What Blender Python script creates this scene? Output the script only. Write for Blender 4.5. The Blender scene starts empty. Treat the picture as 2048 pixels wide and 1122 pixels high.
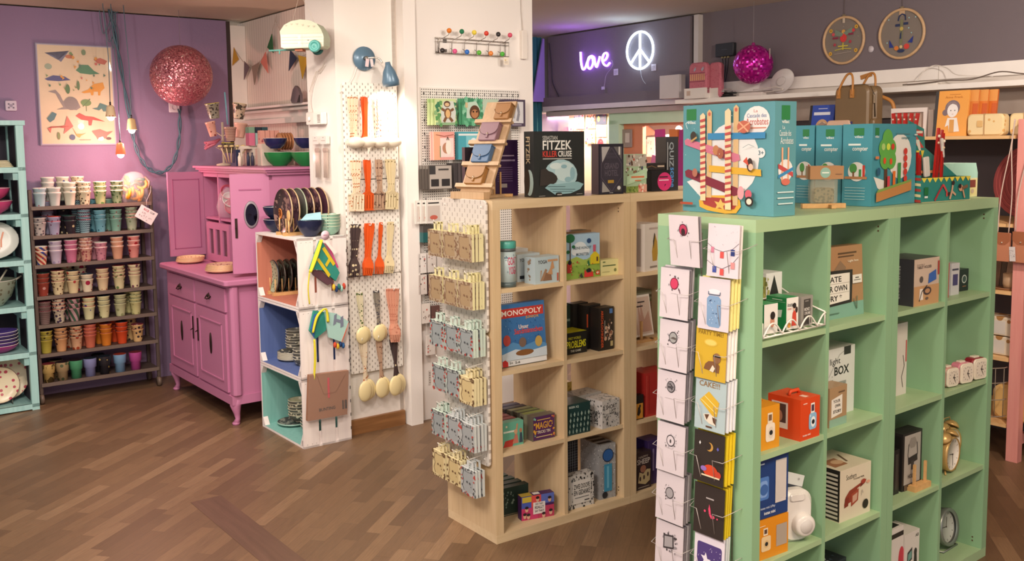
import bpy, math, random
from mathutils import Vector, Matrix
R=math.radians; PI=math.pi
SC=bpy.context.scene; COL=SC.collection
# ---------------- camera ----------------
cd=bpy.data.cameras.new('camera'); cam=bpy.data.objects.new('camera',cd); COL.objects.link(cam)
cd.sensor_width=36; cd.lens=1912.26/2048*36; cd.shift_y=-87.5/2048; cd.clip_start=.05; cd.clip_end=60
_p,_r=.09625,-.01166
_f=Vector((0,math.cos(_p),-math.sin(_p))); _x=Vector((1,0,0)); _u=_x.cross(_f)
_X=_x*math.cos(_r)+_u*math.sin(_r); _U=-_x*math.sin(_r)+_u*math.cos(_r)
cam.matrix_world=Matrix(((_X.x,_U.x,-_f.x,0),(_X.y,_U.y,-_f.y,0),(_X.z,_U.z,-_f.z,1.701),(0,0,0,1)))
SC.camera=cam
SC.view_settings.view_transform='Standard'; SC.view_settings.look='None'; SC.view_settings.gamma=1; SC.view_settings.use_curve_mapping=False
SC.view_settings.exposure=0.38
# ---------------- frames ----------------
def RZ(d): return Matrix.Rotation(R(d),4,'Z')
def RX(d): return Matrix.Rotation(R(d),4,'X')
def RY(d): return Matrix.Rotation(R(d),4,'Y')
def T(x,y,z=0): return Matrix.Translation((x,y,z))
ROOM=RZ(37.4)
BEI=T(-.08002,3.94018)@Matrix.Rotation(.62394,4,'Z')
GRN=T(.72137,2.81495)@Matrix.Rotation(.67294,4,'Z')
# ---------------- world and lights ----------------
W=bpy.data.worlds.new('world'); SC.world=W; W.use_nodes=True
W.node_tree.nodes['Background'].inputs[0].default_value=(1,.95,.92,1); W.node_tree.nodes['Background'].inputs[1].default_value=.62
def hexc(h):
    h=h.lstrip('#'); r=[int(h[i:i+2],16)/255 for i in (0,2,4)]
    return tuple((c/12.92 if c<=.04045 else ((c+.055)/1.055)**2.4) for c in r)
def area(M,size,power,col='#fff0e2',sy=None,spread=180):
    l=bpy.data.lights.new('ceiling_lamp_light','AREA'); l.energy=power; l.color=hexc(col); l.size=size; l.spread=R(spread)
    if sy: l.shape='RECTANGLE'; l.size_y=sy
    o=bpy.data.objects.new('ceiling_lamp_light',l); COL.objects.link(o); o.matrix_world=M; return o
def spot(pos,target,power,col='#fff0e2',ang=70,r=.05,blend=.6):
    l=bpy.data.lights.new('spot_lamp_light','SPOT'); l.energy=power; l.color=hexc(col); l.spot_size=R(ang); l.spot_blend=blend; l.shadow_soft_size=r
    o=bpy.data.objects.new('spot_lamp_light',l); COL.objects.link(o)
    p=Vector(pos); d=Vector(target)-p; o.location=p; o.rotation_euler=d.to_track_quat('-Z','Y').to_euler(); return o
def point(pos,power,col='#ffd9b0',r=.03):
    l=bpy.data.lights.new('bulb_light','POINT'); l.energy=power; l.color=hexc(col); l.shadow_soft_size=r
    o=bpy.data.objects.new('bulb_light',l); COL.objects.link(o); o.location=pos; return o
def rp(a,b,z=0): return (ROOM@Vector((a,b,z)))
# ceiling lamps of the shop, above and behind the viewer
area(T(-1.2,1.6,2.62),1.0,62)
area(T(1.6,1.2,2.62),1.0,64,'#ffe6c6')
area(T(-1.6,4.2,2.64),.9,30)
spot((-1.9,3.6,2.6),rp(2.0,6.6,1.0),70,ang=95,r=.07)
spot((-.6,3.3,2.6),rp(2.5,5.6,1.6),60,ang=80,r=.06)
spot((-.9,1.0,2.6),(0.2,4.2,.8),70,ang=90,r=.09)
spot((.2,.6,2.6),(1.4,3.2,.9),70,ang=90,r=.09)
spot((2.2,3.2,2.6),rp(5.3,3.3,1.9),105,ang=110,r=.06)
spot((0.6,4.3,2.62),rp(3.5,4.9,1.6),42,ang=100,r=.08)
# ---------------- materials ----------------
MC={}
def nt(name):
    m=bpy.data.materials.new(name); m.use_nodes=True; t=m.node_tree; b=t.nodes['Principled BSDF']; return m,t,b
def paint(col,rough=.5,metal=0,alpha=1,emit=0,trans=0,coat=0):
    k=(col,rough,metal,alpha,emit,trans,coat)
    if k in MC: return MC[k]
    m,t,b=nt('mat_'+col.strip('#')); c=hexc(col)
    b.inputs['Base Color'].default_value=(*c,1); b.inputs['Roughness'].default_value=rough; b.inputs['Metallic'].default_value=metal
    b.inputs['Alpha'].default_value=alpha; b.inputs['Transmission Weight'].default_value=trans
    b.inputs['Coat Weight'].default_value=coat
    if emit: b.inputs['Emission Color'].default_value=(*c,1); b.inputs['Emission Strength'].default_value=emit
    if not(emit or trans or alpha<1):      # a faint natural mottle
        n=t.nodes.new('ShaderNodeTexNoise'); n.inputs['Scale'].default_value=9; n.inputs['Detail'].default_value=3
        tc=t.nodes.new('ShaderNodeTexCoord'); t.links.new(tc.outputs['Object'],n.inputs['Vector'])
        mx=t.nodes.new('ShaderNodeMix'); mx.data_type='RGBA'
        mx.inputs[6].default_value=(*[v*.93 for v in c],1); mx.inputs[7].default_value=(*[min(1,v*1.06) for v in c],1)
        t.links.new(n.outputs['Fac'],mx.inputs[0]); t.links.new(mx.outputs[2],b.inputs['Base Color'])
    MC[k]=m; return m
class N:
    """tiny node helper"""
    def __init__(s,name): s.m,s.t,s.b=nt(name); s.tc=s.t.nodes.new('ShaderNodeTexCoord')
    def obj(s): return s.tc.outputs['Object']
    def sep(s,v):
        n=s.t.nodes.new('ShaderNodeSeparateXYZ'); s.t.links.new(v,n.inputs[0]); return n.outputs
    def _in(s,sock,v):
        if isinstance(v,(int,float)): sock.default_value=v
        elif isinstance(v,tuple): sock.default_value=v
        else: s.t.links.new(v,sock)
    def math(s,op,a,b=0,c=0):
        n=s.t.nodes.new('ShaderNodeMath'); n.operation=op; s._in(n.inputs[0],a); s._in(n.inputs[1],b); s._in(n.inputs[2],c); return n.outputs[0]
    def comb(s,x,y,z):
        n=s.t.nodes.new('ShaderNodeCombineXYZ'); [s._in(n.inputs[i],q) for i,q in enumerate((x,y,z))]; return n.outputs[0]
    def noise(s,v,scale,detail=3,rough=.5):
        n=s.t.nodes.new('ShaderNodeTexNoise'); s._in(n.inputs['Vector'],v); n.inputs['Scale'].default_value=scale; n.inputs['Detail'].default_value=detail; n.inputs['Roughness'].default_value=rough; return n.outputs['Fac']
    def voro(s,v,scale,feat='F1',out='Distance',rnd=1):
        n=s.t.nodes.new('ShaderNodeTexVoronoi'); n.feature=feat; s._in(n.inputs['Vector'],v); n.inputs['Scale'].default_value=scale; n.inputs['Randomness'].default_value=rnd; return n.outputs[out]
    def mapping(s,v,sc=(1,1,1),rot=(0,0,0),loc=(0,0,0)):
        n=s.t.nodes.new('ShaderNodeMapping'); s._in(n.inputs[0],v); n.inputs['Scale'].default_value=sc; n.inputs['Rotation'].default_value=rot; n.inputs['Location'].default_value=loc; return n.outputs[0]
    def mix(s,f,a,b,mode='MIX'):
        n=s.t.nodes.new('ShaderNodeMix'); n.data_type='RGBA'; n.blend_type=mode; s._in(n.inputs[0],f)
        for i,q in ((6,a),(7,b)):
            if isinstance(q,str): q=(*hexc(q),1)
            s._in(n.inputs[i],q)
        return n.outputs[2]
    def ramp(s,f,stops,const=False):
        n=s.t.nodes.new('ShaderNodeValToRGB'); s._in(n.inputs[0],f); e=n.color_ramp.elements
        if const: n.color_ramp.interpolation='CONSTANT'
        while len(e)<len(stops): e.new(1)
        for q,(p,c) in zip(e,stops): q.position=p; q.color=(*hexc(c),1)
        return n.outputs[0]
    def bump(s,h,st=.3,dist=.01):
        n=s.t.nodes.new('ShaderNodeBump'); n.inputs['Strength'].default_value=st; n.inputs['Distance'].default_value=dist; s._in(n.inputs['Height'],h); s.t.links.new(n.outputs[0],s.b.inputs['Normal'])
    def col(s,c,rough=.5,metal=0):
        s._in(s.b.inputs['Base Color'],(*hexc(c),1) if isinstance(c,str) else c); s._in(s.b.inputs['Roughness'],rough); s.b.inputs['Metallic'].default_value=metal; return s.m
def wood(name,c1,c2,scale=1,axis='Z',rough=.5):
    if name in MC: return MC[name]
    n=N(name); sc={'X':(1.2,18,18),'Y':(18,1.2,18),'Z':(18,18,1.2)}[axis]
    v=n.mapping(n.obj(),tuple(q*scale for q in sc)); f=n.noise(v,2.2,5,.6)
    c=n.ramp(f,[(.3,c1),(.7,c2)]); n.bump(f,.08,.004); MC[name]=n.col(c,rough); return MC[name]
def rough_wall(name,c1,c2,bump=.15,rough=.85,scale=40):
    n=N(name); f=n.noise(n.obj(),1.3,4); g=n.noise(n.obj(),scale,3)
    c=n.mix(f,c1,c2); n.bump(g,bump,.004); return n.col(c,rough)
def slots(name,base,hole='#5e564e',px=.04,pz=.04,w=.005,h=.016,rough=.55,stag=True,round_=False,axis=0):  # slots are flat colour, darkened for the shadow inside them
    """a white peg board: rows of staggered slots"""
    if name in MC: return MC[name]
    n=N(name); x,y,z=n.sep(n.obj()); x=(x,y)[axis]
    r=n.math('FLOOR',n.math('DIVIDE',z,pz/2 if stag else pz))
    off=n.math('MULTIPLY',n.math('FLOORED_MODULO',r,2.0),.5) if stag else 0.0
    fx=n.math('ABSOLUTE',n.math('SUBTRACT',n.math('FRACT',n.math('ADD',n.math('DIVIDE',x,px),off)),.5))
    fz=n.math('ABSOLUTE',n.math('SUBTRACT',n.math('FRACT',n.math('DIVIDE',z,pz/2 if stag else pz)),.5))
    a=n.math('LESS_THAN',fx,w/2/px); b=n.math('LESS_THAN',fz,h/2/(pz/2 if stag else pz))
    m=n.math('MULTIPLY',a,b); MC[name]=n.col(n.mix(m,base,hole),rough); return MC[name]
def dots(base,dot,scale=60,thr=.32,dot2=None,rough=.25,kind='dots'):
    """printed crockery pattern"""
    k=('dots',base,dot,scale,thr,dot2,rough,kind)
    if k in MC: return MC[k]
    n=N('print_'+base.strip('#')); v=n.obj()
    if kind=='dots': f=n.math('LESS_THAN',n.voro(v,scale,rnd=.75),thr)
    elif kind=='flow': f=n.math('GREATER_THAN',n.noise(v,scale,4,.6),thr)
    elif kind=='zig':
        x,y,z=n.sep(v); ang=n.math('ARCTAN2',y,x); s=n.math('PINGPONG',n.math('MULTIPLY',ang,2.2),.35)
        f=n.math('LESS_THAN',n.math('FRACT',n.math('ADD',n.math('MULTIPLY',z,scale),s)),thr)
    elif kind=='diag':
        x,y,z=n.sep(v); ang=n.math('ARCTAN2',y,x)
        f=n.math('LESS_THAN',n.math('FRACT',n.math('ADD',n.math('MULTIPLY',z,scale),n.math('MULTIPLY',ang,.9))),thr)
    c=n.mix(f,base,dot)
    if dot2:
        g=n.math('GREATER_THAN',n.noise(v,scale*.5,2),.56); c=n.mix(f,base,n.mix(g,dot,dot2))
    MC[k]=n.col(c,rough); return MC[k]
# ---------------- mesh builder ----------------
TX={}
def txt(s,bold=True):
    k=(s,bold)
    if k in TX: return TX[k]
    c=bpy.data.curves.new('t','FONT'); c.body=s; c.resolution_u=2; c.offset=.018 if bold else 0
    o=bpy.data.objects.new('t',c); COL.objects.link(o)
    me=bpy.data.meshes.new_from_object(o.evaluated_get(bpy.context.evaluated_depsgraph_get()))
    bpy.data.objects.remove(o); bpy.data.curves.remove(c)
    v=[tuple(q.co) for q in me.vertices]; f=[tuple(p.vertices) for p in me.polygons]; bpy.data.meshes.remove(me)
    if not v: v=[(0,0,0)]
    x0=min(q[0] for q in v);x1=max(q[0] for q in v);y0=min(q[1] for q in v);y1=max(q[1] for q in v)
    TX[k]=([((q[0]-x0)/max(1e-6,x1-x0),(q[1]-y0)/max(1e-6,y1-y0)) for q in v],f,(x1-x0)/max(1e-6,y1-y0)); return TX[k]
class MB:
    def __init__(s,M=None): s.v=[];s.f=[];s.mi=[];s.sm=[];s.mats=[];s.M=M
    def add(s,V,F,mat,smooth=False,M=None):
        if isinstance(mat,str): mat=paint(mat)
        if mat not in s.mats: s.mats.append(mat)
        i=s.mats.index(mat); n=len(s.v)
        MM=M if s.M is None else (s.M if M is None else s.M@M)
        s.v+=[tuple(MM@Vector(q)) if MM is not None else tuple(q) for q in V]
        for q in F: s.f.append([n+w for w in q]); s.mi.append(i); s.sm.append(smooth)
        return s
    def box(s,x0,y0,z0,x1,y1,z1,mat,M=None,ch=0):
        if ch:
            return s.rbox(x0,y0,z0,x1,y1,z1,mat,ch,M)
        V=[(x,y,z) for z in(z0,z1) for y in(y0,y1) for x in(x0,x1)]
        return s.add(V,[(0,2,3,1),(4,5,7,6),(0,1,5,4),(1,3,7,5),(3,2,6,7),(2,0,4,6)],mat,False,M)
    def rbox(s,x0,y0,z0,x1,y1,z1,mat,r,M=None,seg=3,axis='Y'):
        """box with rounded corners seen along axis"""
        if axis=='Y': a0,a1,c0,c1=x0,x1,z0,z1
        elif axis=='Z': a0,a1,c0,c1=x0,x1,y0,y1
        else: a0,a1,c0,c1=y0,y1,z0,z1
        P=rrect(a0,c0,a1,c1,r,seg)
        lo,hi={'Y':(y0,y1),'Z':(z0,z1),'X':(x0,x1)}[axis]; e=min(r*.4,(hi-lo)*.25); 
        cx,cy=(a0+a1)/2,(c0+c1)/2; sh=lambda p:(p[0]-(e if p[0]>cx else -e)*.8,p[1]-(e if p[1]>cy else -e)*.8)
        rings=[([sh(p) for p in P],lo),(P,lo+e),(P,hi-e),([sh(p) for p in P],hi)]; n=len(P); V=[]
        for L,h in rings:
            for p in L: V.append({'Y':(p[0],h,p[1]),'Z':(p[0],p[1],h),'X':(h,p[0],p[1])}[axis])
        F=[(k*n+i,k*n+(i+1)%n,(k+1)*n+(i+1)%n,(k+1)*n+i) for k in range(3) for i in range(n)]
        F+=[tuple(range(n))[::-1],tuple(range(3*n,4*n))]
        if axis!='Z' : F=[q[::-1] for q in F] if axis=='Y' else F
        return s.add(V,F,mat,False,M)
    def lathe(s,prof,mat,seg=20,M=None,smooth=True,sy=1,cap=False):
        V=[];F=[];n=len(prof)
        for r,z in prof:
            for i in range(seg): a=2*PI*i/seg; V.append((r*math.cos(a),r*math.sin(a)*sy,z))
        for k in range(n-1):
            for i in range(seg): j=(i+1)%seg; F.append((k*seg+i,k*seg+j,(k+1)*seg+j,(k+1)*seg+i))
        if cap and prof[0][0]>1e-5: F.append(tuple(range(seg))[::-1])
        if cap and prof[-1][0]>1e-5: F.append(tuple(range((n-1)*seg,n*seg)))
        return s.add(V,F,mat,smooth,M)
    def cyl(s,p0,p1,r,mat,seg=10,r1=None,M=None):
        p0=Vector(p0);p1=Vector(p1);d=p1-p0; Q=d.to_track_quat('Z','Y').to_matrix().to_4x4(); L=d.length
        return s.lathe([(r,0),(r if r1 is None else r1,L)],mat,seg,(M or Matrix())@T(*p0)@Q,True,1,True)
    def tube(s,P,r,mat,seg=6,closed=False,M=None):
        P=[Vector(p) for p in P]; n=len(P); V=[];F=[]; up=Vector((0,0,1))
        for i,p in enumerate(P):
            a=P[(i-1)%n] if (i or closed) else P[0]; b=P[(i+1)%n] if (i<n-1 or closed) else P[-1]
            t=(b-a).normalized() if (b-a).length>1e-9 else Vector((0,0,1))
            if i==0: up=t.orthogonal().normalized()
            x=(up-t*up.dot(t)); x=x.normalized() if x.length>1e-6 else t.orthogonal().normalized(); up=x; y=t.cross(x)
            rr=r[i] if isinstance(r,(list,tuple)) else r
            for k in range(seg): q=2*PI*k/seg; V.append(tuple(p+(x*math.cos(q)+y*math.sin(q))*rr))
        for i in range(n if closed else n-1):
            for k in range(seg): a=i*seg;b=((i+1)%n)*seg;k2=(k+1)%seg; F.append((a+k,a+k2,b+k2,b+k))
        if not closed: F+= [tuple(range(seg))[::-1],tuple(range((n-1)*seg,n*seg))]
        return s.add(V,F,mat,True,M)
    def prism(s,P,y0,y1,mat,M=None):
        """outline in (x,z) pushed from y0 to y1"""
        n=len(P); V=[(x,y0,z) for x,z in P]+[(x,y1,z) for x,z in P]
        A=sum(P[i][0]*P[(i+1)%n][1]-P[(i+1)%n][0]*P[i][1] for i in range(n))
        F=[tuple(range(n)),tuple(range(n,2*n))[::-1]]+[(i,i+n,(i+1)%n+n,(i+1)%n) for i in range(n)]
        if (A<0)!=(y1<y0): F=[q[::-1] for q in F]
        return s.add(V,F,mat,False,M)
    def sphere(s,c,r,mat,seg=16,M=None,sc=(1,1,1)):
        h=seg//2; prof=[(math.sin(PI*i/h)*r,-math.cos(PI*i/h)*r) for i in range(h+1)]; prof[0]=(0,-r);prof[-1]=(0,r)
        return s.lathe(prof,mat,seg,(M or Matrix())@T(*c)@Matrix.Diagonal((*sc,1)),True)
    def art(s,O,X,Y,ops,M=None,e0=.0006,e=.0003):
        O=Vector(O);X=Vector(X);Y=Vector(Y);Nn=X.cross(Y).normalized(); w,h=X.length,Y.length; k=e0
        def put(pts,faces,col):
            nonlocal k
            V=[tuple(O+X*p[0]+Y*p[1]+Nn*k) for p in pts]; s.add(V,faces,col if not isinstance(col,str) else paint(col,.42),False,M); k+=e
        for o in ops:
            c=o[0]
            if c=='r': x0,y0,x1,y1,cl=o[1:]; put([(x0,y0),(x1,y0),(x1,y1),(x0,y1)],[(0,1,2,3)],cl)
            elif c=='e':
                cx,cy,rx,ry,cl=o[1:6]; put([(cx+rx*math.cos(2*PI*i/18),cy+ry*math.sin(2*PI*i/18)) for i in range(18)],[tuple(range(18))],cl)
            elif c=='c':
                cx,cy,r_,cl=o[1:5]; put([(cx+r_/w*math.cos(2*PI*i/20),cy+r_/h*math.sin(2*PI*i/20)) for i in range(20)],[tuple(range(20))],cl)
            elif c=='p': put(o[1],[tuple(range(len(o[1])))],o[2])
            elif c=='t':
                st,x0,y0,x1,y1,cl=o[1:7]; v,f,_=txt(st,True if len(o)<8 else o[7]); put([(x0+(x1-x0)*q[0],y0+(y1-y0)*q[1]) for q in v],f,cl)
            elif c=='v':  # text turned upright, reading from bottom to top
                st,x0,y0,x1,y1,cl=o[1:7]; v,f,_=txt(st); put([(x1-(x1-x0)*q[1],y0+(y1-y0)*q[0]) for q in v],f,cl)
            elif c=='d':  # text reading from top to bottom
                st,x0,y0,x1,y1,cl=o[1:7]; v,f,_=txt(st); put([(x0+(x1-x0)*q[1],y1-(y1-y0)*q[0]) for q in v],f,cl)
            elif c=='l':
                P,lw,cl=o[1:4]; V=[];F=[]
                for i in range(len(P)-1):
                    ax,ay=P[i][0]*w,P[i][1]*h;bx,by=P[i+1][0]*w,P[i+1][1]*h;L=math.hypot(bx-ax,by-ay) or 1;nx,ny=-(by-ay)/L*lw/2,(bx-ax)/L*lw/2;n=len(V)
                    V+=[((ax+nx)/w,(ay+ny)/h),((ax-nx)/w,(ay-ny)/h),((bx-nx)/w,(by-ny)/h),((bx+nx)/w,(by+ny)/h)];F.append((n,n+1,n+2,n+3))
                put(V,F,cl)
            elif c=='n':  # small scattered print
                sd,x0,y0,x1,y1,cnt,sz,cls=o[1:9]; rr=random.Random(sd)
                for q in range(cnt):
                    cx,cy=rr.uniform(x0,x1),rr.uniform(y0,y1); a=rr.uniform(0,PI); n=rr.choice((3,4,6)); r1=sz*rr.uniform(.5,1)
                    put([(cx+r1/w*math.cos(a+2*PI*i/n)*rr.uniform(.7,1),cy+r1/h*math.sin(a+2*PI*i/n)) for i in range(n)],[tuple(range(n))],rr.choice(cls)); k-=e*.9
        return s
    def build(s,name,parent=None,M=None,mods=None):
        me=bpy.data.meshes.new(name); me.from_pydata(s.v,[],s.f)
        for m in s.mats: me.materials.append(m)
        me.polygons.foreach_set('material_index',s.mi); me.polygons.foreach_set('use_smooth',s.sm); me.update()
        o=bpy.data.objects.new(name,me); COL.objects.link(o)
        if M is not None: o.matrix_world=M
        if parent is not None: o.parent=parent
        return o
def rrect(x0,y0,x1,y1,r,seg=3):
    P=[]
    for cx,cy,a in ((x1-r,y1-r,0),(x0+r,y1-r,90),(x0+r,y0+r,180),(x1-r,y0+r,270)):
        for i in range(seg+1): t=R(a+90*i/seg); P.append((cx+r*math.cos(t),cy+r*math.sin(t)))
    return P
def thing(name,label,cat,M,group=None):
    o=bpy.data.objects.new(name,None); COL.objects.link(o); o.matrix_world=M; o.empty_display_size=.05
    o['label']=label; o['category']=cat
    if group: o['group']=group
    return o
def solo(mb,name,label,cat,M,group=None,kind=None):
    o=mb.build(name,None,M); o['label']=label; o['category']=cat
    if group: o['group']=group
    if kind: o['kind']=kind
    return o
def struct(mb,name,M=None,parent=None):
    o=mb.build(name,parent,M)
    if parent is None: o['kind']='structure'
    return o
def clone(o,M,label,group=None,parent=None):
    c=o.copy(); COL.objects.link(c)
    if parent is None: c.matrix_world=M; c['label']=label
    else: c.parent=parent
    if group: c['group']=group
    for ch in [q for q in o.children]: clone(ch,None,None,None,c)
    return c
def bez(P,n=10):
    """smooth curve through points"""
    P=[Vector(p) for p in P]; out=[]
    for i in range(len(P)-1):
        p0=P[max(0,i-1)];p1=P[i];p2=P[i+1];p3=P[min(len(P)-1,i+2)]
        for k in range(n):
            t=k/n; out.append(.5*((2*p1)+(p2-p0)*t+(2*p0-5*p1+4*p2-p3)*t*t+(3*p1-p0-3*p2+p3)*t**3))
    out.append(P[-1]); return out
# product box: origin at its front left bottom corner
def pbox(label,F,x,y,z,w,d,h,col,rot=0,front=(),left=(),top=(),right=(),name='product_box',cat='box',group=None,lean=0,parts=None):
    mb=MB(); mb.box(0,0,0,w,d,h,paint(col,.38) if isinstance(col,str) else col)
    if front: mb.art((0,0,0),(w,0,0),(0,0,h),front)
    if left: mb.art((0,d,0),(0,-d,0),(0,0,h),left)
    if right: mb.art((w,0,0),(0,d,0),(0,0,h),right)
    if top: mb.art((0,0,h),(w,0,0),(0,d,0),top)
    M=F@T(x,y,z)@RZ(rot)@(RX(-lean) if lean else Matrix())
    if parts is None: return solo(mb,name,label,cat,M,group)
    t=thing(name,label,cat,M,group); mb.build('carton',t); return t
WHT=paint('#efe9e2',.6); WIRE=paint('#e8e4de',.35); STEEL=paint('#9a948c',.35,.8); BLK=paint('#1c1a1a',.5)
CLEAR=paint('#ffffff',.08,0,.16)
# ---------------- the room ----------------
def floor_mat():
    n=N('oak_parquet'); v=n.mapping(n.obj(),(1,1,1),(0,0,R(-76))); x,y,z=n.sep(v); Wd,Ln=.068,.46
    row=n.math('FLOOR',n.math('DIVIDE',y,Wd)); wn=n.t.nodes.new('ShaderNodeTexWhiteNoise'); wn.noise_dimensions='1D'; n.t.links.new(row,wn.inputs['W'])
    xs=n.math('ADD',n.math('DIVIDE',x,Ln),n.math('MULTIPLY',wn.outputs['Value'],7.0)); cell=n.math('FLOOR',xs)
    w2=n.t.nodes.new('ShaderNodeTexWhiteNoise'); w2.noise_dimensions='2D'; n.t.links.new(n.comb(cell,row,0.0),w2.inputs['Vector'])
    a=n.ramp(w2.outputs['Value'],[(0,'#70563f'),(.45,'#80644a'),(.8,'#8b6d50'),(1,'#a08162')])
    g=n.noise(n.mapping(v,(4,60,1)),2.5,6,.65); gr=n.ramp(g,[(.25,'#a09890'),(.72,'#ffffff')])
    c=n.mix(.7,a,gr,'MULTIPLY'); w=n.noise(n.obj(),1.4,5,.6); c=n.mix(n.math('MULTIPLY',w,.4),c,'#6e5540')
    fy=n.math('ABSOLUTE',n.math('SUBTRACT',n.math('FRACT',n.math('DIVIDE',y,Wd)),.5)); fx=n.math('ABSOLUTE',n.math('SUBTRACT',n.math('FRACT',xs),.5))
    j=n.math('MAXIMUM',n.math('GREATER_THAN',fy,.488),n.math('GREATER_THAN',fx,.4975)); c=n.mix(n.math('MULTIPLY',j,.45),c,'#3c2c22')
    n.bump(g,.05,.003); rr=n.math('ADD',n.math('MULTIPLY',g,.2),.34); return n.col(c,rr)
FLOOR=floor_mat()
struct(MB().box(-7,-3,-.05,9,11,0,FLOOR),'floor')
struct(MB().box(1.47,2.2,0,1.62,4.5,.0012,wood('dark_strip','#5c4536','#6b5040',1,'Y',.45)),'trim_11',ROOM)
struct(MB().box(-3,-2.5,0,10,7.5,.1,rough_wall('ceiling_paint','#dccfba','#d2c4ae',.1)),'ceiling',ROOM@T(0,0,2.67))
PURP=rough_wall('purple_plaster','#8d7695','#846e8d',.25,.8,60)
struct(MB().box(-3,7.18,0,2.775,7.34,2.66,PURP),'wall_back',ROOM)
def bead():
    n=N('beadboard'); x,y,z=n.sep(n.obj()); f=n.math('FRACT',n.math('DIVIDE',y,.042))
    e=n.math('LESS_THAN',f,.16); c=n.mix(e,'#dacdc1','#c4b6a9'); n.bump(n.math('MULTIPLY',e,-1.0),.35,.003); return n.col(c,.6)
CREAM=rough_wall('cream_wall','#ded5cc','#e4dcd4',.2)
struct(MB().box(2.93,4.98,0,3.05,7.34,2.66,bead()),'wall_alcove',ROOM)
struct(MB().box(2.81,7.185,0,2.928,7.2,2.63,CREAM).box(2.775,7.19,0,2.81,7.3,2.66,'#3a2c2a'),'trim_1',ROOM)  # dark box stands in for the shaded gap beside the strip
struct(MB().box(2.86,5.36,1.87,2.93,7.18,1.905,'#d9cec6').box(2.84,5.36,1.985,2.93,7.18,2.0,'#e4dbd4').box(2.90,5.36,1.905,2.93,7.18,1.985,'#dcd2ca').box(2.85,5.36,1.955,2.93,7.18,1.972,'#cfc3ba'),'trim_2',ROOM)
struct(MB().box(2.556,4.98,0,2.955,5.35,2.67,rough_wall('column_plaster','#f0ebe6','#e9e2da',.2)),'wall_pillar',ROOM)
struct(MB().box(2.53,4.955,0,2.95,4.98,.088,wood('skirting_oak','#7a5230','#9a6c42',1,'X')),'baseboard_pillar',ROOM)
WW=rough_wall('white_plaster','#f3eeea','#ece5df',.12)
struct(MB().box(2.99,4.955,0,3.975,5.3,2.67,WW),'wall_front',ROOM)
struct(MB().box(2.962,4.9,0,3.045,4.99,2.67,WW),'trim_4',ROOM)
GREY=rough_wall('charcoal_plaster','#7b7076','#72686d',.2,.85,70)
struct(MB().box(5.63,-2,2.0,5.8,5.0,2.67,GREY).box(5.63,5.0,2.0,5.8,7.3,2.67,GREY),'wall_right',ROOM)
struct(MB().box(5.57,5.03,2.10,5.628,6.72,2.655,GREY).box(5.53,5.03,2.035,5.628,6.76,2.115,GREY),'wall_bulkhead',ROOM)
struct(MB().box(5.58,4.955,2.02,5.63,5.0,2.66,'#cfc6bf'),'trim_5',ROOM)
struct(MB().box(5.57,-2,2.06,5.63,5.02,2.14,'#f4eee9').box(5.40,-2,1.99,5.63,5.02,2.02,'#f6f1ec').box(5.59,-2,2.02,5.63,5.02,2.06,'#d6cdc5')
  .box(5.52,5.02,1.995,5.63,6.74,2.035,'#ddd5d6').box(5.56,5.02,1.95,5.63,6.74,1.99,'#b9aeb0'),'trim_6',ROOM)
# wall below the ledge on the right
DARKP=paint('#4a4347',.8)
struct(MB().box(5.62,-2,0,5.75,4.6,1.84,DARKP).box(5.6,-2,1.84,5.75,5.0,1.99,'#a89a90'),'wall_shelf_side',ROOM)
# shop window room behind the opening
struct(MB().box(6.9,4.2,0,7.0,7.3,2.0,'#f2dfd2').box(5.63,7.2,0,6.9,7.3,2.0,'#e9e0ee').box(5.63,4.2,1.99,6.95,7.3,2.0,'#efe4da'),'wall_window_bay',ROOM)
MINT='#c9ebce'
struct(MB().box(5.60,4.9,1.86,5.66,5.96,1.99,MINT).box(5.60,5.84,0,5.66,5.96,1.89,MINT),'trim_7',ROOM)
struct(MB().box(5.66,5.62,0,5.70,5.84,1.885,'#e0906a').box(5.66,4.9,1.84,5.70,5.62,1.885,'#d98a6a').box(5.66,4.9,0,5.70,5.62,1.52,'#e8c0a8'),'trim_8',ROOM)
area(ROOM@T(5.84,6.55,1.95),.22,13,'#ffe8c8',.8); area(ROOM@T(6.0,5.35,1.93),.4,30,'#ffdcd6',.6)
# teal curtain and lilac cloth
mb=MB(); P=[(0,.035*math.sin(i*1.3)) for i in range(9)]
V=[];F=[]
for i in range(13):
    for z in (0,2.64): V.append((i*.045,.02*math.sin(i*1.9),z))
for i in range(12): F.append((2*i,2*i+2,2*i+3,2*i+1))
mb.add(V,F,paint('#2f6f7c',.8)); mb.box(0,.03,0,.54,.05,2.64,'#2f6f7c')
solo(mb,'curtain','teal curtain hanging at the left end of the dark neon sign wall','curtain',ROOM@T(5.30,6.80,.02)@Matrix.Diagonal((.46,1,1,1)))
solo(MB().add([(0,0,0),(.14,0,0),(.14,0,.56),(.125,0,.565),(0,.015,0),(.14,.015,0),(.14,.015,.56),(.125,.015,.565)],[(0,1,2,3),(7,6,5,4),(0,4,5,1),(1,5,6,2),(2,6,7,3),(3,7,4,0)],paint('#a58ad8',.7)),'cloth_panel','lilac triangular cloth beside the teal curtain, left of the purple love sign','cloth',ROOM@T(5.405,6.74,2.08))
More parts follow.
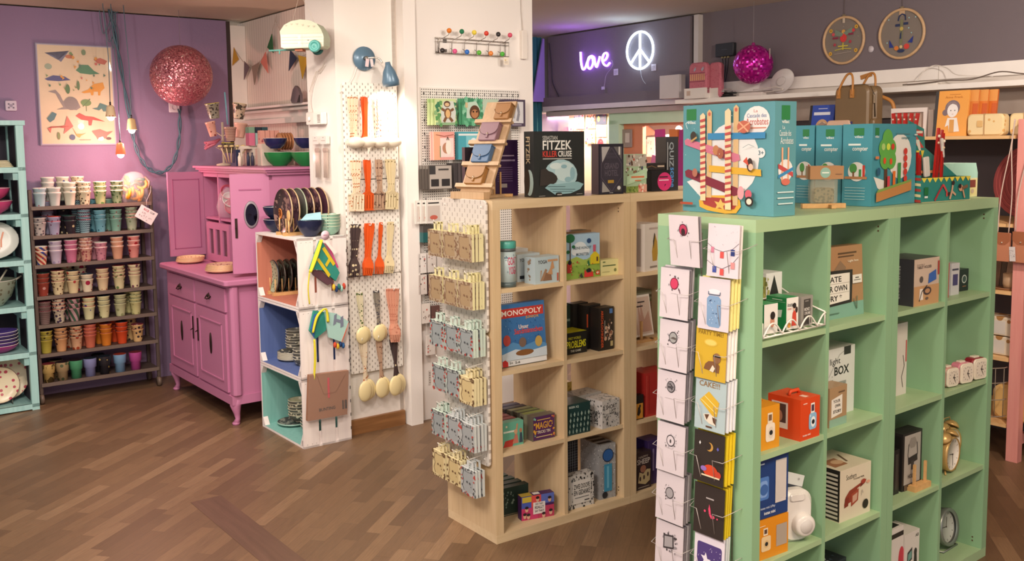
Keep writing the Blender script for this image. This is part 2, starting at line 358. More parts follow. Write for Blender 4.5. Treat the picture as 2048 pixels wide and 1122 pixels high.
# ---------------- far left: mint shelf unit ----------------
MT=wood('mint_wood','#9fd0cf','#b3dfdc',1,'Z')
MT2=wood('mint_wood_dark','#8dbab8','#a0cbc8',1,'Y')
F=ROOM@T(.42,6.80,0)
t=thing('shelf_unit','mint blue painted wooden shelf unit standing at the far left against the purple wall','shelf',F)
for x in (0,.8):
    for y in (0,.32): MB().box(x,y,0,x+.045,y+.04,1.885,MT).build('post',t)
for z in (.02,.365,.67,.97,1.27,1.57):
    MB().box(.0,.0,z,.845,.36,z+.022,MT2).box(.045,-.004,z-.012,.80,.012,z+.022,MT).build('shelf_board',t)
MB().box(-.01,-.01,1.86,.855,.37,1.89,MT).build('top_board',t)
for z in (.30,.61,.91,1.21,1.51): MB().box(.77,.01,z,.80,.33,z+.055,MT2).build('side_bracket',t)
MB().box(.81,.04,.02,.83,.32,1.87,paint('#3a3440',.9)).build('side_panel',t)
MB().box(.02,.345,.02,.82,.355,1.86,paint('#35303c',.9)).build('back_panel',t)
S=lambda a,b,z:ROOM@T(a,b,z)
def bowl_prof(r,h,t=.004,foot=.45):
    o=[(0,0),(r*foot,0),(r*foot*1.05,h*.05),(r*.78,h*.35),(r*.95,h*.75),(r,h)]
    return o+[(r-t,h),(r*.95-t,h*.76),(r*.76-t,h*.36),(r*foot,h*.1),(0,h*.08)]
def bowl(r,h,mat,inner='#efe9df',rim='#f3ece2'):
    m=MB(); p=bowl_prof(r,h); m.lathe(p[:6],mat,28); m.lathe(p[6:],inner if not isinstance(inner,str) else paint(inner,.3),28); m.lathe([(r,h-.001),(r+.001,h),(r-.004,h+.001)],paint(rim,.3),28); return m
PINKB=paint('#c9487c',.3)
solo(bowl(.13,.085,PINKB,'#d98aa8'),'mixing_bowl','deep pink melamine bowl, lower of two on the mint shelf unit','bowl',S(1.07,6.93,1.292),'pink bowls on the mint shelf')
solo(bowl(.125,.08,PINKB,'#d98aa8'),'mixing_bowl','deep pink melamine bowl resting on top of the other pink bowl','bowl',S(1.065,6.93,1.38),'pink bowls on the mint shelf')
m=MB()
for i in range(5): m.rbox(-.12+.004*i,-.1,i*.009,.12-.006*i,.1,i*.009+.007,paint('#e2d6b4',.8),.03,axis='Z')
solo(m,'folded_napkin_stack','pale yellow folded cloth napkins on the top mint shelf','napkins',S(1.09,6.95,1.593))
m=MB(); m.lathe([(0,0),(.12,0),(.17,.01),(.165,.014),(.11,.006),(0,.006)],paint('#d6d8d2',.25),30,sy=.75)
m.art((-.06,-.07,.008),(.2,0,0),(0,.14,0),[('l',[(.2,.1),(.35,.5),(.3,.9)],.012,'#3c5a9a'),('l',[(.4,.1),(.5,.5),(.48,.95)],.012,'#304a86'),('l',[(.6,.15),(.62,.5),(.7,.85)],.01,'#d98a6a'),('e',.5,.75,.06,.08,'#6a2f5a'),('n',4,.1,.05,.6,.3,8,.02,['#e0946c','#d9805c'])])
solo(m,'serving_platter','pale oval serving platter with blue and orange brush strokes, standing on the mint shelf','platter',S(1.05,6.90,1.125)@RX(78))
m=bowl(.15,.17,dots('#8f9a88','#6d6a58',30,.3),'#9aa28f')
solo(m,'salad_bowl','large grey green patterned salad bowl on the mint shelf','bowl',S(1.045,6.94,.695))
for i,(r,lab) in enumerate(((62,'left'),(48,'right'))):
    m=MB(); m.tube([(0,0,0),(.04,0,.08),(.11,0,.15)],.006,paint('#b9b4a4',.3)); m.sphere((.135,0,.17),.03,paint('#b9b4a4',.3),12,sc=(1.3,.8,.35))
    solo(m,'salad_server','pale %s salad server sticking out of the grey green bowl'%('upright' if i==0 else 'low leaning'),'utensil',S(1.06+.02*i,6.9,.76)@RY(-12+i*25))
for i,c in enumerate(('#a83a86','#5a3a8c','#4a3478','#3c2e6e','#54408c')):
    solo(bowl(.115,.05,paint(c,.35),c),'nested_bowl',['magenta bowl at the bottom of the nested purple bowls','violet bowl second from the bottom of the nested stack on mint shelf','dark violet bowl in the middle of the nested stack on mint shelf','dark blue bowl second from the top of the nested stack','violet bowl on top of the nested stack on the mint shelf'][i],'bowl',S(1.07,6.93,.39+i*.022),'nested dark bowls on the mint shelf')
def plate(r,mat,rim='#cbb493',t=.006):
    m=MB(); m.lathe([(0,0),(r*.6,0),(r*.95,.012),(r,.018),(r-.004,.022)],paint(rim,.3),30); m.lathe([(r-.002,.021),(r*.92,.016),(r*.62,.006),(0,.006)],mat,30); return m
CR=dots('#e6d8b8','#b8485a',26,.28)
for i,(a,b,r,lab) in enumerate(((1.1,7.0,.145,'large cream plate with red dots, rear one of two on lowest mint shelf'),(1.055,6.93,.12,'cream plate with red dots and plum rim, front one on lowest mint shelf'))):
    solo(plate(r,CR,'#7c2b4c'),'dotted_plate',lab,'plate',S(a,b,.05+r)@RX(80),'red dotted plates')
m=MB()
for x in (-.05,.05): m.tube([(x,-.05,0),(x,-.055,.04),(x,-.04,0),(x,.05,0),(x,.02,.13)],.003,STEEL)
solo(m,'plate_stand','small wire plate stand holding the front red dotted plate','stand',S(1.07,6.93,.043))
# ---------------- poster and outlet ----------------
t=thing('framed_poster','dinosaur poster in a thin clear frame on the purple wall','poster',S(1.435,7.178,1.73))
MB().box(0,-.012,0,.5,0,.695,'#8a8096').box(.006,-.016,.006,.494,-.0121,.689,'#a79fb4').build('frame',t)
m=MB(); m.box(.012,-.0175,.012,.488,-.0161,.683,paint('#cbb598',.35,coat=.6)); q=[]
q+=[('p',[(.08,.93),(.2,.9),(.3,.84),(.42,.96),(.3,.91),(.26,.86)],'#6b6a80'),('e',.42,.9,.06,.02,'#b06a4a'),('p',[(.76,.88),(.82,.84),(.92,.83),(.96,.87),(.86,.9)],'#b26252'),
 ('p',[(.5,.76),(.58,.82),(.68,.82),(.76,.76),(.84,.73),(.7,.72),(.56,.73)],'#4f7a5c'),('e',.12,.79,.05,.03,'#8f9a86'),('p',[(.06,.66),(.18,.70),(.34,.69),(.42,.655),(.25,.64),(.1,.645)],'#4a4a78'),
 ('p',[(.56,.53),(.66,.56),(.74,.62),(.88,.64),(.9,.58),(.84,.54),(.83,.5),(.8,.5),(.8,.54),(.74,.54),(.73,.5),(.7,.5),(.69,.53),(.6,.52)],'#c98a3a'),
 ('p',[(.1,.53),(.2,.55),(.26,.5),(.3,.43),(.38,.48),(.5,.44),(.54,.37),(.48,.34),(.38,.35),(.2,.345),(.3,.37),(.26,.42),(.2,.51)],'#857a78'),('e',.41,.41,.1,.07,'#7d7270'),
 ('p',[(.7,.36),(.78,.37),(.82,.42),(.9,.4),(.97,.38),(.92,.36),(.9,.33),(.86,.33),(.84,.36),(.8,.34)],'#52706e'),
 ('l',[(.62,.33),(.62,.42)],.004,'#5f7350'),('e',.62,.42,.075,.035,'#6d8556'),('l',[(.57,.38),(.68,.46)],.006,'#5f7350'),
 ('p',[(.46,.28),(.52,.31),(.6,.28),(.72,.27),(.88,.22),(.7,.24),(.68,.18),(.64,.18),(.64,.23),(.54,.24)],'#a8423c'),
 ('p',[(.06,.25),(.14,.32),(.2,.3),(.16,.24),(.1,.21)],'#4d6c72'),('p',[(.3,.18),(.34,.28),(.42,.17),(.28,.09),(.3,.15),(.12,.17),(.1,.1),(.06,.15)],'#bb6258'),
 ('p',[(.68,.12),(.74,.13),(.8,.14),(.9,.11),(.99,.12),(.9,.07),(.89,.04),(.86,.04),(.84,.06),(.78,.05),(.76,.03),(.74,.06)],'#c4655a'),
 ('p',[(.4,.17),(.46,.09),(.54,.09),(.6,.1),(.52,.07),(.5,.05),(.46,.07)],'#c08a40'),('e',.4,.055,.04,.03,'#47506c'),('e',.92,.04,.04,.015,'#5a3a3a'),('e',.21,.07,.02,.04,'#6f7a4c'),
 ('r',0.5,0.0242,0.66,0.0298,'#8a7a68'),('n',7,.06,.5,.95,.95,26,.014,['#6d8556','#c98a3a','#b8605a','#55705f']),('e',.52,.6,.02,.05,'#5c7250'),('e',.37,.56,.03,.05,'#54704c'),('e',.62,.95,.03,.03,'#6d8060')]
m.art((.02,-.0176,.02),(.46,0,0),(0,0,.655),q); m.build('print',t)
m=MB(); m.rbox(0,-.02,0,.07,0,.068,'#b5aabb',.008); m.art((0,-.02,0),(.07,0,0),(0,0,.068),[('c',.3,.66,.006,'#5c5266'),('c',.7,.66,.006,'#5c5266'),('c',.3,.3,.006,'#5c5266'),('c',.7,.3,.006,'#5c5266'),('c',.5,.5,.01,'#81768c')])
solo(m,'wall_vent','small white square vent plate on the purple wall above the mint shelf','vent',S(1.232,7.178,1.964))
m=MB(); m.rbox(0,-.02,0,.075,0,.075,'#d8d0da',.008); m.lathe([(.018,0),(.018,.004)],'#a79fae',12,T(.037,-.02,.037)@RX(90))
solo(m,'wall_socket','white wall socket below the pink glitter ball','socket',S(2.315,7.178,1.965))
# ---------------- cup rack ----------------
DKM=paint('#5f5049',.5,.35)
F=S(1.29,6.90,0)
t=thing('cup_rack','dark metal rack on castors filled with stacked melamine cups','rack',F)
for x in (0,.775):
    for y in (.008,.235): MB().rbox(x,y,.07,x+.024,y+.022,1.44,DKM,.005,axis='Z').build('post',t)
RZS=(1.325,1.132,.937,.727,.535,.338,.139)
for z in RZS: MB().box(.012,0,z-.018,.785,.25,z,DKM).box(.012,-.004,z-.02,.785,.004,z+.004,'#6e5f56').build('shelf_board',t)
for x in (.012,.785):
    for y in (.02,.245):
        c=MB(); c.lathe([(0,-.012),(.033,-.012),(.036,0),(.033,.012),(0,.012)],'#6b5a4e',16,T(x,y,.036)@RY(90)); c.box(x-.006,y-.01,.04,x+.006,y+.01,.08,DKM); c.build('castor',t)
m=MB(); m.tube([(.775,.01,1.42),(.78,.01,1.47),(.77,.06,1.5),(.79,.2,1.45)],.008,'#8a7a70'); m.build('handle',t)
def cup_mesh(mat,rim='#efe6da',r=.042,h=.093,inside=None):
    m=MB(); m.lathe([(0,0),(r*.68,0),(r*.7,.004),(r*.93,h*.86),(r*1.0,h*.88),(r*1.02,h-.002)],mat,20); m.lathe([(r*1.02,h-.002),(r*1.0,h+.001),(r*.95,h),(r*.88,h*.84),(r*.66,.006),(0,.006)],paint(inside or rim,.3),20)
    return m
CUPS=[ # rows top to bottom: (label, material, count, height of stack)
 [('pale blue',dots('#a9c4cc','#b06a78',40,.2),2),('white ribbed',paint('#c9ccc6',.3),2),('cream cross patterned',dots('#cfd0bc','#4a5a8c',22,.17),3),('beige brown patterned',dots('#d8ceae','#57493c',55,.34),3),('leaf green',dots('#b5c48e','#5d8a4c',42,.36),3),('dark green leafy',dots('#88a07c','#47643f',42,.4),3)],
 [('grey white speckled',dots('#c4b9b4','#6b6468',45,.34),2),('lilac blue speckled',dots('#a9a4c0','#7a4a6a',38,.26),2),('black floral',dots('#2e2830','#d8c79a',26,.24,'#c8908a'),2),('blue zigzag',dots('#9fc4cc','#2f4458',70,.45,kind='zig'),4),('teal blue dotted',dots('#6fa8b8','#25566c',26,.36),3),('sea green speckled',dots('#7fae9c','#9c4444',34,.16),3),('grey green leafy',dots('#aab49a','#7b8a6c',40,.36),4)],
 [('red white blue striped',dots('#e6c9a8','#b4443c',28,.5,'#3a4c94',kind='diag'),2),('lilac white marbled',dots('#c8b8cc','#a394b4',30,.3),3),('candy pink',dots('#cf7898','#bb6286',30,.25),3),('rose red floral',dots('#d3a08c','#a6585c',50,.42),4),('pink speckled',dots('#d08c9c','#a4647c',44,.3),2),('peach leaf print',dots('#e0a688','#a8563c',20,.14),3),('coral red dotted',dots('#e09088','#b03038',20,.26),3)],
 [('brick red dotted',dots('#9a4438','#d8a098',26,.26),3),('cream leopard dotted',dots('#e3d0a4','#6f4e38',46,.32),4),('cream big heart',dots('#e6cfa2','#c04a48',18,.22),3),('white strawberry dotted',dots('#e8d8bc','#b02c4c',22,.34),2),('cream red dotted',dots('#e6cda4','#b8604c',36,.22),3),('cream green leafy',dots('#dfd2a4','#6c8450',34,.36),4),('cream floral',dots('#e6d6ac','#7a4a58',30,.3),4)],
 [('mauve brown woven',dots('#8c7470','#6a5250',80,.4,kind='zig'),3),('plum checked',dots('#cfc0a8','#4a3a50',44,.4),4),('pink green striped',dots('#c0989c','#44604c',12,.5,kind='diag'),3),('cream blue flower',dots('#dad6a8','#4c4c94',16,.15),3),('cream butterfly',dots('#dcd6a4','#5c5c38',30,.22),3),('sage mottled',dots('#c4c498','#9a9c70',30,.34),3),('pale olive mottled',dots('#cfc88e','#a8a46c',36,.3),4)],
 [('mustard yellow',dots('#b8a848','#4a3c28',14,.12),3),('peach ridged',dots('#d8a070','#3c2c34',12,.1),4),('terracotta floral',dots('#d8a884','#a4442c',36,.4),4),('coral orange',paint('#d07058',.3),4),('bright orange',dots('#d9802e','#a4401c',12,.12),3),('red orange',paint('#d8502a',.3),3),('cream black dotted',dots('#dcb47c','#3c3038',34,.3),2)],
 [('ochre leaf',dots('#c8a868','#5c4c2c',18,.52,kind='flow'),1),('taupe floral',dots('#a8906c','#5c6448',30,.34),1),('plain green',paint('#4f9a70',.35),1),('plain lavender',paint('#8c90c0',.35),1),('black floral',dots('#2c2a30','#cbb46c',24,.24),1),('plain sky blue',paint('#7ea4c8',.35),1),('plain magenta',paint('#b84e94',.35),1)]]
XS=(1.36,1.452,1.547,1.640,1.742,1.848,1.955)
ROWN=('top','second','third','fourth','fifth','sixth','lowest'); STN=('leftmost','second','third','fourth','fifth','sixth','seventh')
INS=['#3a2a30','#2c3440','#7c3440','#2f4a44','#8a3c44','#b04434']
rnd=random.Random(5)
for r,row in enumerate(CUPS):
    for k,(nm,mat,n) in enumerate(row):
        x=XS[k]+(.012 if r==0 else 0)+(0 if r!=6 else -.004*k)-rnd.uniform(0,.006); z=RZS[r]
        if r==6: base=MB(); base.lathe([(0,0),(.033,0),(.034,.06),(.041,.064),(.044,.125)],mat,20); base.lathe([(.044,.125),(.041,.126),(.034,.064),(.03,.01),(0,.01)],paint(rnd.choice(INS),.3),20)
        else: base=cup_mesh(mat,inside=rnd.choice(INS) if r in(1,3,4,5) else '#e8e0d6')
        o=solo(base,'melamine_cup','%s cup, bottom of the %s stack on the %s rack shelf'%(nm,STN[k],ROWN[r]) if n>1 else '%s tumbler standing on the %s rack shelf'%(nm,ROWN[r]),'cup',S(x,6.955,z)@RZ(rnd.uniform(0,360)),'melamine cups on the rack')
        dz=(.031 if n<4 else .024)
        for i in range(1,n):
            pos='topmost' if i==n-1 else ('second from bottom' if i==1 else 'third from bottom')
            clone(o,S(x+rnd.uniform(-.002,.002),6.955,z+i*dz)@RZ(rnd.uniform(0,360)),'%s cup, %s in the %s stack on the %s rack shelf'%(nm,pos,STN[k],ROWN[r]))
        if (r,k) in ((0,1),(0,2),(0,3),(1,1),(1,2),(1,3),(1,4),(1,5),(2,3),(2,4),(3,2),(3,3),(4,2),(4,6),(5,2),(5,3),(5,4),(5,5),(5,6),(6,1),(6,4)):
            h=4 if r==1 else 3 if r!=6 else 1
            zz=z+(h*.033 if r!=6 else 0)
            c=clone(o,S(x-.018,7.055,zz)@RZ(40),'%s cup half hidden behind the %s stack on the %s rack shelf'%(nm,STN[k],ROWN[r]))
            if r!=6:
                clone(o,S(x-.018,7.055,z)@RZ(80),'%s cup at the base of the rear stack behind the %s stack, %s rack shelf'%(nm.split()[0],STN[k],ROWN[r]))
                for q in range(1,h): clone(o,S(x-.018,7.055,z+q*.033)@RZ(80*q),'%s cup, number %s up in the rear stack behind the %s stack, %s rack shelf'%(nm.split()[0],('two','three','four')[q-1],STN[k],ROWN[r]))
# bag of orange bands on the rack and its price card
t=thing('gift_bag','clear bag of orange and green rolls on the right end of the rack top','bag',S(1.985,6.98,1.327))
rr=random.Random(3)
for i in range(11):
    m=MB(); a=rr.uniform(0,6.28); cx,cy,cz=rr.uniform(-.06,.06),rr.uniform(-.04,.03),rr.uniform(.035,.15)
    Mx=T(cx,cy,cz)@Matrix.Rotation(rr.uniform(0,3),4,'X')@Matrix.Rotation(rr.uniform(0,3),4,'Y'); P=[(.032*math.cos(q*PI/8),.032*math.sin(q*PI/8),0) for q in range(16)]
    m.tube(P,.012,paint('#e09a2c' if i%4 else '#1f6a5c',.35),8,True,Mx); m.build('ribbon_roll',t)
m=MB(); m.lathe([(0,0),(.09,0),(.105,.06),(.098,.14),(.06,.2),(.02,.215)],CLEAR,14,sy=.7); m.build('clear_film',t)
t=thing('price_card','white printed price card hanging from the right corner of the cup rack','card',S(2.0,6.86,1.20))
m=MB(); m.M=RY(33); m.box(-.065,0,0,.065,.002,.095,'#e6dfe0'); m.art((-.06,0,0),(.12,0,0),(0,0,.095),[('t','RICE',.2,.72,.52,.88,'#a83a50'),('t','CUP',.6,.74,.88,.88,'#5a5458'),('t','6,95',.2,.45,.42,.6,'#7a7478',False),('n',3,.1,.1,.9,.4,14,.006,['#a8a0a4'])])
m.build('card',t)
m.M=None; MB().tube([(.03,-.0,.09),(.03,-.005,.14),(.075,.04,.2),(.08,.05,.24)],.0015,'#c8c0c0').build('string',t)
# ---------------- pendant lamps, cord, glitter ball ----------------
def pendant(a,b,z,col,label,zc,bulb='#fff2dc',E=6,pw=5,ink=None):
    t=thing('pendant_lamp',label,'lamp',S(a,b,z))
    m=MB(); m.lathe([(.034,0),(.033,.002),(.024,.07),(.012,.078),(.0,.08)],col if not isinstance(col,str) else paint(col,.35),16); m.build('lamp_shade',t)
    MB().tube([(0,0,.078),(0,0,.1)],.006,'#2c2628').build('cord_grip',t)
    MB().sphere((0,0,-.002),.023,paint(bulb,.3,emit=E),14).build('bulb',t)
    MB().tube([(0,0,.1),(.004,.0,.4),(-.01,.02,zc-z)],.003,'#5f7480',5).build('cord',t)
    point(ROOM@Vector((a,b-.0,z-.045)),pw,bulb,.02)
pendant(1.795,6.76,1.915,dots('#e8cfa8','#c87c5c',50,.3),'patterned cup pendant lamp hanging in front of the dinosaur poster',2.665,E=7,pw=1.6)
pendant(1.927,6.76,1.83,'#d9b888','beige cup pendant lamp hanging right of the dinosaur poster',2.665,E=7,pw=1.6)
pendant(1.846,6.76,1.665,'#e0704a','orange cup pendant lamp hanging lowest above the cup rack',2.665,'#ffb0a4',E=16,pw=11)
P=bez([(1.90,7.06,2.665),(1.95,7.08,2.35),(2.01,7.1,1.9),(2.05,7.1,1.68),(2.12,7.1,1.56),(2.21,7.1,1.53),(2.30,7.1,1.60),(2.355,7.11,1.78),(2.375,7.14,1.99)],10)
t=thing('twisted_cord','teal twisted fabric cord looping down the purple wall to the socket','cord',S(0,0,0))
for k in range(2):
    Q=[(p[0]+.009*math.cos(i*.55+k*PI),p[1]-.02,p[2]+.009*math.sin(i*.55+k*PI)) for i,p in enumerate(P)]; MB().tube(Q,.0062,'#3a5666' if k else '#466474',6).build('strand',t)
m=MB()
for i in range(4): m.tube(bez([(1.84+i*.03,7.08,2.66),(1.86+i*.03,7.08,2.5-.05*i),(1.93+i*.01,7.09,2.63-.1*(i%2)),(1.97-i*.02,7.1,2.66)],6),.003,'#56707c',5)
m.build('loose_loop',t)
def glitter(col,col2,sc,metal=.85,rough=.22):
    n=N('glitter'); v=n.obj(); c=n.voro(v,sc,out='Color'); x=n.sep(c); cc=n.ramp(x[0],[(0,col2),(.55,col),(.93,col),(1,'#ffe0dc')])
    nm=n.t.nodes.new('ShaderNodeNewGeometry'); a=n.t.nodes.new('ShaderNodeVectorMath'); a.operation='MULTIPLY_ADD'
    s=n.t.nodes.new('ShaderNodeVectorMath'); s.operation='SUBTRACT'; n.t.links.new(c,s.inputs[0]); s.inputs[1].default_value=(.5,.5,.5)
    n.t.links.new(s.outputs[0],a.inputs[0]); a.inputs[1].default_value=(.8,.8,.8); n.t.links.new(nm.outputs['Normal'],a.inputs[2])
    z=n.t.nodes.new('ShaderNodeVectorMath'); z.operation='NORMALIZE'; n.t.links.new(a.outputs[0],z.inputs[0]); n.t.links.new(z.outputs[0],n.b.inputs['Normal'])
    return n.col(cc,rough,metal)
t=thing('glitter_ball','large rose pink sequin ball lantern hanging before the purple wall','ball',S(2.30,6.82,2.21))
m=MB(); m.sphere((0,0,0),.212,glitter('#cc7e88','#8c3c4c',130,.6,.32),48); m.build('sequin_ball',t)
MB().tube([(0,0,.21),(0,0,.455)],.0015,'#8a7c80',4).build('string',t)
# ---------------- pink buffet cabinet ----------------
PK=rough_wall('pink_paint','#bf7a9e','#b87298',.06,.5,50); PKD='#a25680'; BRZ=paint('#3c2a28',.4,.7)
F=S(2.12,5.60,0)
t=thing('buffet_cabinet','old pink painted buffet cabinet with open upper doors standing in the corner','cabinet',F)
m=MB(); m.box(0,0,.16,.6,1.16,.865,PK); m.box(-.012,-.012,.13,.612,1.172,.185,PK); m.rbox(-.006,-.03,.185,.05,.04,.865,PK,.02,axis='Z'); m.rbox(-.006,1.12,.185,.05,1.17,.865,PK,.02,axis='Z')
m.build('base_cabinet',t)
MB().rbox(-.045,-.045,.867,.62,1.20,.905,PK,.02,axis='Z').build('countertop',t)
for x,y in ((.03,.02),(.03,1.13),(.56,.02),(.56,1.13)):
    m=MB(); m.tube([(x,y,.16),(x-.012,y,.12),(x-.004,y,.07),(x,y,.035),(x-.01,y,.01)],[.036,.034,.02,.015,.022],PK,10); m.lathe([(.0,0),(.022,0),(.024,.012),(.012,.024)],PK,12,T(x-.012,y,0)); m.build('leg',t)
for y0,y1 in ((.05,.565),(.595,1.11)):
    d=MB().box(-.014,y0,.70,0,y1,.845,PK).build('drawer',t)
    ym=(y0+y1)/2; h=MB(); h.box(-.02,ym-.03,.765,-.0145,ym+.03,.775,BRZ); h.sphere((-.022,ym,.775),.014,BRZ,10,sc=(.5,1.6,1)); h.tube([(-.02,ym-.028,.775),(-.036,ym-.02,.757),(-.036,ym+.02,.757),(-.02,ym+.028,.775)],.004,BRZ); h.prism([(0,0),(.012,.02),(0,.045),(-.012,.02)],0,.003,BRZ,T(-.019,ym,.75)@RZ(-90)); h.build('handle',d)
    d=MB().box(-.014,y0,.20,0,y1,.685,PK)
    for a_,b_,c_,e_ in ((y0+.06,y0+.07,.26,.62),(y1-.07,y1-.06,.26,.62)): d.box(-.019,a_,c_,-.014,b_,e_,PK)
    d.box(-.019,y0+.06,.26,-.014,y1-.06,.268,PK); d.box(-.019,y0+.06,.612,-.014,y1-.06,.62,PK); d=d.build('door',t)
    for yy,zz,hh in ((ym,.47,.075),): l=MB(); l.lathe([(.0,-.001),(.017,-.001),(.017,.003),(0,.003)],BRZ,14,T(-.016,yy,zz)@RY(-90)@Matrix.Diagonal((4,1,1,1))); l.build('keyhole_plate',d)
    yy=y1-.03 if y0<.3 else y0+.03; MB().box(-.02,yy-.005,.45,-.014,yy+.005,.60,BRZ).tube([(-.018,yy,.52),(-.04,yy-.02,.515)],.004,BRZ).build('latch',d)
# upper part
m=MB(); m.box(.28,0,.905,.60,.02,1.535,PK).box(.28,1.15,.905,.6,1.17,1.535,PK).box(.58,.02,.905,.6,1.15,1.535,PK); m.box(.28,.27,.905,.58,.288,1.535,PK).box(.28,.862,.905,.58,.88,1.535,PK)
m.box(.285,.02,1.20,.58,1.15,1.215,PK); m.box(.28,.0,1.50,.30,1.17,1.535,PK); m.build('upper_cabinet',t)
MB().box(.262,-.018,1.53,.61,1.19,1.548,PK).box(.245,-.035,1.548,.62,1.205,1.562,PK).box(.23,-.05,1.562,.63,1.22,1.576,PK).build('cornice',t)
def door_panel(name,M,w,h,parent,mirror=False):
    m=MB(M); m.box(0,-.011,0,w,.011,h,PK)
    for s in (-1,1):
        y=(.011 if s>0 else -.015); y2=y+.004
        m.box(.03,y,.05,.036,y2,h-.05,PKD).box(w-.036,y,.05,w-.03,y2,h-.05,PKD).box(.03,y,.05,w-.03,y2,.056,PKD).box(.03,y,h-.056,w-.03,y2,h-.05,PKD) if not mirror else m.box(.05,y,h-.1,w-.05,y2,h-.092,PKD)
    o=m.build(name,parent); return o
door_panel('door',T(.028,1.16,.945),.25,.59,t)
Md=T(.283,.012,.93)@RZ(167)
o=door_panel('door',Md,.235,.61,t,True)
m=MB(Md); Y=.012
for s in (1,-1):
    L=[(.0,-.001),(.042,-.001),(.045,.004),(.038,.006),(0,.006)] 
    m.lathe([(.038,0),(.045,.001),(.043,.006),(.036,.006)],paint('#8a7f88',.4),24,T(.115,Y*s,.36)@RX(-90 if s>0 else 90)@Matrix.Diagonal((1,1.9,1,1)))
    m.lathe([(0,.003),(.037,.004)],paint('#2a2434',.06,.9),24,T(.115,Y*s,.36)@RX(-90 if s>0 else 90)@Matrix.Diagonal((1,1.9,1,1)))
m.build('oval_mirror',o)
m=MB(Md); m.box(.2,.011,.22,.215,.016,.34,BRZ).tube([(.207,.016,.285),(.215,.045,.285)],.005,BRZ).box(.2,-.016,.22,.215,-.011,.34,BRZ); m.build('latch',o)
m=MB()  # low glazed door in the middle, seen slightly open
m.M=T(.265,.63,.915)@RZ(0)
m.box(-.012,0,0,.012,.42,.05,PK).box(-.012,0,.225,.012,.42,.27,PK)
for y in (0,.125,.25,.375): m.box(-.012,y,.05,.012,y+.045,.225,PK)
m.box(-.002,.03,.05,.002,.4,.225,paint('#6a4a58',.1,0,.5)); m.build('glazed_door',t)
# bag of bowls inside and plates on the counter
t=thing('gift_bag','clear bag of pink and white bowls in the open middle of the pink cabinet','bag',S(2.46,6.42,1.218))
for i,c in enumerate(('#d5607a','#e3e0de','#d96a80')):
    m=MB(); m.M=T(.0,-.02+.03*i,.06+.05*i)@RX(60); q=bowl_prof(.06,.04); m.lathe(q,paint(c,.35),18); m.build('small_bowl',t)
MB().lathe([(0,0),(.08,.01),(.095,.08),(.07,.17),(.02,.21)],CLEAR,12,sy=.8).build('clear_film',t)
PC=dots('#e3c79c','#a8704c',50,.3)
for j,(a,b,n,lab) in enumerate(((2.235,6.62,4,'left of the low glazed door'),(2.22,5.98,5,'behind the open mirror door'))):
    p0=None
    for i in range(n):
        L='cream flat plate, %s of the stack %s'%(('bottom','second','third','fourth','topmost')[i] if i<n-1 else 'topmost',lab)
        if p0 is None: p0=solo(plate(.095 if j==0 else .105,PC if j==0 else dots('#d4a890','#8c5a50',60,.34),'#e0b48c'),'flat_plate',L,'plate',S(a,b,.906),'plates on the pink counter')
        else: clone(p0,S(a+.003*i,b,.906+.008*i),L)
# ---------------- things on top of the cabinet ----------------
GB=paint('#1d7a3e',.25); BB=paint('#1c2450',.25)
for a,b,r,h,mt,lab in ((2.66,6.02,.102,.092,GB,'large green bowl on the pink cabinet, left one of the pair'),(2.745,5.78,.105,.092,GB,'large green bowl on the pink cabinet, right one half behind the pillar'),
    (2.585,6.0,.078,.068,BB,'dark blue bowl standing in the left green bowl on the pink cabinet'),(2.70,5.78,.078,.068,BB,'dark blue bowl standing in the right green bowl by the pillar')):
    z=1.577 if mt is GB else 1.692
    if mt is BB: a+=.04
    solo(bowl(r,h,mt,'#e9e3d6'),'serving_bowl',lab,'bowl',S(a,b,z),'bowls on the pink cabinet')
# cup tree
t=thing('cup_tree','small tree stand carrying tilted patterned cups on the left of the pink cabinet','stand',S(2.46,6.5,1.577))
MB().lathe([(0,0),(.05,0),(.05,.012),(.008,.02),(.008,.3),(.0,.3)],'#b9a896',14).build('post',t)
for i in range(6):
    a=i*PI/3; z=.1+.05*(i%3)
    MB().tube([(0,0,z),(.05*math.cos(a),.05*math.sin(a),z+.03)],.004,'#b9a896',5).build('arm',t)
def up_cup(a,b,z,mat,lab,rim,r=.04,h=.085,tilt=0):
    solo(cup_mesh(mat,rim,r,h,rim),'patterned_cup',lab,'cup',S(a,b,z)@RY(tilt),'cups on the small tree stand')
up_cup(2.392,6.46,1.90,dots('#8f8878','#3f3a38',60,.36),'grey patterned cup with yellow inside, upper left of the cup tree','#d8c83c',.048,.105,-8)
up_cup(2.56,6.46,1.90,dots('#c4ac94','#4a4238',26,.52,kind='flow'),'cream and grey patterned cup with cream inside, upper right of the cup tree','#e0c88c',.048,.105,8)
up_cup(2.372,6.44,1.78,dots('#d8a090','#8a3c3c',40,.3),'pink floral cup at the left side of the cup tree','#e6b09c',.034,.1,-12)
up_cup(2.555,6.44,1.77,paint('#d8a896',.4),'plain pale pink cup at the right side of the cup tree','#e0b8a0',.045,.1,8)
up_cup(2.455,6.4,1.665,dots('#6f6a58','#302c28',50,.34),'grey patterned cup with bright yellow inside, lowest on the cup tree','#e0d420',.045,.07,0)
up_cup(2.46,6.36,1.745,dots('#b89888','#8a5c50',90,.4,kind='zig'),'brown basket weave cup in the middle of the cup tree','#c8a890',.042,.095,0)
m=MB(); m.tube([(0,0,0),(-.012,0,.22)],.006,paint('#7ab0c0',.2,0,.7),8); solo(m,'drinking_straw','pale blue straw standing up in the middle of the cup tree','straw',S(2.475,6.44,1.86))
m=MB(); rr=random.Random(9)
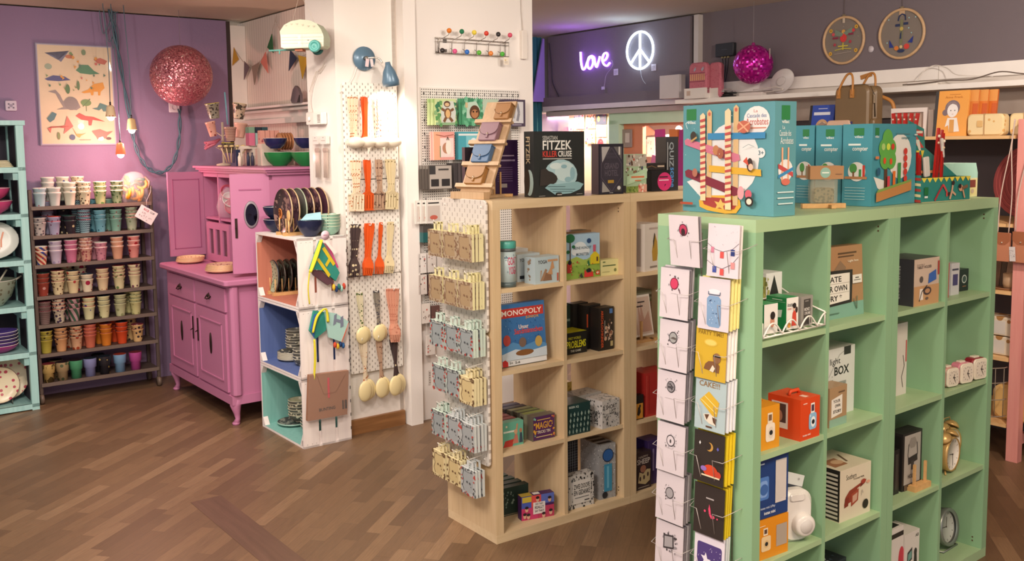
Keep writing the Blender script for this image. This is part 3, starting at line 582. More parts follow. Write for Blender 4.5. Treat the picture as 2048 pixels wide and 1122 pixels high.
for i in range(26): a=rr.uniform(-.7,.7); b_=rr.uniform(-.4,.4); m.tube([(0,0,0),(-.05,.03*a,-.03+.03*b_),(-.1,.06*a,-.045+.07*b_)],[.006,.009,.003],rr.choice(('#c06078','#b0566c','#d0788c')),5)
solo(m,'feather_duster','fluffy pink duster head sticking out left of the cup tree','duster',S(2.41,6.42,1.76))
for i in range(6):
    m=MB(); m.tube([(0,0,0),(-.02+.008*i,-.01,.05),(-.05+.022*i,-.03,.1)],.004,paint('#d8c094',.35),6); m.sphere((-.06+.025*i,-.04,.112),.017,paint('#e0c88e',.35),10,sc=(1,1,.5))
    solo(m,'small_spoon','cream small spoon, %s of the fan below the cup tree'%('first','second','third','fourth','fifth','last')[i],'spoon',S(2.43+.015*i,6.36,1.60),'spoons below the cup tree')
W_=paint('#ddd0c0',.5)
t=thing('display_stand','small white two tier stand beside the cup tree','stand',S(2.50,6.30,1.577))
MB().box(0,0,.115,.2,.16,.135,W_).build('shelf_board',t)
for x in (.0,.09,.18): MB().box(x,.005,0,x+.018,.155,.115,W_).build('leg',t)
MB().box(-.03,0,.0,0,.1,.11,paint('#1f2a4c',.5)).build('blue_side',t)
for i,(c,c2,n_) in enumerate((('#d0708c','#7a9c84','pink and green'),('#a8c4c0','#1f2c3c','pale blue and navy'),('#b8283c','#2c4c54','red and teal'))):
    m=MB(); m.box(0,0,0,.042,.06,.085,c).box(0,0,.085,.042,.06,.125,c2); solo(m,'paper_box','%s paper box on the white stand on the pink cabinet'%n_,'box',S(2.555+.047*i,6.27,1.714),'paper boxes on the white stand')
for i,(x,c) in enumerate(((2.475,'#efe0cc'),(2.535,'#2a3048'),(2.565,'#3c3c50'),(2.645,'#1f2424'))):
    m=MB(); m.lathe([(0,0),(.011,0),(.012,.06),(.005,.075),(.006,.09),(0,.09)],c,10); solo(m,'small_bottle',('cream','navy','grey blue','black')[i]+' small bottle under the white stand on the pink cabinet','bottle',S(x,6.25,1.577),'bottles under the white stand')
for i in range(4):
    m=MB(); m.box(0,0,0,.03,.05,.09,dots('#dca090','#a04c5c',40,.3)); solo(m,'lunch_pack',('first','second','third','last')[i]+' of four pink printed packs behind the left blue bowl','pack',S(2.60+.034*i,6.18,1.725),'pink packs behind the blue bowl')
solo(MB().box(0,0,0,.135,.08,.148,W_),'carton','plain pale carton under the pink packs on the cabinet','box',S(2.60,6.17,1.577))
for i,c in enumerate(('#3c6c44','#2c3840','#7c8468')):
    solo(MB().rbox(0,0,0,.045,.12,.012,paint(c,.6),.005,axis='Z'),'sponge_cloth',('green','navy','olive')[i]+' folded cloth above the pink packs','cloth',S(2.62+.048*i,6.24,1.79),'folded cloths')
for i in range(5):
    m=MB(); m.lathe([(0,0),(.055,0),(.06,.006),(.054,.008)],dots('#b87c54','#7a4430',40,.3),20); solo(m,'wooden_plate',('first','second','third','fourth','last')[i]+' upright brown plate between the two blue bowls','plate',S(2.70+.02*i,6.12,1.74)@RY(90),'brown plates between the bowls')
solo(MB().box(0,0,0,.12,.1,.1,W_),'carton','plain pale carton under the upright brown plates on the cabinet','box',S(2.70,6.14,1.577))
# ---------------- crates ----------------
CW=wood('white_crate','#e6dcda','#f0e7e3',1,'Z',.6)
def crate(k,inner,label):
    t=thing('wooden_crate',label,'crate',S(2.252,4.90,.399*k)); D,Wd,H=.300,.585,.396
    IN=wood('crate_in_%d'%k,inner[0],inner[1],1,'Z',.65)
    top=MB(); top.box(0,0,H-.012,D,Wd,H,CW); top.box(.001,.014,H-.0145,D-.001,Wd-.01,H-.0121,IN); top.build('top_board',t)
    top=MB(); top.box(0,0,0,D,Wd,.012,CW); top.box(.001,.014,.0121,D-.001,Wd-.01,.0145,IN); top.build('bottom_board',t)
    m=MB(); m.box(0,Wd-.012,.012,D,Wd,H-.012,CW); m.box(.001,Wd-.0145,.013,D-.001,Wd-.0121,H-.013,IN); m.build('end_board',t)
    for x0,x1 in ((0,.095),(.113,.198),(.216,D)): MB().box(x0,0,.0,x1,.012,H,CW).build('slat',t)
    MB().box(.0,.0121,.012,D,.03,.045,CW).box(.0,.0121,H-.045,D,.03,H-.012,CW).build('batten',t)
    for y0,y1 in ((.014,.125),(.15,.30),(.325,.46),(.478,Wd-.012)): MB().box(D-.012,y0,.013,D-.002,y1,H-.013,IN).build('back_slat',t)
    for z0,s in ((.0145,1),(H-.0145,-1)):
        m=MB(); m.add([(0,.013,z0),(0,.013,z0+s*.07),(0,.05,z0),(D,.013,z0),(D,.013,z0+s*.07),(D,.05,z0)],[(0,1,2),(5,4,3),(0,3,4,1),(1,4,5,2),(2,5,3,0)] if s>0 else [(2,1,0),(3,4,5),(1,4,3,0),(2,5,4,1),(0,3,5,2)],CW).build('corner_block',t)
    for z0,s in ((.0145,1),(H-.0145,-1)):
        y=Wd-.0125
        m=MB(); m.add([(0,y,z0),(0,y,z0+s*.05),(0,y-.03,z0),(.03,y,z0),(.03,y,z0+s*.05),(.03,y-.03,z0)],[(2,1,0),(3,4,5),(1,4,3,0),(2,5,4,1),(0,3,5,2)] if s>0 else [(0,1,2),(5,4,3),(0,3,4,1),(1,4,5,2),(2,5,3,0)],CW).build('corner_block',t)
    m=MB()
    for z in (.06,.14,.22,.3): m.box(.296,-.0008,z,.301,.0,z+.018,paint('#55504c',.7))
    for x in (.02,.05,.075): m.box(x,-.0006,.02,x+.003,0,.023,'#4a4440'); m.box(x,-.0006,H-.025,x+.003,0,H-.022,'#4a4440')
    m.build('nail_marks',t)
crate(2,('#b9705c','#c57c66'),'white wooden crate with terracotta inside, top of the crate stack by the pillar')
crate(1,('#52659a','#5c70a6'),'white wooden crate with blue inside, middle of the crate stack by the pillar')
crate(0,('#78b0a8','#86bcb4'),'white wooden crate with mint inside, bottom of the crate stack on the floor')
PINE=wood('pine','#c79a64','#d8ac74',1,'Y',.55)
def plate_rack(F,n,pitch,r,mats,label,pl):
    t=thing('plate_rack',label,'rack',F); MB().box(-.03,-.06,0,pitch*n+.01,-.03,.02,PINE).box(-.03,.03,0,pitch*n+.01,.06,.02,PINE).build('rail',t)
    for i in range(n+1):
        for y in (-.045,.045): MB().cyl((-.012+pitch*i,y,.02),(-.012+pitch*i,y,.1),.004,PINE,8).build('dowel',t)
    for i in range(n):
        solo(plate(r,mats[i][0],mats[i][2]),'upright_plate',mats[i][1]%pl,'plate',F@T(.01+pitch*i,0,r+.012)@RY(-88),'plates in the '+pl)
DF=dots('#3a2a2c','#8a6a62',24,.56,kind='flow')
F=S(2.30,5.165,1.1935)
plate_rack(F,6,.045,.13,[(DF,'dark floral plate with an orange flower, front of the %s','#b89c78'),(DF,'dark brown floral plate second in the %s','#b89c78'),(paint('#5c6458',.3),'grey green plate third in the %s','#9aa48c'),(DF,'dark plum plate fourth in the %s','#b89c78'),(DF,'dark plum plate fifth in the %s','#b89c78'),(dots('#4c2c30','#2c1a1e',30,.5,kind='flow'),'red brown plate last in the %s','#b89c78')],'pine plate rack holding six dark plates on top of the crates','rack on the crates')
m=MB(); m.M=F@T(.002,.07,.12)@RY(-88); m.lathe([(0,.0),(.035,.0),(.03,.002)],paint('#d8803a',.4),8)
m.lathe([(0,.0),(.012,.0),(.012,.003)],paint('#6a3018',.4),8); 
o=m.build('orange_flower'); pr=[q for q in bpy.data.objects if q.name=='upright_plate'][0]; o.parent=pr; o.matrix_parent_inverse=pr.matrix_world.inverted()
m=MB(); m.tube([(0,0,0),(0,0,.08)],.006,PINE); m.sphere((0,0,.1),.026,PINE,12,sc=(.25,.9,1.3)); solo(m,'wooden_spoon','short wooden spoon leaning before the front dark plate','spoon',S(2.277,5.06,1.213))
NB=paint('#1d2340',.3)
solo(bowl(.078,.09,NB,'#232a48','#232a48'),'navy_bowl','navy blue bowl holding a pale blue napkin at the front crate corner','bowl',S(2.375,4.99,1.197))
m=MB(); m.add([(-.07,.0,.085),(.05,-.02,.082),(.055,.0,.125),(-.01,.05,.115)],[(0,1,2,3),(3,2,1,0)],paint('#9cc8d4',.6)); m.box(-.06,-.01,.083,.05,.03,.088,'#9cc8d4'); solo(m,'paper_napkin','pale blue folded napkin lying across the navy bowl','napkin',S(2.385,4.985,1.205))
t=thing('round_tag','round pale pink tag hanging on the navy bowl','tag',S(2.42,4.896,1.205)); m=MB(); m.lathe([(0,-.001),(.026,-.001),(.026,.001),(0,.001)],paint('#d9bcc8',.5),18,RX(90)); m.art((-.02,-.0012,-.02),(.04,0,0),(0,0,.04),[('r',0.2,0.4484,0.8,0.5716,'#b07a90')]); m.build('disc',t)
MG=dots('#8fb8a4','#4a3c38',36,.16)
for i in range(5): solo(bowl(.064,.05,MG,'#a4c4b0','#d8d4bc'),'mint_bowl','mint bowl with dark specks, %s of the stack by the pillar'%('bottom','second','middle','fourth','topmost')[i],'bowl',S(2.50,5.0,1.197+.017*i),'mint bowls on the crates')
for i in range(2): solo(bowl(.085,.075,NB,'#232a48','#c8c4c8'),'deep_blue_bowl','dark blue bowl, %s at the far corner of the crate top'%('lower of the pair','upper of the pair')[i],'bowl',S(2.36,5.40,1.197+.076*i),'dark blue bowls at the back of the crates')
DG=dots('#5c6458','#2c302c',40,.5,kind='flow'); GW=dots('#9ca890','#5c6858',50,.3)
F=S(2.335,5.42,.8135)@RZ(-4)
plate_rack(F,4,.042,.10,[(GW,'pale green plate, front of the %s','#2c3038'),(DG,'dark brown plate second in the %s','#4a4038'),(DG,'dark brown plate third in the %s','#4a4038'),(DG,'dark plate last in the %s','#4a4038')],'small pine rack with four small plates inside the terracotta crate','rack in the terracotta crate')
solo(plate(.09,GW,'#4a4038'),'flat_dish','grey green plate lying flat in the terracotta crate','plate',S(2.45,5.10,.816))
SB=dots('#5a5850','#d0c8b0',36,.3)
def stack(n,fn,a,b,z,dz,lab,cat,grp,name):
    o=None; W_=['bottom','second','third','fourth','fifth','sixth','seventh','eighth','ninth','tenth']
    for i in range(n):
        L=lab%(W_[i] if i<n-1 else 'topmost')
        if o is None: o=solo(fn(),name,L,cat,S(a,b,z),grp)
        else: clone(o,S(a+rnd.uniform(-.002,.002),b,z+dz*i)@RZ(i*50),L)
stack(5,lambda:plate(.085,SB,'#b8b09c'),2.40,5.36,.4135,.009,'dark patterned plate, %s of the low stack in the blue crate','plate','plates in the blue crate','patterned_plate')
stack(7,lambda:bowl(.062,.045,SB,'#8a867c','#cfc8b4'),2.42,5.33,.460,.0165,'dark patterned bowl, %s of the tall stack in the blue crate','bowl','bowls in the blue crate','patterned_bowl')
stack(4,lambda:bowl(.058,.045,SB,'#8a867c','#cfc8b4'),2.39,5.18,.4135,.018,'dark patterned bowl, %s of the short stack in the blue crate','bowl','short stack in the blue crate','patterned_bowl')
solo(plate(.1,dots('#4a4848','#8c8a80',30,.5,kind='flow'),'#9cbcae'),'patterned_plate','dark patterned plate under the bowl stack in the mint crate','plate',S(2.40,5.36,.015))
stack(6,lambda:bowl(.066,.05,SB,'#cfc8a8','#d8d0b4'),2.42,5.32,.037,.0175,'dark patterned bowl, %s of the tall stack in the mint crate','bowl','bowls in the mint crate','patterned_bowl')
stack(5,lambda:bowl(.055,.05,SB,'#8a867c','#cfc8b4'),2.40,5.13,.015,.019,'dark patterned bowl, %s of the short stack in the mint crate','bowl','short stack in the mint crate','patterned_bowl')
# bunting bags and the brown package hung on the crate side
TEAL='#2c8a7c'
def strands(P,col,r=.003,n=3,parent=None,name='string'):
    for k in range(n): MB().tube(bez([(p[0]+.006*k*(1 if i%2 else .4),p[1]-.003*k,p[2]) for i,p in enumerate(P)],6),r,paint(col,.8),5).build(name,parent)
t=thing('pennant_bag','teal pennant with a yellow H and yellow strings hanging on the top crate','pennant',S(2.252,4.885,.8))
A=[(.13,.375),(.115,.38),(.05,.225),(.125,.215),(.205,.145),(.23,.19)]
m=MB(); m.prism(A,-.012,-.03,paint(TEAL,.8)); m.art((.04,-.031,.12),(.2,0,0),(0,0,.25),[('p',[(.25,.62),(.32,.66),(.66,.26),(.6,.2)],'#d8c02c'),('p',[(.42,.86),(.5,.9),(.82,.5),(.75,.45)],'#d8c02c'),('p',[(.5,.5),(.55,.44),(.68,.58),(.62,.64)],'#d8c02c')],e0=.001); m.build('pennant',t)
m=MB(); m.prism([(.125,.37),(.16,.36),(.215,.245),(.225,.20),(.15,.25)],-.003,-.011,paint('#a86a78',.8)); m.prism([(.16,.35),(.18,.35),(.235,.22),(.2,.2)],-.001,-.009,paint('#d8508c',.8)); m.build('pennant_behind',t)
m=MB(); m.prism([(.06,.22),(.12,.21),(.2,.14),(.16,.125),(.075,.19)],-.002,-.02,paint('#5c3a44',.85)); m.build('lining',t)
strands([(.12,-.032,.385),(.08,-.035,.30),(.045,-.035,.21)],'#d8cc30',.006,3,t); strands([(.045,-.033,.21),(.035,-.03,.12),(.045,-.02,.03)],'#d8cc30',.004,1,t)
m=MB()
for i,c in enumerate(('#d8b030','#1f3a6c','#2c6c64','#9cc4b8','#b8402c')): m.sphere((.195+.016*i,-.022,.11-.012*(i%2)),.013,paint(c,.9),8,sc=(.7,1,1.5))
m.build('tassel',t)
m=MB(); m.prism([(.14,.375),(.155,.38),(.215,.31),(.2,.295)],-.031,-.033,WHT); m.build('price_tag',t)
t=thing('pennant_bag','pale and teal pennant with a grey H and yellow strings hanging on the middle crate','pennant',S(2.252,4.885,.43))
m=MB(); m.prism([(.07,.36),(.15,.34),(.14,.24),(.075,.20),(.04,.25)],-.004,-.02,paint(TEAL,.8)); m.build('pennant',t)
m=MB(); m.prism([(.13,.35),(.2,.33),(.275,.275),(.225,.165),(.15,.2)],-.021,-.036,paint('#a8d0c8',.8)); m.art((.13,-.0365,.17),(.13,0,0),(0,0,.17),[('p',[(.35,.55),(.5,.62),(.55,.95),(.42,.9)],'#7c8498'),('p',[(.7,.45),(.85,.5),(.85,.85),(.72,.8)],'#7c8498'),('p',[(.48,.68),(.75,.6),(.76,.7),(.5,.78)],'#7c8498')],e0=.001); m.build('pennant',t)
MB().prism([(.045,.26),(.07,.34),(.085,.34),(.06,.21)],-.021,-.03,paint('#2c5ca8',.8)).build('pennant_trim',t)
MB().prism([(.225,.165),(.26,.24),(.272,.27),(.245,.2)],-.037,-.042,paint('#c8502c',.8)).build('pennant_trim',t)
strands([(.05,-.035,.24),(.075,-.04,.33),(.13,-.04,.365),(.14,-.04,.29)],'#d8cc30',.005,2,t); strands([(.06,-.03,.2),(.06,-.03,.1),(.055,-.02,-.03)],'#d8cc30',.004,2,t)
m=MB()
for i,c in enumerate(('#c8482c','#d8b030','#1f3a6c','#2c5c94')): m.sphere((.19+.017*i,-.025,.15-.01*(i%2)),.013,paint(c,.9),8,sc=(.8,1,1.4))
m.build('tassel',t)
t=thing('paper_package','flat brown paper package with black lettering and barcode hanging on the lowest crate','package',S(2.262,4.86,.165))
m=MB(); m.prism([(0,.005),(.245,0),(.262,.255),(.018,.265)],0,.028,rough_wall('kraft_paper','#8a5c40','#966648',.2,.7)); m.art((0,0,0),(.25,0,0),(0,0,.26),[('t','BUNTING',.28,.18,.68,.25,'#2c2420'),('r',.86,.14,.89,.34,'#241c1a'),('r',.905,.14,.915,.34,'#241c1a'),('r',.93,.14,.97,.34,'#241c1a'),('r',.5,.45,.55,.9,'#c05058'),('l',[(.25,.98),(.4,.55),(.7,.55),(.95,.9)],.002,'#7a5038')],e0=.001); m.build('package_body',t)
MB().prism([(-.006,0),(.25,-.006),(.275,.262),(.012,.275)],-.002,-.003,paint('#ffffff',.3,0,.04)).build('clear_sleeve',t)
# ---------------- pillar: peg boards with kitchen tools, wall lamp ----------------
PEG=slots('peg_pillar','#efeae2','#968c82',.036,.036,.005,.013)
names=('top','middle','lower')
F=S(2.588,4.955,0)
pegs=[]
for k,(z0,z1) in enumerate(((1.51,2.065),(.945,1.505),(.365,.94))):
    t=thing('peg_board','white slotted peg board, %s one of three on the pillar'%names[k],'pegboard',S(2.588,4.955,z0)); pegs.append((t,z0))
    MB().rbox(0,0,0,.355,.012,z1-z0,PEG,.012).build('board',t)
def hooks(t,xs,z):
    for x in xs: MB().tube([(x,0,z+.02),(x,-.004,z+.01),(x,-.005,z),(x,-.05,z-.004),(x,-.056,z+.012)],.0022,WIRE,5).build('hook',t)
HX=(.045,.13,.215,.295)
hooks(pegs[0][0],HX,.475); hooks(pegs[0][0],HX,.115); hooks(pegs[1][0],HX,.30); hooks(pegs[2][0],(.05,.16,.275),.485); hooks(pegs[2][0],(.05,.16,.275),.21)
def utensil(kind,hm,bm,L=.28):
    m=MB(); w=.011
    def strip(P,mat,th=.004):
        V=[];n=len(P)
        for x,z,hw,y in P: V+=[(x-hw,y,z),(x+hw,y,z),(x+hw,y+th,z),(x-hw,y+th,z)]
        Fc=[]
        for i in range(n-1):
            a=4*i;b=a+4
            for q in range(4): Fc.append((a+q,a+(q+1)%4,b+(q+1)%4,b+q))
        Fc+=[(0,3,2,1),(4*n-4,4*n-3,4*n-2,4*n-1)]; m.add(V,Fc,mat,False)
    if kind=='ladle':
        strip([(0,0,.010,0),(0,-.03,.012,-.002),(0,-.12,.009,-.004),(0,-.21,.011,0),(0,-.235,.014,.004)],hm)
        m.sphere((0,-.018,-.262),.042,bm,16,sc=(1.1,.8,.75))
    elif kind=='spatula':
        strip([(0,0,.012,0),(0,-.05,.013,-.003),(0,-.15,.008,-.006),(0,-.185,.012,-.003),(0,-.2,.032,0)],hm)
        for i in range(5): strip([(-.032+.016*i,-.198,.0058,0),(-.033+.0165*i,-.285,.006,.0)],bm)
        strip([(0,-.283,.040,0),(0,-.295,.039,0)],bm); strip([(0,-.196,.036,0),(0,-.206,.038,0)],bm)
    elif kind=='fork':
        strip([(0,0,.010,0),(0,-.04,.013,0),(0,-.14,.008,-.004),(0,-.20,.010,-.006),(0,-.235,.026,-.012),(0,-.262,.028,-.018)],hm)
        for i in range(5): strip([(-.0235+.0117*i,-.26,.0042,-.018),(-.021+.0105*i,-.305,.0028,-.016)],bm)
    else:
        strip([(0,0,.010,0),(0,-.04,.013,0),(0,-.15,.0075,-.004),(0,-.19,.010,-.004),(0,-.205,.013,-.006)],hm)
        m.sphere((0,-.01,-.243),.05,bm,16,sc=(.8,.28,.98))
    return m
K=[] # (board row z, hook x, kind, handle, head, count, lean, words)
O1=paint('#dc5a24',.3); CRM=paint('#ead9a6',.3); SPK=dots('#e6d6ba','#b8683c',70,.3); W2=paint('#efe4d0',.3)
BR=dots('#6a4a40','#b89880',50,.42,kind='flow'); FL=dots('#4a3c3c','#d8c8a4',40,.3); GSP=dots('#e0d8b8','#5c7040',55,.36); DK=dots('#8c8478','#4c4a54',70,.4); SAL=dots('#d89c84','#c07c68',60,.35); BE=dots('#dccca4','#8a7a58',40,.2)
STR=dots('#efe4d4','#c86048',40,.3,'#6a8ac8',kind='diag')
TOOLS=[('ladle',1.985,((2.633,SPK,W2,3,'red dotted'),(2.71,O1,W2,2,'orange'),(2.80,STR,W2,2,'red and blue striped'),(2.885,W2,W2,2,'cream'))),
('spatula',1.622,((2.64,SPK,SPK,3,'brown speckled'),(2.718,O1,O1,2,'orange'),(2.795,BR,BR,2,'dark brown'),(2.87,BE,BE,3,'pale patterned'))),
('fork',1.252,((2.632,FL,FL,3,'black floral'),(2.722,O1,O1,3,'orange'),(2.805,O1,O1,1,'slim orange'),(2.868,BE,BE,2,'pale patterned'))),
('spoon',.853,((2.645,GSP,CRM,2,'green speckled'),(2.757,DK,CRM,2,'grey patterned'))),
('fork',.853,((2.862,SAL,SAL,4,'salmon pink'),)),
('spoon',.572,((2.655,SPK,CRM,3,'red dotted'),(2.765,BR,CRM,2,'brown'),(2.862,FL,CRM,3,'black floral')))]
RW={1.985:'top row',1.622:'second row',1.252:'third row',.853:'fourth row',.572:'lowest row'}
for kind,z,L in TOOLS:
    for x,hm,bm,n,words in L:
        o=None
        for i in range(n):
            ln=(2.5 if kind=='spoon' else 1.5)*(i-(n-1)/2)*(2.4 if n>1 else 0)
            lab='%s %s, %s in the %s of the pillar pegboard'%(words,{'fork':'salad fork'}.get(kind,kind),('rear one','front one') [i] if n==2 else ('single' if n==1 else ('rear one','middle one','front one','frontmost one')[i]),RW[z])
            M=S(x+((.016 if kind!='spoon' else .012)*(i-(n-1)/2)),4.938-.011*i,z)@RY(ln+(6 if z==1.252 else -3 if kind=='spoon' else 0))@Matrix.Diagonal((1.12,1,1.26 if z<.6 else 1.05 if z<.9 else 1,1))
            if o is None: o=solo(utensil(kind,hm,bm),'melamine_'+kind,lab,'kitchen utensil',M,'%s in the %s'%(kind+'s',RW[z]))
            else: clone(o,M,lab)
# wall lamp
BL=paint('#5f7d94',.3,.1); t=thing('wall_lamp','grey blue wall lamp with bent neck high on the pillar','lamp',S(2.735,4.968,2.205))
m=MB(); m.lathe([(0,0.012),(.068,.012),(.07,0),(.066,-.016),(.0,-.02)],BL,28,RX(90)@T(0,0,0)); m.lathe([(0,0),(.012,0),(.012,.025),(0,.03)],paint('#8a8580',.3,.8),14,RX(90)@T(0,.0,.012)); m.build('wall_plate',t)
MB().tube(bez([(0,-.03,0),(.03,-.06,.003),(.055,-.08,-.005),(.07,-.09,-.03)],8),.005,paint('#c8c4be',.25,.8),8).build('neck',t)
MS=T(.098,-.10,-.022)@RY(-9)
MB().lathe([(.0,.0),(.014,0),(.017,-.02),(.036,-.055),(.05,-.11),(.047,-.14),(.044,-.139),(.046,-.11),(.032,-.055),(.0,-.02)],BL,28,MS).build('lamp_shade',t)
MB().sphere((0,0,-.1),.022,paint('#ffe9c8',.3,emit=30),14,MS).build('bulb',t)
MB().box(-.012,-.045,-.05,.010,-.046,-.005,'#e0c8cc',RY(8)).box(.012,-.045,-.052,.03,-.046,-.008,'#e6d4d4',RY(-10)).build('price_tag',t)
MB().tube(bez([(-.05,-.005,-.05),(-.08,-.005,-.12),(-.13,-.005,-.17),(-.165,-.003,-.2)],6),.0025,'#e8e0d8').build('cord',t)
spot(tuple(ROOM@Vector((2.832,4.845,2.075))),tuple(ROOM@Vector((2.80,4.95,1.3))),24,'#ffe8cc',125,.02,.9)
# left side of the pillar: thermostat, bags, cables
t=thing('plug_timer','white plug in timer switch on the left face of the pillar','switch',S(2.552,5.32,1.83)@RZ(-90))
m=MB(); m.rbox(0,-.025,0,.11,0,.075,'#e4dcd4',.008); m.rbox(.115,-.035,.0,.225,0,.07,'#ece6de',.006); m.sphere((.05,-.03,.035),.014,paint('#f4f0ea',.2),12,sc=(1,.6,1))
m.art((.115,-.035,0),(.11,0,0),(0,0,.07),[('r',.52,.15+.12*i,.85,.2+.12*i,'#6a625c') for i in range(6)]); m.build('timer_body',t)
MB().tube(bez([(.05,-.01,.075),(.03,-.012,.14),(.06,-.01,.22),(.13,-.01,.30),(.19,-.006,.33),(.225,-.006,.36)],8),.0028,'#d9d0c6').tube(bez([(.02,-.006,.2),(.08,-.008,.27),(.12,-.006,.31),(.16,-.006,.3),(.23,-.006,.34)],8),.0025,'#d9d0c6').build('cord',t)
for i,b in enumerate((5.235,5.13)):
    t=thing('cutlery_bag',('left','right')[i]+' clear bag of pale cutlery hanging on the side face of the pillar','bag',S(2.552,b,1.5)@RZ(-90))
    m=MB()
    for k in range(4): m.tube([(.01+.014*k,-.012,.18),(.008+.014*k,-.014,.02)],.005,'#b39a8c',6); m.sphere((.01+.014*k,-.014,.18),.011,'#a5897c',8,sc=(1,.6,1.4))
    m.build('cutlery',t)
    MB().box(-.008,-.024,0,.066,-.003,.22,paint('#e8ddd4',.1,0,.22)).build('clear_film',t)
    m=MB(); m.box(-.008,-.026,.215,.066,-.002,.262,'#ded5cf'); m.art((-.008,-.026,.215),(.074,0,0),(0,0,.047),[('r',.15,.4,.85,.48,'#a89c94'),('e',.5,.82,.08,.06,'#7c7470')]); m.build('header_card',t)
# bunting
t=thing('bunting','felt pennant bunting strung across the beadboard alcove wall','bunting',S(2.895,7.1,2.3)@RZ(-90))
PN=[((-.158,.176),(-.095,.08),(-.225,.03),'#a8782c'),((-.04,.06),(.055,.01),(-.06,-.08),'#6a5a60'),((.10,.01),(.245,.03),(.14,-.13),'#8a7a6c'),((.37,.10),(.27,.03),(.40,-.06),'#c87868'),((.49,.215),(.40,.126),(.505,.078),'#245c34'),((.79,.08),(.89,.01),(.755,-.067),'#262c44'),((.915,.03),(1.065,.0),(.97,-.136),'#c2962c')]
MB(T(-.068,-.09,0)@RZ(90)).prism([(.022,.165),(.058,.075),(.004,.025)],-.002,.002,paint('#b0822c',.85)).build('pennant',t)
for p0,p1,p2,c in PN[1:]: MB().prism([p0,p1,p2],-.002,.002,paint(c,.85)).build('pennant',t)
MB().tube(bez([(-.07,-.07,.165),(-.066,-.02,.085),(-.02,0,.045),(.17,0,.02),(.33,0,.07),(.45,0,.17),(.52,0,.26),(.58,0,.34)],5),.002,'#b8a89c',4).build('string',t)
MB().tube(bez([(.56,0,.3),(.68,0,.18),(.84,0,.05),(.98,0,.02),(1.1,0,.04)],5),.002,'#b8a89c',4).build('string',t)
t=thing('wood_slice_shelf','half round grey wooden slice with black base leaning on the alcove ledge','decoration',S(2.84,6.15,2.0)@RZ(-90))
m=MB(); m.prism([(.0,0),(.13,0),(.13,.05),(.10,.095),(.06,.115),(.02,.09),(-.02,.02)],-.02,.0,paint('#6a5c60',.6)) ; m.build('slice',t); MB().prism([(.09,0),(.13,0),(.13,.05)],-.025,-.0201,BLK).build('base',t)
# caravan lantern
t=thing('caravan_lantern','hanging cardboard caravan in mint and cream with turquoise wheels','caravan model',S(2.24,5.0,2.205)@RZ(-42)@Matrix.Scale(.86,4))
CM=paint('#bcc4ac',.6); CS=paint('#d4d0bc',.6)
m=MB(); P=[(0,.05),(.0,.105),(-.005,.15),(.025,.19),(.07,.212),(.13,.222),(.19,.215),(.235,.195),(.265,.155),(.28,.11),(.275,.06),(.26,.045),(.02,.04)]
m.prism(P,0,.16,CM); m.art((0,0,0),(.28,0,0),(0,0,.22),[('p',[(.0,.22),(.99,.22),(1.0,.5),(.98,.6),(.0,.6)],'#d0cab4'),('r',.4,.46,.46,.54,'#fff3d8'),('r',.4,.3,.46,.37,'#fff3d8'),('r',.62,.4,.66,.42,'#4a443c'),('r',.02,.595,.97,.6,'#9a9c84')]+[('p',[(.1+.13*i,.86+.04*math.sin(i)),(.16+.13*i,.86+.04*math.sin(i)),(.13+.13*i,.81+.04*math.sin(i))],'#b0a08a') for i in range(6)]+[('l',[(.5,.25),(.5,.59)],.001,'#a8a48c'),('l',[(.02,.42),(.98,.42)],.001,'#a8a48c'),('l',[(.02,.33),(.98,.33)],.001,'#a8a48c'),('l',[(.02,.5),(.98,.5)],.001,'#a8a48c')],e0=.001)
m.art((0,.16,0.05),(0,-.16,0),(0,0,.14),[('r',.12,.1,.88,.62,'#e4dcb8'),('r',.1,.66,.9,.74,'#4a5044')],e0=.001); m.build('caravan_body',t)
for x,y in ((.225,-.02),(.19,.165)):
    m=MB(); m.lathe([(0,-.006),(.036,-.006),(.04,0),(.036,.012),(.024,.014),(.022,.009),(.012,.009),(.0,.014)],paint('#4f9c94' if y<0 else '#2c6c68',.4),22,T(x,y,.05)@RX(90)); m.build('wheel',t)
m=MB(); m.tube([(-.1,.06,.035),(-.02,.07,.038),(.1,.08,.04)],.006,'#5c9a90'); m.tube([(-.03,.06,.035),(-.03,.06,.012)],.005,'#5c9a90'); m.box(.08,.03,.028,.13,.1,.042,'#b05c30'); m.build('tow_bar',t)
MB().tube([(.05,.08,.2),(.11,.08,.40),(.11,.08,.54)],.001,'#c8b8a8',4).tube([(.2,.08,.21),(.11,.08,.40)],.001,'#c8b8a8',4).build('string',t)
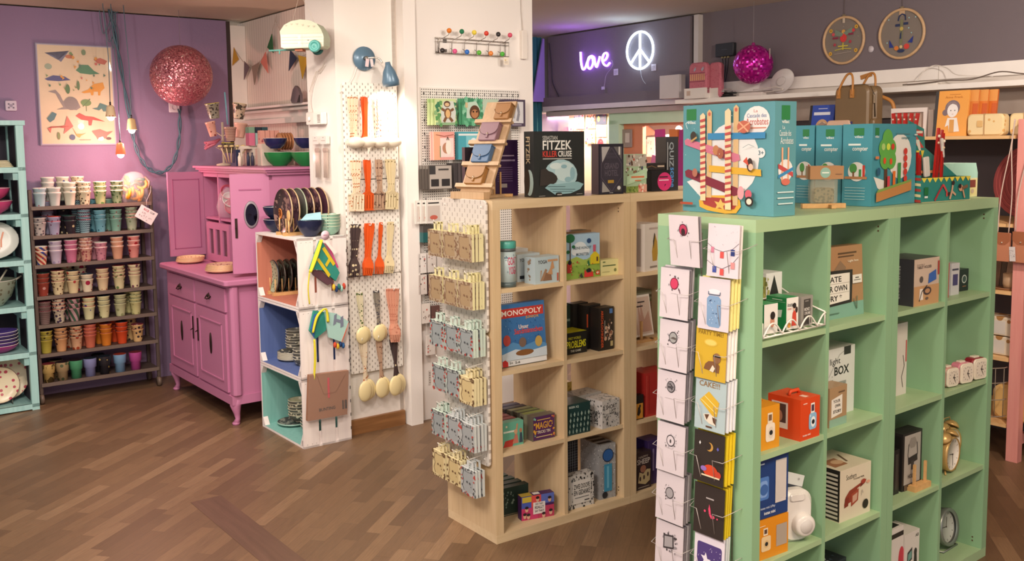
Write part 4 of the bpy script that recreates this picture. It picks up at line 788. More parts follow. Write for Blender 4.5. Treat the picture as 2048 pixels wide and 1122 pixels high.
# ---------------- big white wall ----------------
PW=4.955
t=thing('coat_rack','chrome wire coat rack with twelve coloured balls on the white wall','coat rack',S(3.225,PW,2.26))
CH=paint('#a49c96',.25,.9)
m=MB()
for x in (0,.51): m.tube([(x,0,.01),(x,-.02,.0),(x,-.02,.09),(x,0,.085)],.0025,CH,5)
m.tube([(-.02,-.02,.0),(.54,-.02,.0),(.54,-.02,.09),(-.02,-.02,.09)],.0025,CH,5,True); m.tube([(-.02,-.02,.07),(.54,-.02,.07)],.002,CH,5)
m.box(.05,-.012,.065,.07,0,.085,'#5a5450').box(.05,-.012,.008,.07,0,.025,'#5a5450').build('wire_frame',t)
UP=('#e07c28','#1f7a50','#e6d048','#d83c2c','#2c2a2c','#d8506c'); LO=('#2c2628','#d8588c','#2c6cc4','#5cb03c','#e0843c','#4cb038')
for i in range(6):
    x=.05+.0925*i; MB().tube([(x-.045,-.02,0),(x-.04,-.02,.075),(x,-.06,.105),(x,-.07,.122)],.0022,CH,5).build('hook',t); MB().sphere((x,-.07,.13),.0155,paint(UP[i],.25),14).build('ball',t)
    x=.005+.0905*i; MB().tube([(x-.005,-.02,.03),(x,-.05,.012)],.0022,CH,5).build('hook',t); MB().sphere((x,-.06,.01),.0155,paint(LO[i],.25),14).build('ball',t)
m=MB(); m.box(.465,-.062,-.055,.505,-.063,-.008,'#efe4d4'); m.art((.465,-.063,-.055),(.04,0,0),(0,0,.047),[('r',.2,.2,.8,.25,'#a09488'),('r',.2,.35,.8,.4,'#a09488'),('r',.2,.55,.5,.65,'#c8b040')]); m.build('price_tag',t)
t=thing('power_strip','white power strip hanging at the right end of the white wall','power strip',S(3.868,PW,2.25))
m=MB(); m.rbox(0,-.03,0,.042,0,.185,'#ece4dc',.008)
for i in range(5): m.lathe([(0,.001),(.012,.001),(.013,0)],paint('#cfc4ba',.5),12,T(.042,-.015,.035+.028*i)@RY(90))
m.build('strip_body',t); MB().tube([(.02,-.012,.185),(.012,-.012,.3),(.008,-.01,.41)],.003,'#ddd4cc').build('cord',t)
# wire grid panel with packs
GRD=slots('peg_wall','#e6e2dc','#55504a',.0155,.0155,.007,.007,stag=False)
t=thing('peg_board','wide white metal grid board on the white wall behind the leather purse stand','pegboard',S(3.10,PW-.012,.62)); m=MB(); m.box(0,0,0,.75,.01,1.43,GRD)
for i in range(17): m.box(.02+.045*i,-.0015,1.385,.025+.045*i,-.0005,1.405,'#45403c')
for k in range(18):
    for i in (0,): m.box(.017+.045*i,-.0015,1.385-.08*k,.026+.045*i,-.0005,1.40-.08*k,'#45403c')
m.build('board',t)
def pack(lab,a,b,z,w,h,d,col,art,n=1,grp=None,step=.018,side=None):
    o=None
    for i in range(n):
        m=MB(); m.box(0,0,0,w,d,h,paint(col,.4)); 
        if i==0: m.art((0,0,0),(w,0,0),(0,0,h),art)
        else: m.art((0,0,0),(w,0,0),(0,0,h),[('r',0,.85,1,1,side or col)])
        solo(m,'hanging_pack',lab if i==0 else lab+(', second back' if i==1 else ', third back' if i==2 else ', rearmost'),'pack',S(a-.004*i-.010*i*(1 if n>2 else .5),b+step*i,z-.0*i),grp)
LG=[('r',0,.0,1,.1,'#8fb48a'),('n',11,0,0,.25,1,14,.02,['#5f9a5c','#88b47c','#3c7c58']),('n',12,.8,0,1,1,12,.02,['#5f9a5c','#3c7c58']),('p',[(.28,.1),(.92,.1),(.98,.5),(.85,.92),(.4,.9),(.25,.5)],'#cfd4cc')]
pack('green pack with a brown sloth doll on the white grid board',3.15,4.86,1.822,.15,.158,.012,'#c8d8a0',LG+[('e',.55,.8,.16,.12,'#5c4030'),('e',.55,.78,.11,.07,'#d8b890'),('e',.57,.45,.17,.2,'#7a5438'),('e',.58,.43,.11,.16,'#dcb47c'),('l',[(.42,.55),(.28,.62)],.016,'#7a5438'),('l',[(.72,.55),(.86,.62)],.016,'#7a5438'),('l',[(.48,.28),(.38,.12)],.018,'#7a5438'),('l',[(.66,.28),(.8,.14)],.018,'#7a5438')],3,'sloth packs on the grid board',.02,'#a8c884')
pack('green pack with a brown monkey face on the white grid board',3.35,4.87,1.825,.15,.16,.02,'#4f9c74',[('n',21,0,0,1,1,40,.02,['#3c8460','#68b48c','#88c4a4']),('p',[(.2,.25),(.8,.25),(.9,.6),(.7,.9),(.25,.85)],'#b8d0c0'),('e',.62,.48,.26,.27,'#5c3c28'),('e',.62,.42,.18,.17,'#b07c54'),('c',.55,.5,.006,'#201814'),('c',.72,.5,.006,'#201814'),('r',.15,.65,.27,.85,'#c8b48c')],2,'monkey packs on the grid board')
pack('pale green pack with a grey animal on the white grid board',3.505,4.87,1.83,.12,.155,.02,'#b4c8b4',[('n',22,0,0,1,.3,18,.02,['#5c8c68','#8cb494']),('e',.35,.5,.14,.2,'#6a5c54'),('e',.75,.5,.14,.2,'#6a5c54'),('e',.55,.35,.3,.3,'#d8d0c4')])
pack('dark violet pack with a white figure at the right of the grid board',3.67,4.86,1.815,.165,.17,.03,'#4c4256',[('r',.15,.12,.9,.92,'#cfd0d4'),('l',[(.6,.2),(.68,.5),(.6,.85)],.02,'#8a8a94'),('l',[(.45,.3),(.5,.7)],.012,'#a0a0a8'),('r',0.35,0.0432,0.8,0.0768,'#a8a0b0')],2,'violet packs on the grid board',.02)
pack('pink orange pack with a white cat figure on the grid board',3.14,4.87,1.612,.15,.17,.016,'#e4a098',[('r',0,0,.3,1,'#e6ac8c'),('p',[(.3,.1),(.95,.1),(.95,.78),(.3,.78)],'#ead8d4'),('e',.62,.42,.22,.2,'#b88468'),('e',.7,.45,.14,.26,'#f0e6dc'),('l',[(.62,.7),(.66,.82),(.72,.7)],.006,'#6a5048'),('r',.28,.1,.31,.5,'#3c7c4c'),('l',[(.1,.9),(.5,.84),(.95,.9)],.004,'#a05848')],2,'pink packs on the grid board')
pack('turquoise pack with a blue white figure on the grid board',3.32,4.87,1.612,.16,.17,.04,'#4ca4b4',[('r',0,.86,1,.93,'#dfe8e8'),('p',[(.35,.1),(.95,.1),(.95,.85),(.35,.85)],'#7cc4d0'),('e',.7,.5,.2,.28,'#dce8ea'),('l',[(.45,.1),(.6,.25)],.03,'#e08848')],1)
DKP=[('r',.02,.02,.98,.97,'#b4ada6'),('r',.02,.62,.28,.97,'#3a3a3c'),('r',.08,.12,.42,.42,'#2f2e30'),('r',.54,.12,.9,.42,'#2f2e30'),('r',0.4,0.7786,0.85,0.8514,'#4a4644')]
pack('grey pack with two dark squares, front one on the grid board',3.095,4.86,1.437,.165,.145,.008,'#59524e',DKP,4,'dark packs on the grid board',.012,'#8a847e')
for i in range(5): solo(MB().box(0,0,0,.02,.09,.15,paint('#4c4648' if i%2 else '#3c383a',.5)),'thin_pack','thin dark pack seen edge on, '+('first','second','third','fourth','fifth')[i]+' right of the grey packs','pack',S(3.275+.024*i,4.85,1.44),'edge on packs on the grid board')
for i in range(3):
    m=MB(); m.box(0,0,0,.11,.008,.14,'#e6e2dc'); m.art((0,0,0),(.11,0,0),(0,0,.14),[('r',0.15,0.842,0.85,0.898,'#2a2828'),('r',.12,.1,.9,.75,'#cfc4bc'),('e',.5,.25,.25,.1,'#c86858')]); solo(m,'hanging_pack','white pack with a window and red base, %s below the grey packs'%('front one','middle one','rear one')[i],'pack',S(3.055-.03*i,4.84+.012*i,1.235),'white packs on the grid board')
solo(MB().box(0,0,0,.13,.06,.06,'#1f5a5c').box(0,.0,.06,.13,.06,.10,'#4a4644'),'teal_pack','dark teal pack hanging below the white packs','pack',S(3.045,4.86,1.12))
for i,(a,z,c) in enumerate(((3.0,.93,'#e6e0dc'),(3.07,.93,'#ded6d0'),(3.14,.93,'#e2dad4'),(3.0,.80,'#dcd2cc'),(3.07,.79,'#5a3c3c'),(3.02,.62,'#e6ded8'),(3.09,.60,'#6a4c48'),(3.05,.42,'#e4dcd6'))):
    m=MB(); m.box(0,0,0,.06,.02,.12,c); m.art((0,0,0),(.06,0,0),(0,0,.12),[('n',i,.1,.1,.9,.9,8,.008,['#a89890','#c87068','#6a605c'])]); solo(m,'small_hanging_card','small pale card, number %s seen past the card stand against the white wall'%('one','two','three','four','five','six','seven','eight')[i],'card',S(a+.03,4.90,z),'small cards on the white wall')
m=MB(); m.box(0,-.002,0,.015,0,.09,'#ded6d0'); m.art((0,-.002,0),(.015,0,0),(0,0,.09),[('r',.3,.1+.17*i,.8,.2+.17*i,'#8a807a') for i in range(5)]); solo(m,'key_tag','narrow white tag low on the white wall by the trim','tag',S(3.12,4.952,.22))
# ---------------- cube shelf units ----------------
Z4=(1.097,.744,.391,.038)
def cube_shelf(F,mx,mz,my,label,name='cube_shelf'):
    """two columns by four rows, open at the back"""
    t=thing(name,label,'shelf',F)
    MB().box(0,0,1.432,.77,.39,1.47,mx).build('top_board',t); MB().box(0,0,0,.77,.39,.038,mx).build('bottom_board',t)
    MB().box(0,0,.038,.038,.39,1.432,mz).build('side_panel',t); MB().box(.732,0,.038,.77,.39,1.432,mz).build('side_panel',t)
    MB().box(.376,.003,.038,.394,.387,1.432,mz).build('divider',t)
    for z in (.373,.726,1.079): MB().box(.038,.004,z,.376,.386,z+.018,mx).box(.394,.004,z,.732,.386,z+.018,mx).build('shelf_board',t)
    m=MB()
    for z in (.06,.075,1.40,1.385): m.box(.7314,.035,z,.7319,.041,z+.006,'#5a4632')
    m.build('screw_cap',t); return t
BX=wood('birch_x','#d6bc94','#e2caa6',1.4,'X',.45); BZ=wood('birch_z','#d0b48c','#dcc29c',1.4,'Z',.45)
cube_shelf(BEI,BX,BZ,None,'birch cube shelf unit nearest the white pegboard, holding games')
cube_shelf(BEI@T(.772,0,0),BX,BZ,None,'birch cube shelf unit partly hidden behind the green shelf')
# pegboard on its side with the hanging cards
PG=slots('peg_end','#ddd6ce','#a89e96',.04,.04,.005,.015,.45,axis=1)
for k,(z0,z1,lab) in enumerate(((.912,1.472,'upper white slotted pegboard on the end of the birch shelf, carrying gift cards'),(.335,.905,'lower white slotted pegboard on the end of the birch shelf, carrying gift cards'))):
    t=thing('peg_board',lab,'pegboard',BEI@T(-.019,.02,z0)); MB().rbox(0,0,0,.012,.355,z1-z0,PG,.02,axis='X').build('board',t)
    m=MB(); 
    for y in (.035,.32):
        for z in (.03,z1-z0-.03): m.sphere((0,y,z),.005,WIRE,8)
    m.build('screw',t)
    for zt in ((1.362,1.162) if k==0 else (.962-.04,.767,.557,.372)):
        for y in (.06,.18,.30):
            zz=zt-z0+.0; MB().tube([(0,y-.02,zz+.015),(-.01,y-.02,zz+.012),(-.075,y-.02,zz+.005),(-.085,y-.02,zz+.02)],.0022,WIRE,5).build('hook',t)
KR='#b5a186'; 
def card(face,edge,frame,ink,sd,w=.112,h=.115,d=.012,red=None):
    m=MB(); m.box(0,0,0,w,d,h,paint(edge,.6)); q=[('r',0,0,1,1,face)]
    P=[(.2,.9),(.5,.87),(.82,.9),(.86,.6),(.82,.3),(.86,.12),(.5,.1),(.22,.12),(.12,.3),(.2,.5),(.14,.7)]
    q+=[('p',P,ink),('l',[(.2,.9),(.14,.7),(.2,.5),(.12,.3),(.22,.12)],.004,frame),('l',[(.2,.9),(.5,.87),(.82,.9)],.002,frame)]
    q+=[('n',sd,.0,.0,.14,1,9,.008,[frame,red or frame]),('n',sd+1,.86,0,1,1,9,.008,[frame,red or frame]),('n',sd+2,0,.0,1,.1,9,.007,[frame,red or frame]),('n',sd+3,0,.9,1,1,8,.007,[frame])]
    q+=[('e',.45,.5,.05,.04,frame),('e',.64,.48,.05,.04,frame),('e',.72,.36,.02,.02,frame)]
    if red: q+=[('e',.06,.93,.04,.035,red),('e',.93,.6,.04,.035,red),('e',.5,.05,.045,.04,red),('e',.93,.35,.04,.035,'#3c3836')]
    m.art((0,0,0),(w,0,0),(0,0,h),q); m.box(w*.38,d*.3,h,w*.5,d*.5,h+.035,edge).box(w*.7,d*.3,h,w*.82,d*.5,h+.035,edge).box(w*.38,d*.3,h+.028,w*.82,d*.5,h+.036,edge); return m
KK=(KR,'#e8e0ae','#8a6a52','#ab9270',None); GG=('#a9b0ae','#cfe0d4','#4c5256','#98a0a2','#b84840'); G2=('#b4b8b8','#d0d6d6','#4c5256','#a0a6a8','#b84840'); CC=('#dccb9c','#e8dcb0','#6a5038','#cdb988',None)
RN=('top','second','third','fourth','fifth','lowest'); HN=('far','middle','near')
LAY=[(1.335,(KK,KK,KK),(2,2,4)),(1.135,(KK,KK,KK),(2,2,4)),(.935,(GG,GG,GG),(2,2,4)),(.74,(GG,GG,CC),(2,2,4)),(.53,(GG,G2,G2),(3,3,4)),(.345,(CC,CC,G2),(3,3,3))]
PR={}
for r,(zt,ks,ns) in enumerate(LAY):
    for c in range(3):
        kk=ks[c]; yl=(.37,.248,.128)[c]-(.0 if r!=3 or c else .02); n=ns[c]
        nm={KR:'kraft brown','#a9b0ae':'grey','#b4b8b8':'pale grey','#dccb9c':'cream'}[kk[0]]
        for i in range(n):
            x=-.094+.0165*i+(.004 if c<2 else 0); z=zt-.115-(.012 if (r,c)==(3,2) else 0)-(.012 if r==5 and c==2 else 0)
            lab='%s gift card, %s on the %s hook, %s row of the end pegboard'%(nm,('front one','second','third','rearmost')[i] if n==4 else ('front one','second','rear one')[i],HN[c],RN[r])
            M=BEI@T(x,yl,z)@RZ(-90+rnd.uniform(-1.5,1.5))@RX(rnd.uniform(-1,1))
            k=(kk,(r+c)%2)
            if k not in PR: PR[k]=solo(card(kk[0],kk[1],kk[2],kk[3],10+r*3+c,red=kk[4]),'gift_card',lab,'gift card',M,'gift cards on the end pegboard')
            else: clone(PR[k],M,lab)
# products in the birch shelf
t=thing('round_tin','pale blue tin with teal lid and pink letters in the top left birch compartment','tin',BEI@T(.111,.055,1.097))
m=MB(); m.lathe([(0,0),(.0375,0),(.0375,.165),(0,.165)],paint('#b8ccd0',.35),30); m.lathe([(.0378,.0),(.0382,.0),(.0382,.022),(.0378,.022)],paint('#5a6a6c',.3),30); m.lathe([(.0379,.152),(.0381,.152),(.0381,.166),(.0379,.166)],paint('#5c6668',.3),30)
def wrap(s,x0,x1,z0,z1,col,r=.0384,a0=-104,sc=.074):
    v,f,_=txt(s); V=[]
    for q in v:
        a=R(a0)+((x0+(x1-x0)*q[0]))/r; V.append((r*math.cos(a),r*math.sin(a),z0+(z1-z0)*q[1]))
    m.add(V,f,col)
wrap('GOAT',-.012,.032,.095,.13,'#c83c64'); wrap('YOGA',-.008,.034,.056,.09,'#c83c64'); wrap('*',-.026,-.01,.11,.135,'#2c5a78'); wrap('*',.012,.022,.13,.14,'#2c5a78'); wrap('*',-.016,-.008,.06,.07,'#2c5a78')
m.build('tin_body',t); m=MB(); m.lathe([(.0385,.166),(.039,.167),(.039,.192),(.037,.195),(0,.195)],paint('#4fa89c',.35),30); m.build('lid',t)
B=BEI; Z0,Z1,Z2,Z3=Z4
YG=[('t','YOGA',.12,.74,.5,.88,'#3a3634'),('r',.52,.8,.95,.88,'#c89870'),('p',[(.2,.1),(.34,.12),(.5,.5),(.42,.55),(.3,.3)],'#a88468'),('p',[(.32,.1),(.7,.1),(.66,.35),(.45,.4)],'#8f6c54'),('p',[(.5,.35),(.62,.55),(.68,.78),(.74,.8),(.8,.55),(.7,.5),(.72,.3)],'#c89870'),('p',[(.2,.12),(.27,.5),(.22,.5)],'#b8906c'),('r',.9,.05,.97,.35,'#b8604c')]
pbox('pale blue box with an animal stack picture, front one in the top left birch compartment',B,.232,.018,Z0,.137,.072,.117,'#b9cdd6',3,YG,[('n',3,.3,.1,.6,.9,12,.01,['#8a7460','#a08870'])])
pbox('plain pale blue box behind the front one beside the goat tin',B,.215,.125,Z0,.13,.07,.122,'#c2d2da',3,[('t','YOGA',.1,.72,.5,.85,'#3a3634'),('r',.1,.1,.5,.22,'#2c3038')])
pbox('white box standing at the back of the top left birch compartment',B,.20,.24,Z0,.16,.08,.132,'#cfd6da',0)
MN=[('r',0,0,1,.42,'#8fb04c'),('p',[(0,.42),(.3,.5),(.55,.4),(.8,.5),(1,.44),(1,.3),(0,.3)],'#a4bc58'),('e',.4,.68,.2,.15,'#dfe8ee'),('e',.28,.62,.14,.1,'#dfe8ee'),('e',.55,.62,.14,.11,'#dfe8ee'),('t','MEINE HUNDET',.2,.66,.74,.72,'#4a6474'),('t','MONSTER',.28,.52,.66,.58,'#4a6474'),
 ('r',.09,.3,.12,.9,'#5a4030'),('e',.1,.92,.14,.1,'#2c7048'),('e',.2,.73,.05,.035,'#2c7048'),('e',.04,.62,.05,.04,'#2c7048'),('e',.66,.84,.065,.055,'#2c4a78'),('p',[(.7,.3),(.97,.3),(.97,.5),(.84,.6),(.7,.5)],'#d8c42c'),('r',.78,.58,.86,.74,'#c86078'),('r',.88,.36,.93,.46,'#5a4030'),('p',[(.58,.28),(.64,.42),(.68,.28)],'#2c7048'),('r',0,.15,.14,.36,'#b83c34'),('e',.08,.38,.05,.05,'#20202c'),
 ('p',[(.5,.02),(.52,.2),(.6,.1),(.66,.22),(.7,.1),(.76,.2),(.78,.02)],'#d03838'),('e',.64,.17,.07,.05,'#20202c'),('r',.85,.05,.97,.15,'#c8502c'),('t','4+',.87,.07,.95,.13,'#f0f0e0'),('p',[(.33,.02),(.42,.14),(.47,.02)],'#3a4438'),('n',5,.02,.02,.95,.4,26,.006,['#6c9038','#c8d080','#b8483c'])]
pbox('square sky blue and green children game with a yellow house, top right birch compartment',B,.425,.042,Z0,.193,.045,.2,'#a9c8e0',-1,MN,name='board_game',cat='board game')
for i in range(3): pbox(('first','second','third')[i]+' brown board edge behind the green children game',B,.435,.10+.03*i,Z0,.185,.02,.208,('#8a6c50','#4c5c50','#9a8060')[i],0,name='board_game',cat='board game',group='boards behind the children game')
pbox('small pale yellow game box beside the green children game',B,.626,.04,Z0,.106,.05,.072,'#dcd79c',0,[('r',0.1,0.5786,0.85,0.6514,'#5a6c44'),('r',.08,.2,.5,.24,'#a8a46c'),('c',.82,.3,.008,'#7c8450'),('r',.1,.82,.25,.9,'#6a7c4c')])
MO=[('r',0,0,1,.09,'#e8eaec'),('r',.0,.78,.97,.93,'#c43a34'),('t','MONOPOLY',.04,.81,.93,.9,'#f4ece4'),('t','JUNIOR',.56,.725,.86,.78,'#e0a83c'),('t','Unser',.4,.58,.62,.65,'#f0e4dc'),('t','Sandmännchen',.3,.50,.93,.59,'#d84c44'),('n',9,.02,.4,.98,.76,50,.0035,['#2a5a9c','#7ca4cc','#2c4c84']),
 ('p',[(0,.09),(0,.3),(.25,.38),(.5,.3),(.8,.36),(1,.28),(1,.09)],'#5c94c8'),('p',[(0,.09),(0,.2),(.3,.26),(.6,.2),(1,.24),(1,.09)],'#cfdce8'),('e',.5,.19,.2,.05,'#8a5c34'),('e',.12,.42,.08,.09,'#b84a44'),('e',.82,.34,.08,.09,'#c8a85c'),('e',.46,.36,.08,.08,'#7c6458'),('p',[(0,0),(.12,0),(.12,.07),(.06,.11),(0,.09)],'#c83434'),('t','5+',.15,.03,.22,.07,'#303438'),('t','2-6',.27,.03,.38,.07,'#303438')]
pbox('blue game box with a red banner leaning in the second left birch compartment',B,.078,.055,Z1+.004,.243,.05,.267,'#3f76b4',0,MO,name='board_game',cat='board game',lean=4)
m=MB(); m.box(0,0,0,.2,.13,.01,'#5a5048'); 
for i in range(6): solo(MB().box(0,0,0,.17,.12,.016,paint(('#3c3834','#5c5248','#4a4440')[i%3],.6)),'flat_game','flat dark game, %s in the pile behind the blue game box'%('bottom','second','third','fourth','fifth','topmost')[i],'board game',B@T(.09,.23,Z1+.0165*i+.0),'flat games behind the blue box')
PB=[('t','PROBLEMS',.02,.28,.95,.62,'#e0dc28'),('t','FIRST WORLD',.1,.68,.7,.8,'#c8c42c'),('t','THE GAME',.2,.1,.7,.2,'#d8d8c8')]
pbox('black box with bright yellow top and yellow lettering, second right birch compartment',B,.452,.08,Z1,.126,.10,.1,'#1e1d1c',2,PB,top=[('r',0,0,1,1,'#d4d028')])
pbox('dark green box with small letters standing behind the yellow topped box',B,.50,.20,Z1,.12,.06,.205,'#2c3c34',0,[('r',0.4,0.622,0.6,0.678,'#8a9c8c'),('r',.4,.3,.6,.45,'#4c6458')])
ART=[('d','ARSCHLOCHKINDER',.14,.06,.30,.94,'#d8562c'),('n',6,.38,.25,.95,.7,22,.011,['#c8a084','#8c5c48','#d8c0ac','#5c4038']),('r',.7,.85,.9,.96,'#4a78b8'),('r',0.3576,0.3,0.4024,0.7,'#a8a098'),('r',.75,.08,.92,.2,'#b8a878')]
pbox('black box with orange upright lettering, front one in the second right birch compartment',B,.625,.054,Z1,.095,.058,.2,'#1f1b1a',2,ART)
pbox('black box just behind the box with orange upright lettering',B,.60,.12,Z1,.095,.05,.207,'#262220',2,[('r',0.083,0.5,0.167,0.8,'#c8502c')])
pbox('black box second behind the box with orange upright lettering',B,.575,.18,Z1,.095,.05,.21,'#2c2826',2)
# row three
MG_=[('r',.03,.03,.97,.97,'#54285c'),('t','MAGIC',.14,.46,.84,.74,'#e0a83c'),('t','TRICKS TIN',.2,.28,.78,.4,'#e8dcc8'),('r',0.2,0.8132,0.78,0.8468,'#d8b060'),('r',0.15,0.1332,0.83,0.1668,'#d8c08c'),('n',8,.04,.04,.16,.96,10,.008,['#e0a83c','#7cb4a0']),('n',9,.84,.04,.96,.96,10,.008,['#e0a83c','#c8584c'])]
pbox('purple tin with big yellow lettering in the third left birch compartment',B,.236,.052,Z2,.122,.04,.112,'#6b6358',-2,MG_,name='gift_tin',cat='tin')
for i in range(5): pbox('silver tin %s behind the purple tin'%('directly','second','third','fourth','last')[i],B,.226-.006*i,.10+.042*i,Z2,.122,.036,.112,('#8c8c74','#5c5a50','#6c6a5c','#4c4a50','#55507c')[i],-2,top=[('r',.04,.1,.96,.9,('#94a05c','#8c9c64','#a4a884','#5c5c70','#5a5878')[i])],left=[('r',.2,.1,.8,.9,'#3a342c')],name='gift_tin',cat='tin',group='tins behind the magic tin')
TL=[('p',[(0,0),(.45,.0),(.62,.3),(.1,.25)],'#c03c34'),('r',0.02,0.5786,0.62,0.6514,'#e8f0e4'),('l',[(.7,.9),(.64,.5),(.5,.1)],.008,'#c89874'),('e',.62,.58,.09,.1,'#d8a884'),('p',[(.5,.1),(.75,.1),(.7,.45),(.56,.45)],'#c87c6c'),('e',.86,.6,.07,.09,'#b88464'),('p',[(.78,.1),(.96,.1),(.92,.5),(.82,.5)],'#3c4c5c'),('r',.12,.8,.2,.88,'#e8e0c8')]
pbox('mint and red tin with three people, front left of the third left birch compartment',B,.083,.062,Z2,.105,.04,.108,'#6fb8a0',-3,TL,name='gift_tin',cat='tin')
for i in range(3): pbox('red tin %s behind the mint tin with people'%('directly','second','last')[i],B,.078,.108+.044*i,Z2,.105,.036,.108,'#8c3430',-3,top=[('r',.05,.1,.95,.9,'#a8403c')],name='gift_tin',cat='tin',group='red tins')
BE_=[('t','BEER IQ',.08,.86,.5,.94,'#c8d4cc')]
for j in range(4):
    for i in range(6):
        x=.1+.15*i; z=.12+.19*j
        BE_+= [('r',x-.022,z-.06,x+.022,z+.03,'#8ca49c'),('r',x-.009,z+.03,x+.009,z+.07,'#8ca49c')] if (i+j)%2 else [('e',x,z,.045,.04,'#7c968c'),('l',[(x,z-.07),(x,z+.07)],.003,'#b8c8bc')]
pbox('dark green box with rows of bottle icons, third right birch compartment',B,.406,.02,Z2,.132,.11,.142,'#1f3c3c',-2,BE_,top=[('r',.05,.05,.95,.95,'#2c4846')])
SL=[('n',13,0,0,1,1,70,.006,['#4a4a4c','#6a6a6c','#8c8c8c']),('r',.14,.52,.86,.86,'#d4d0cc'),('t','SHORT',.18,.68,.82,.84,'#242424'),('t','LIST',.4,.5,.76,.66,'#242424'),('e',.25,.18,.07,.12,'#c8c4c0'),('e',.25,.18,.04,.07,'#3a3a3a'),('l',[(.25,.3),(.3,.42)],.004,'#242424')]
pbox('white box with black lettering and doodles, third right birch compartment',B,.60,.0+.003,Z2,.112,.11,.13,'#cfcbc8',3,SL,[('n',14,.05,.05,.95,.95,40,.006,['#3a3a3c','#6a6a6c']),('d','SHORT',.5,.1,.75,.6,'#303030'),('d','LIST',.2,.1,.42,.6,'#303030')],[('n',15,0,0,1,1,60,.006,['#8c8c8c','#a8a8a8'])])
pbox('yellow box with dark spots at the back of the third right birch compartment',B,.47,.26,Z2,.16,.08,.17,'#c0a04c',0,[('n',16,0,0,1,1,14,.01,['#8c6c28'])])
pbox('pale box lying behind the doodle box, third right birch compartment',B,.56,.13,Z2,.15,.1,.135,'#bcb8b4',2,top=[('n',17,0,0,1,1,40,.006,['#8c8c8c','#6c6c6c'])])
# lowest row
RL=[('r',.0,0,.5,.5,'#c83c6c'),('r',0,.5,.3,1,'#4c5cb0'),('r',.3,.5,.6,1,'#d8504c'),('r',.6,.6,1,1,'#5c6cb8'),('r',.5,0,1,.5,'#b83c5c'),('r',.02,.75,.3,.98,'#c8b040'),('r',.35,.2,.72,.7,'#e6dcd8'),('t','DID THEY',.42,.58,.66,.66,'#302c34'),('t','REALLY',.4,.42,.68,.54,'#302c34'),('t','SAY THAT?',.4,.28,.68,.37,'#302c34')]
for x,z in ((.15,.45),(.2,.15),(.48,.82),(.85,.75),(.88,.2),(.66,.12),(.08,.2)): RL+=[('e',x,z,.05,.11,'#d8a890'),('e',x,z+.08,.055,.06,'#2c2024')]
pbox('colourful box of printed faces with a white centre, front of the lowest left birch compartment',B,.180,.065,Z3,.16,.04,.108,'#48245c',-12,RL,top=[('r',.4,.2,.6,.8,'#e8e4dc'),('r',0,0,.35,1,'#b8a03c')])
for i in range(5):
    pbox('dark green tin, %s in the leaning row at the lowest left birch compartment'%('front one','second','third','fourth','last')[i],B,.118-.008*i+.0,.155+.042*i,Z3,.16,.036,.13+.003*i,('#2c3c34','#34443c','#2f4a40','#3c5c50','#4c7468')[i],-4,[('n',18,.08,.1,.5,.9,16,.008,['#6c8478','#8c9c90']),('r',.03,.03,.97,.06,'#8a8068')],[('r',.3,.05,.7,.95,'#6a5a3c')],name='gift_tin',cat='tin',group='green tins')
ZD=[('n',20,0,0,1,1,90,.007,['#2c2c2c','#5c5c5c','#1c1c1c']),('r',.14,.14,.86,.84,'#dcd8d2'),('t','ZWEI DOOFE',.18,.58,.82,.73,'#1c1c1c'),('t','EIN GEDANKE',.18,.40,.82,.55,'#1c1c1c'),('r',0.22,0.3088,0.78,0.3312,'#6a6a6a'),('r',0.6,0.1932,0.8,0.2268,'#4a4a4a')]
pbox('white lettered box with black zebra border, lowest right birch compartment',B,.425,.034,Z3,.144,.05,.155,'#cfcbc6',-2,ZD,[('n',23,0,0,1,1,30,.006,['#2c2c2c'])],[('n',21,0,0,1,1,60,.006,['#8c8884','#6c6864'])])
pbox('black box covered with white maze lines behind the zebra bordered box',B,.46,.15,Z3,.115,.05,.285,'#22222a',0,[('l',[(.1+.12*(i%7),.05),(.1+.12*(i%7),.95)],.0015,'#b8b8bc') for i in range(7)]+[('l',[(.05,.06+.045*i),(.95,.06+.045*i)],.0012,'#8c8c94') for i in range(20)])
CB=[('n',24,0,0,1,1,120,.004,['#a8a8a8','#6c6c6c','#dcdcdc']),('c',.5,.8,.032,'#1c2c50'),('c',.5,.8,.028,'#2c5c9c'),('r',.26,.14,.74,.64,'#3c8cb0'),('r',0.4284,0.2,0.5516,0.6,'#6cb0cc'),('c',.3,.08,.016,'#20242c')]
t=pbox('tall grey sprinkled box with a blue circle, lowest right birch compartment',B,.617,.044,Z3,.095,.15,.262,'#9a9a9c',-4,CB,[('n',25,0,0,1,1,140,.004,['#c8c8c8','#6c6c6c','#e0e0e0'])],[('r',.1,.1,.9,.25,'#202428'),('r',.1,.4,.9,.55,'#202428'),('r',.1,.7,.9,.85,'#202428')])
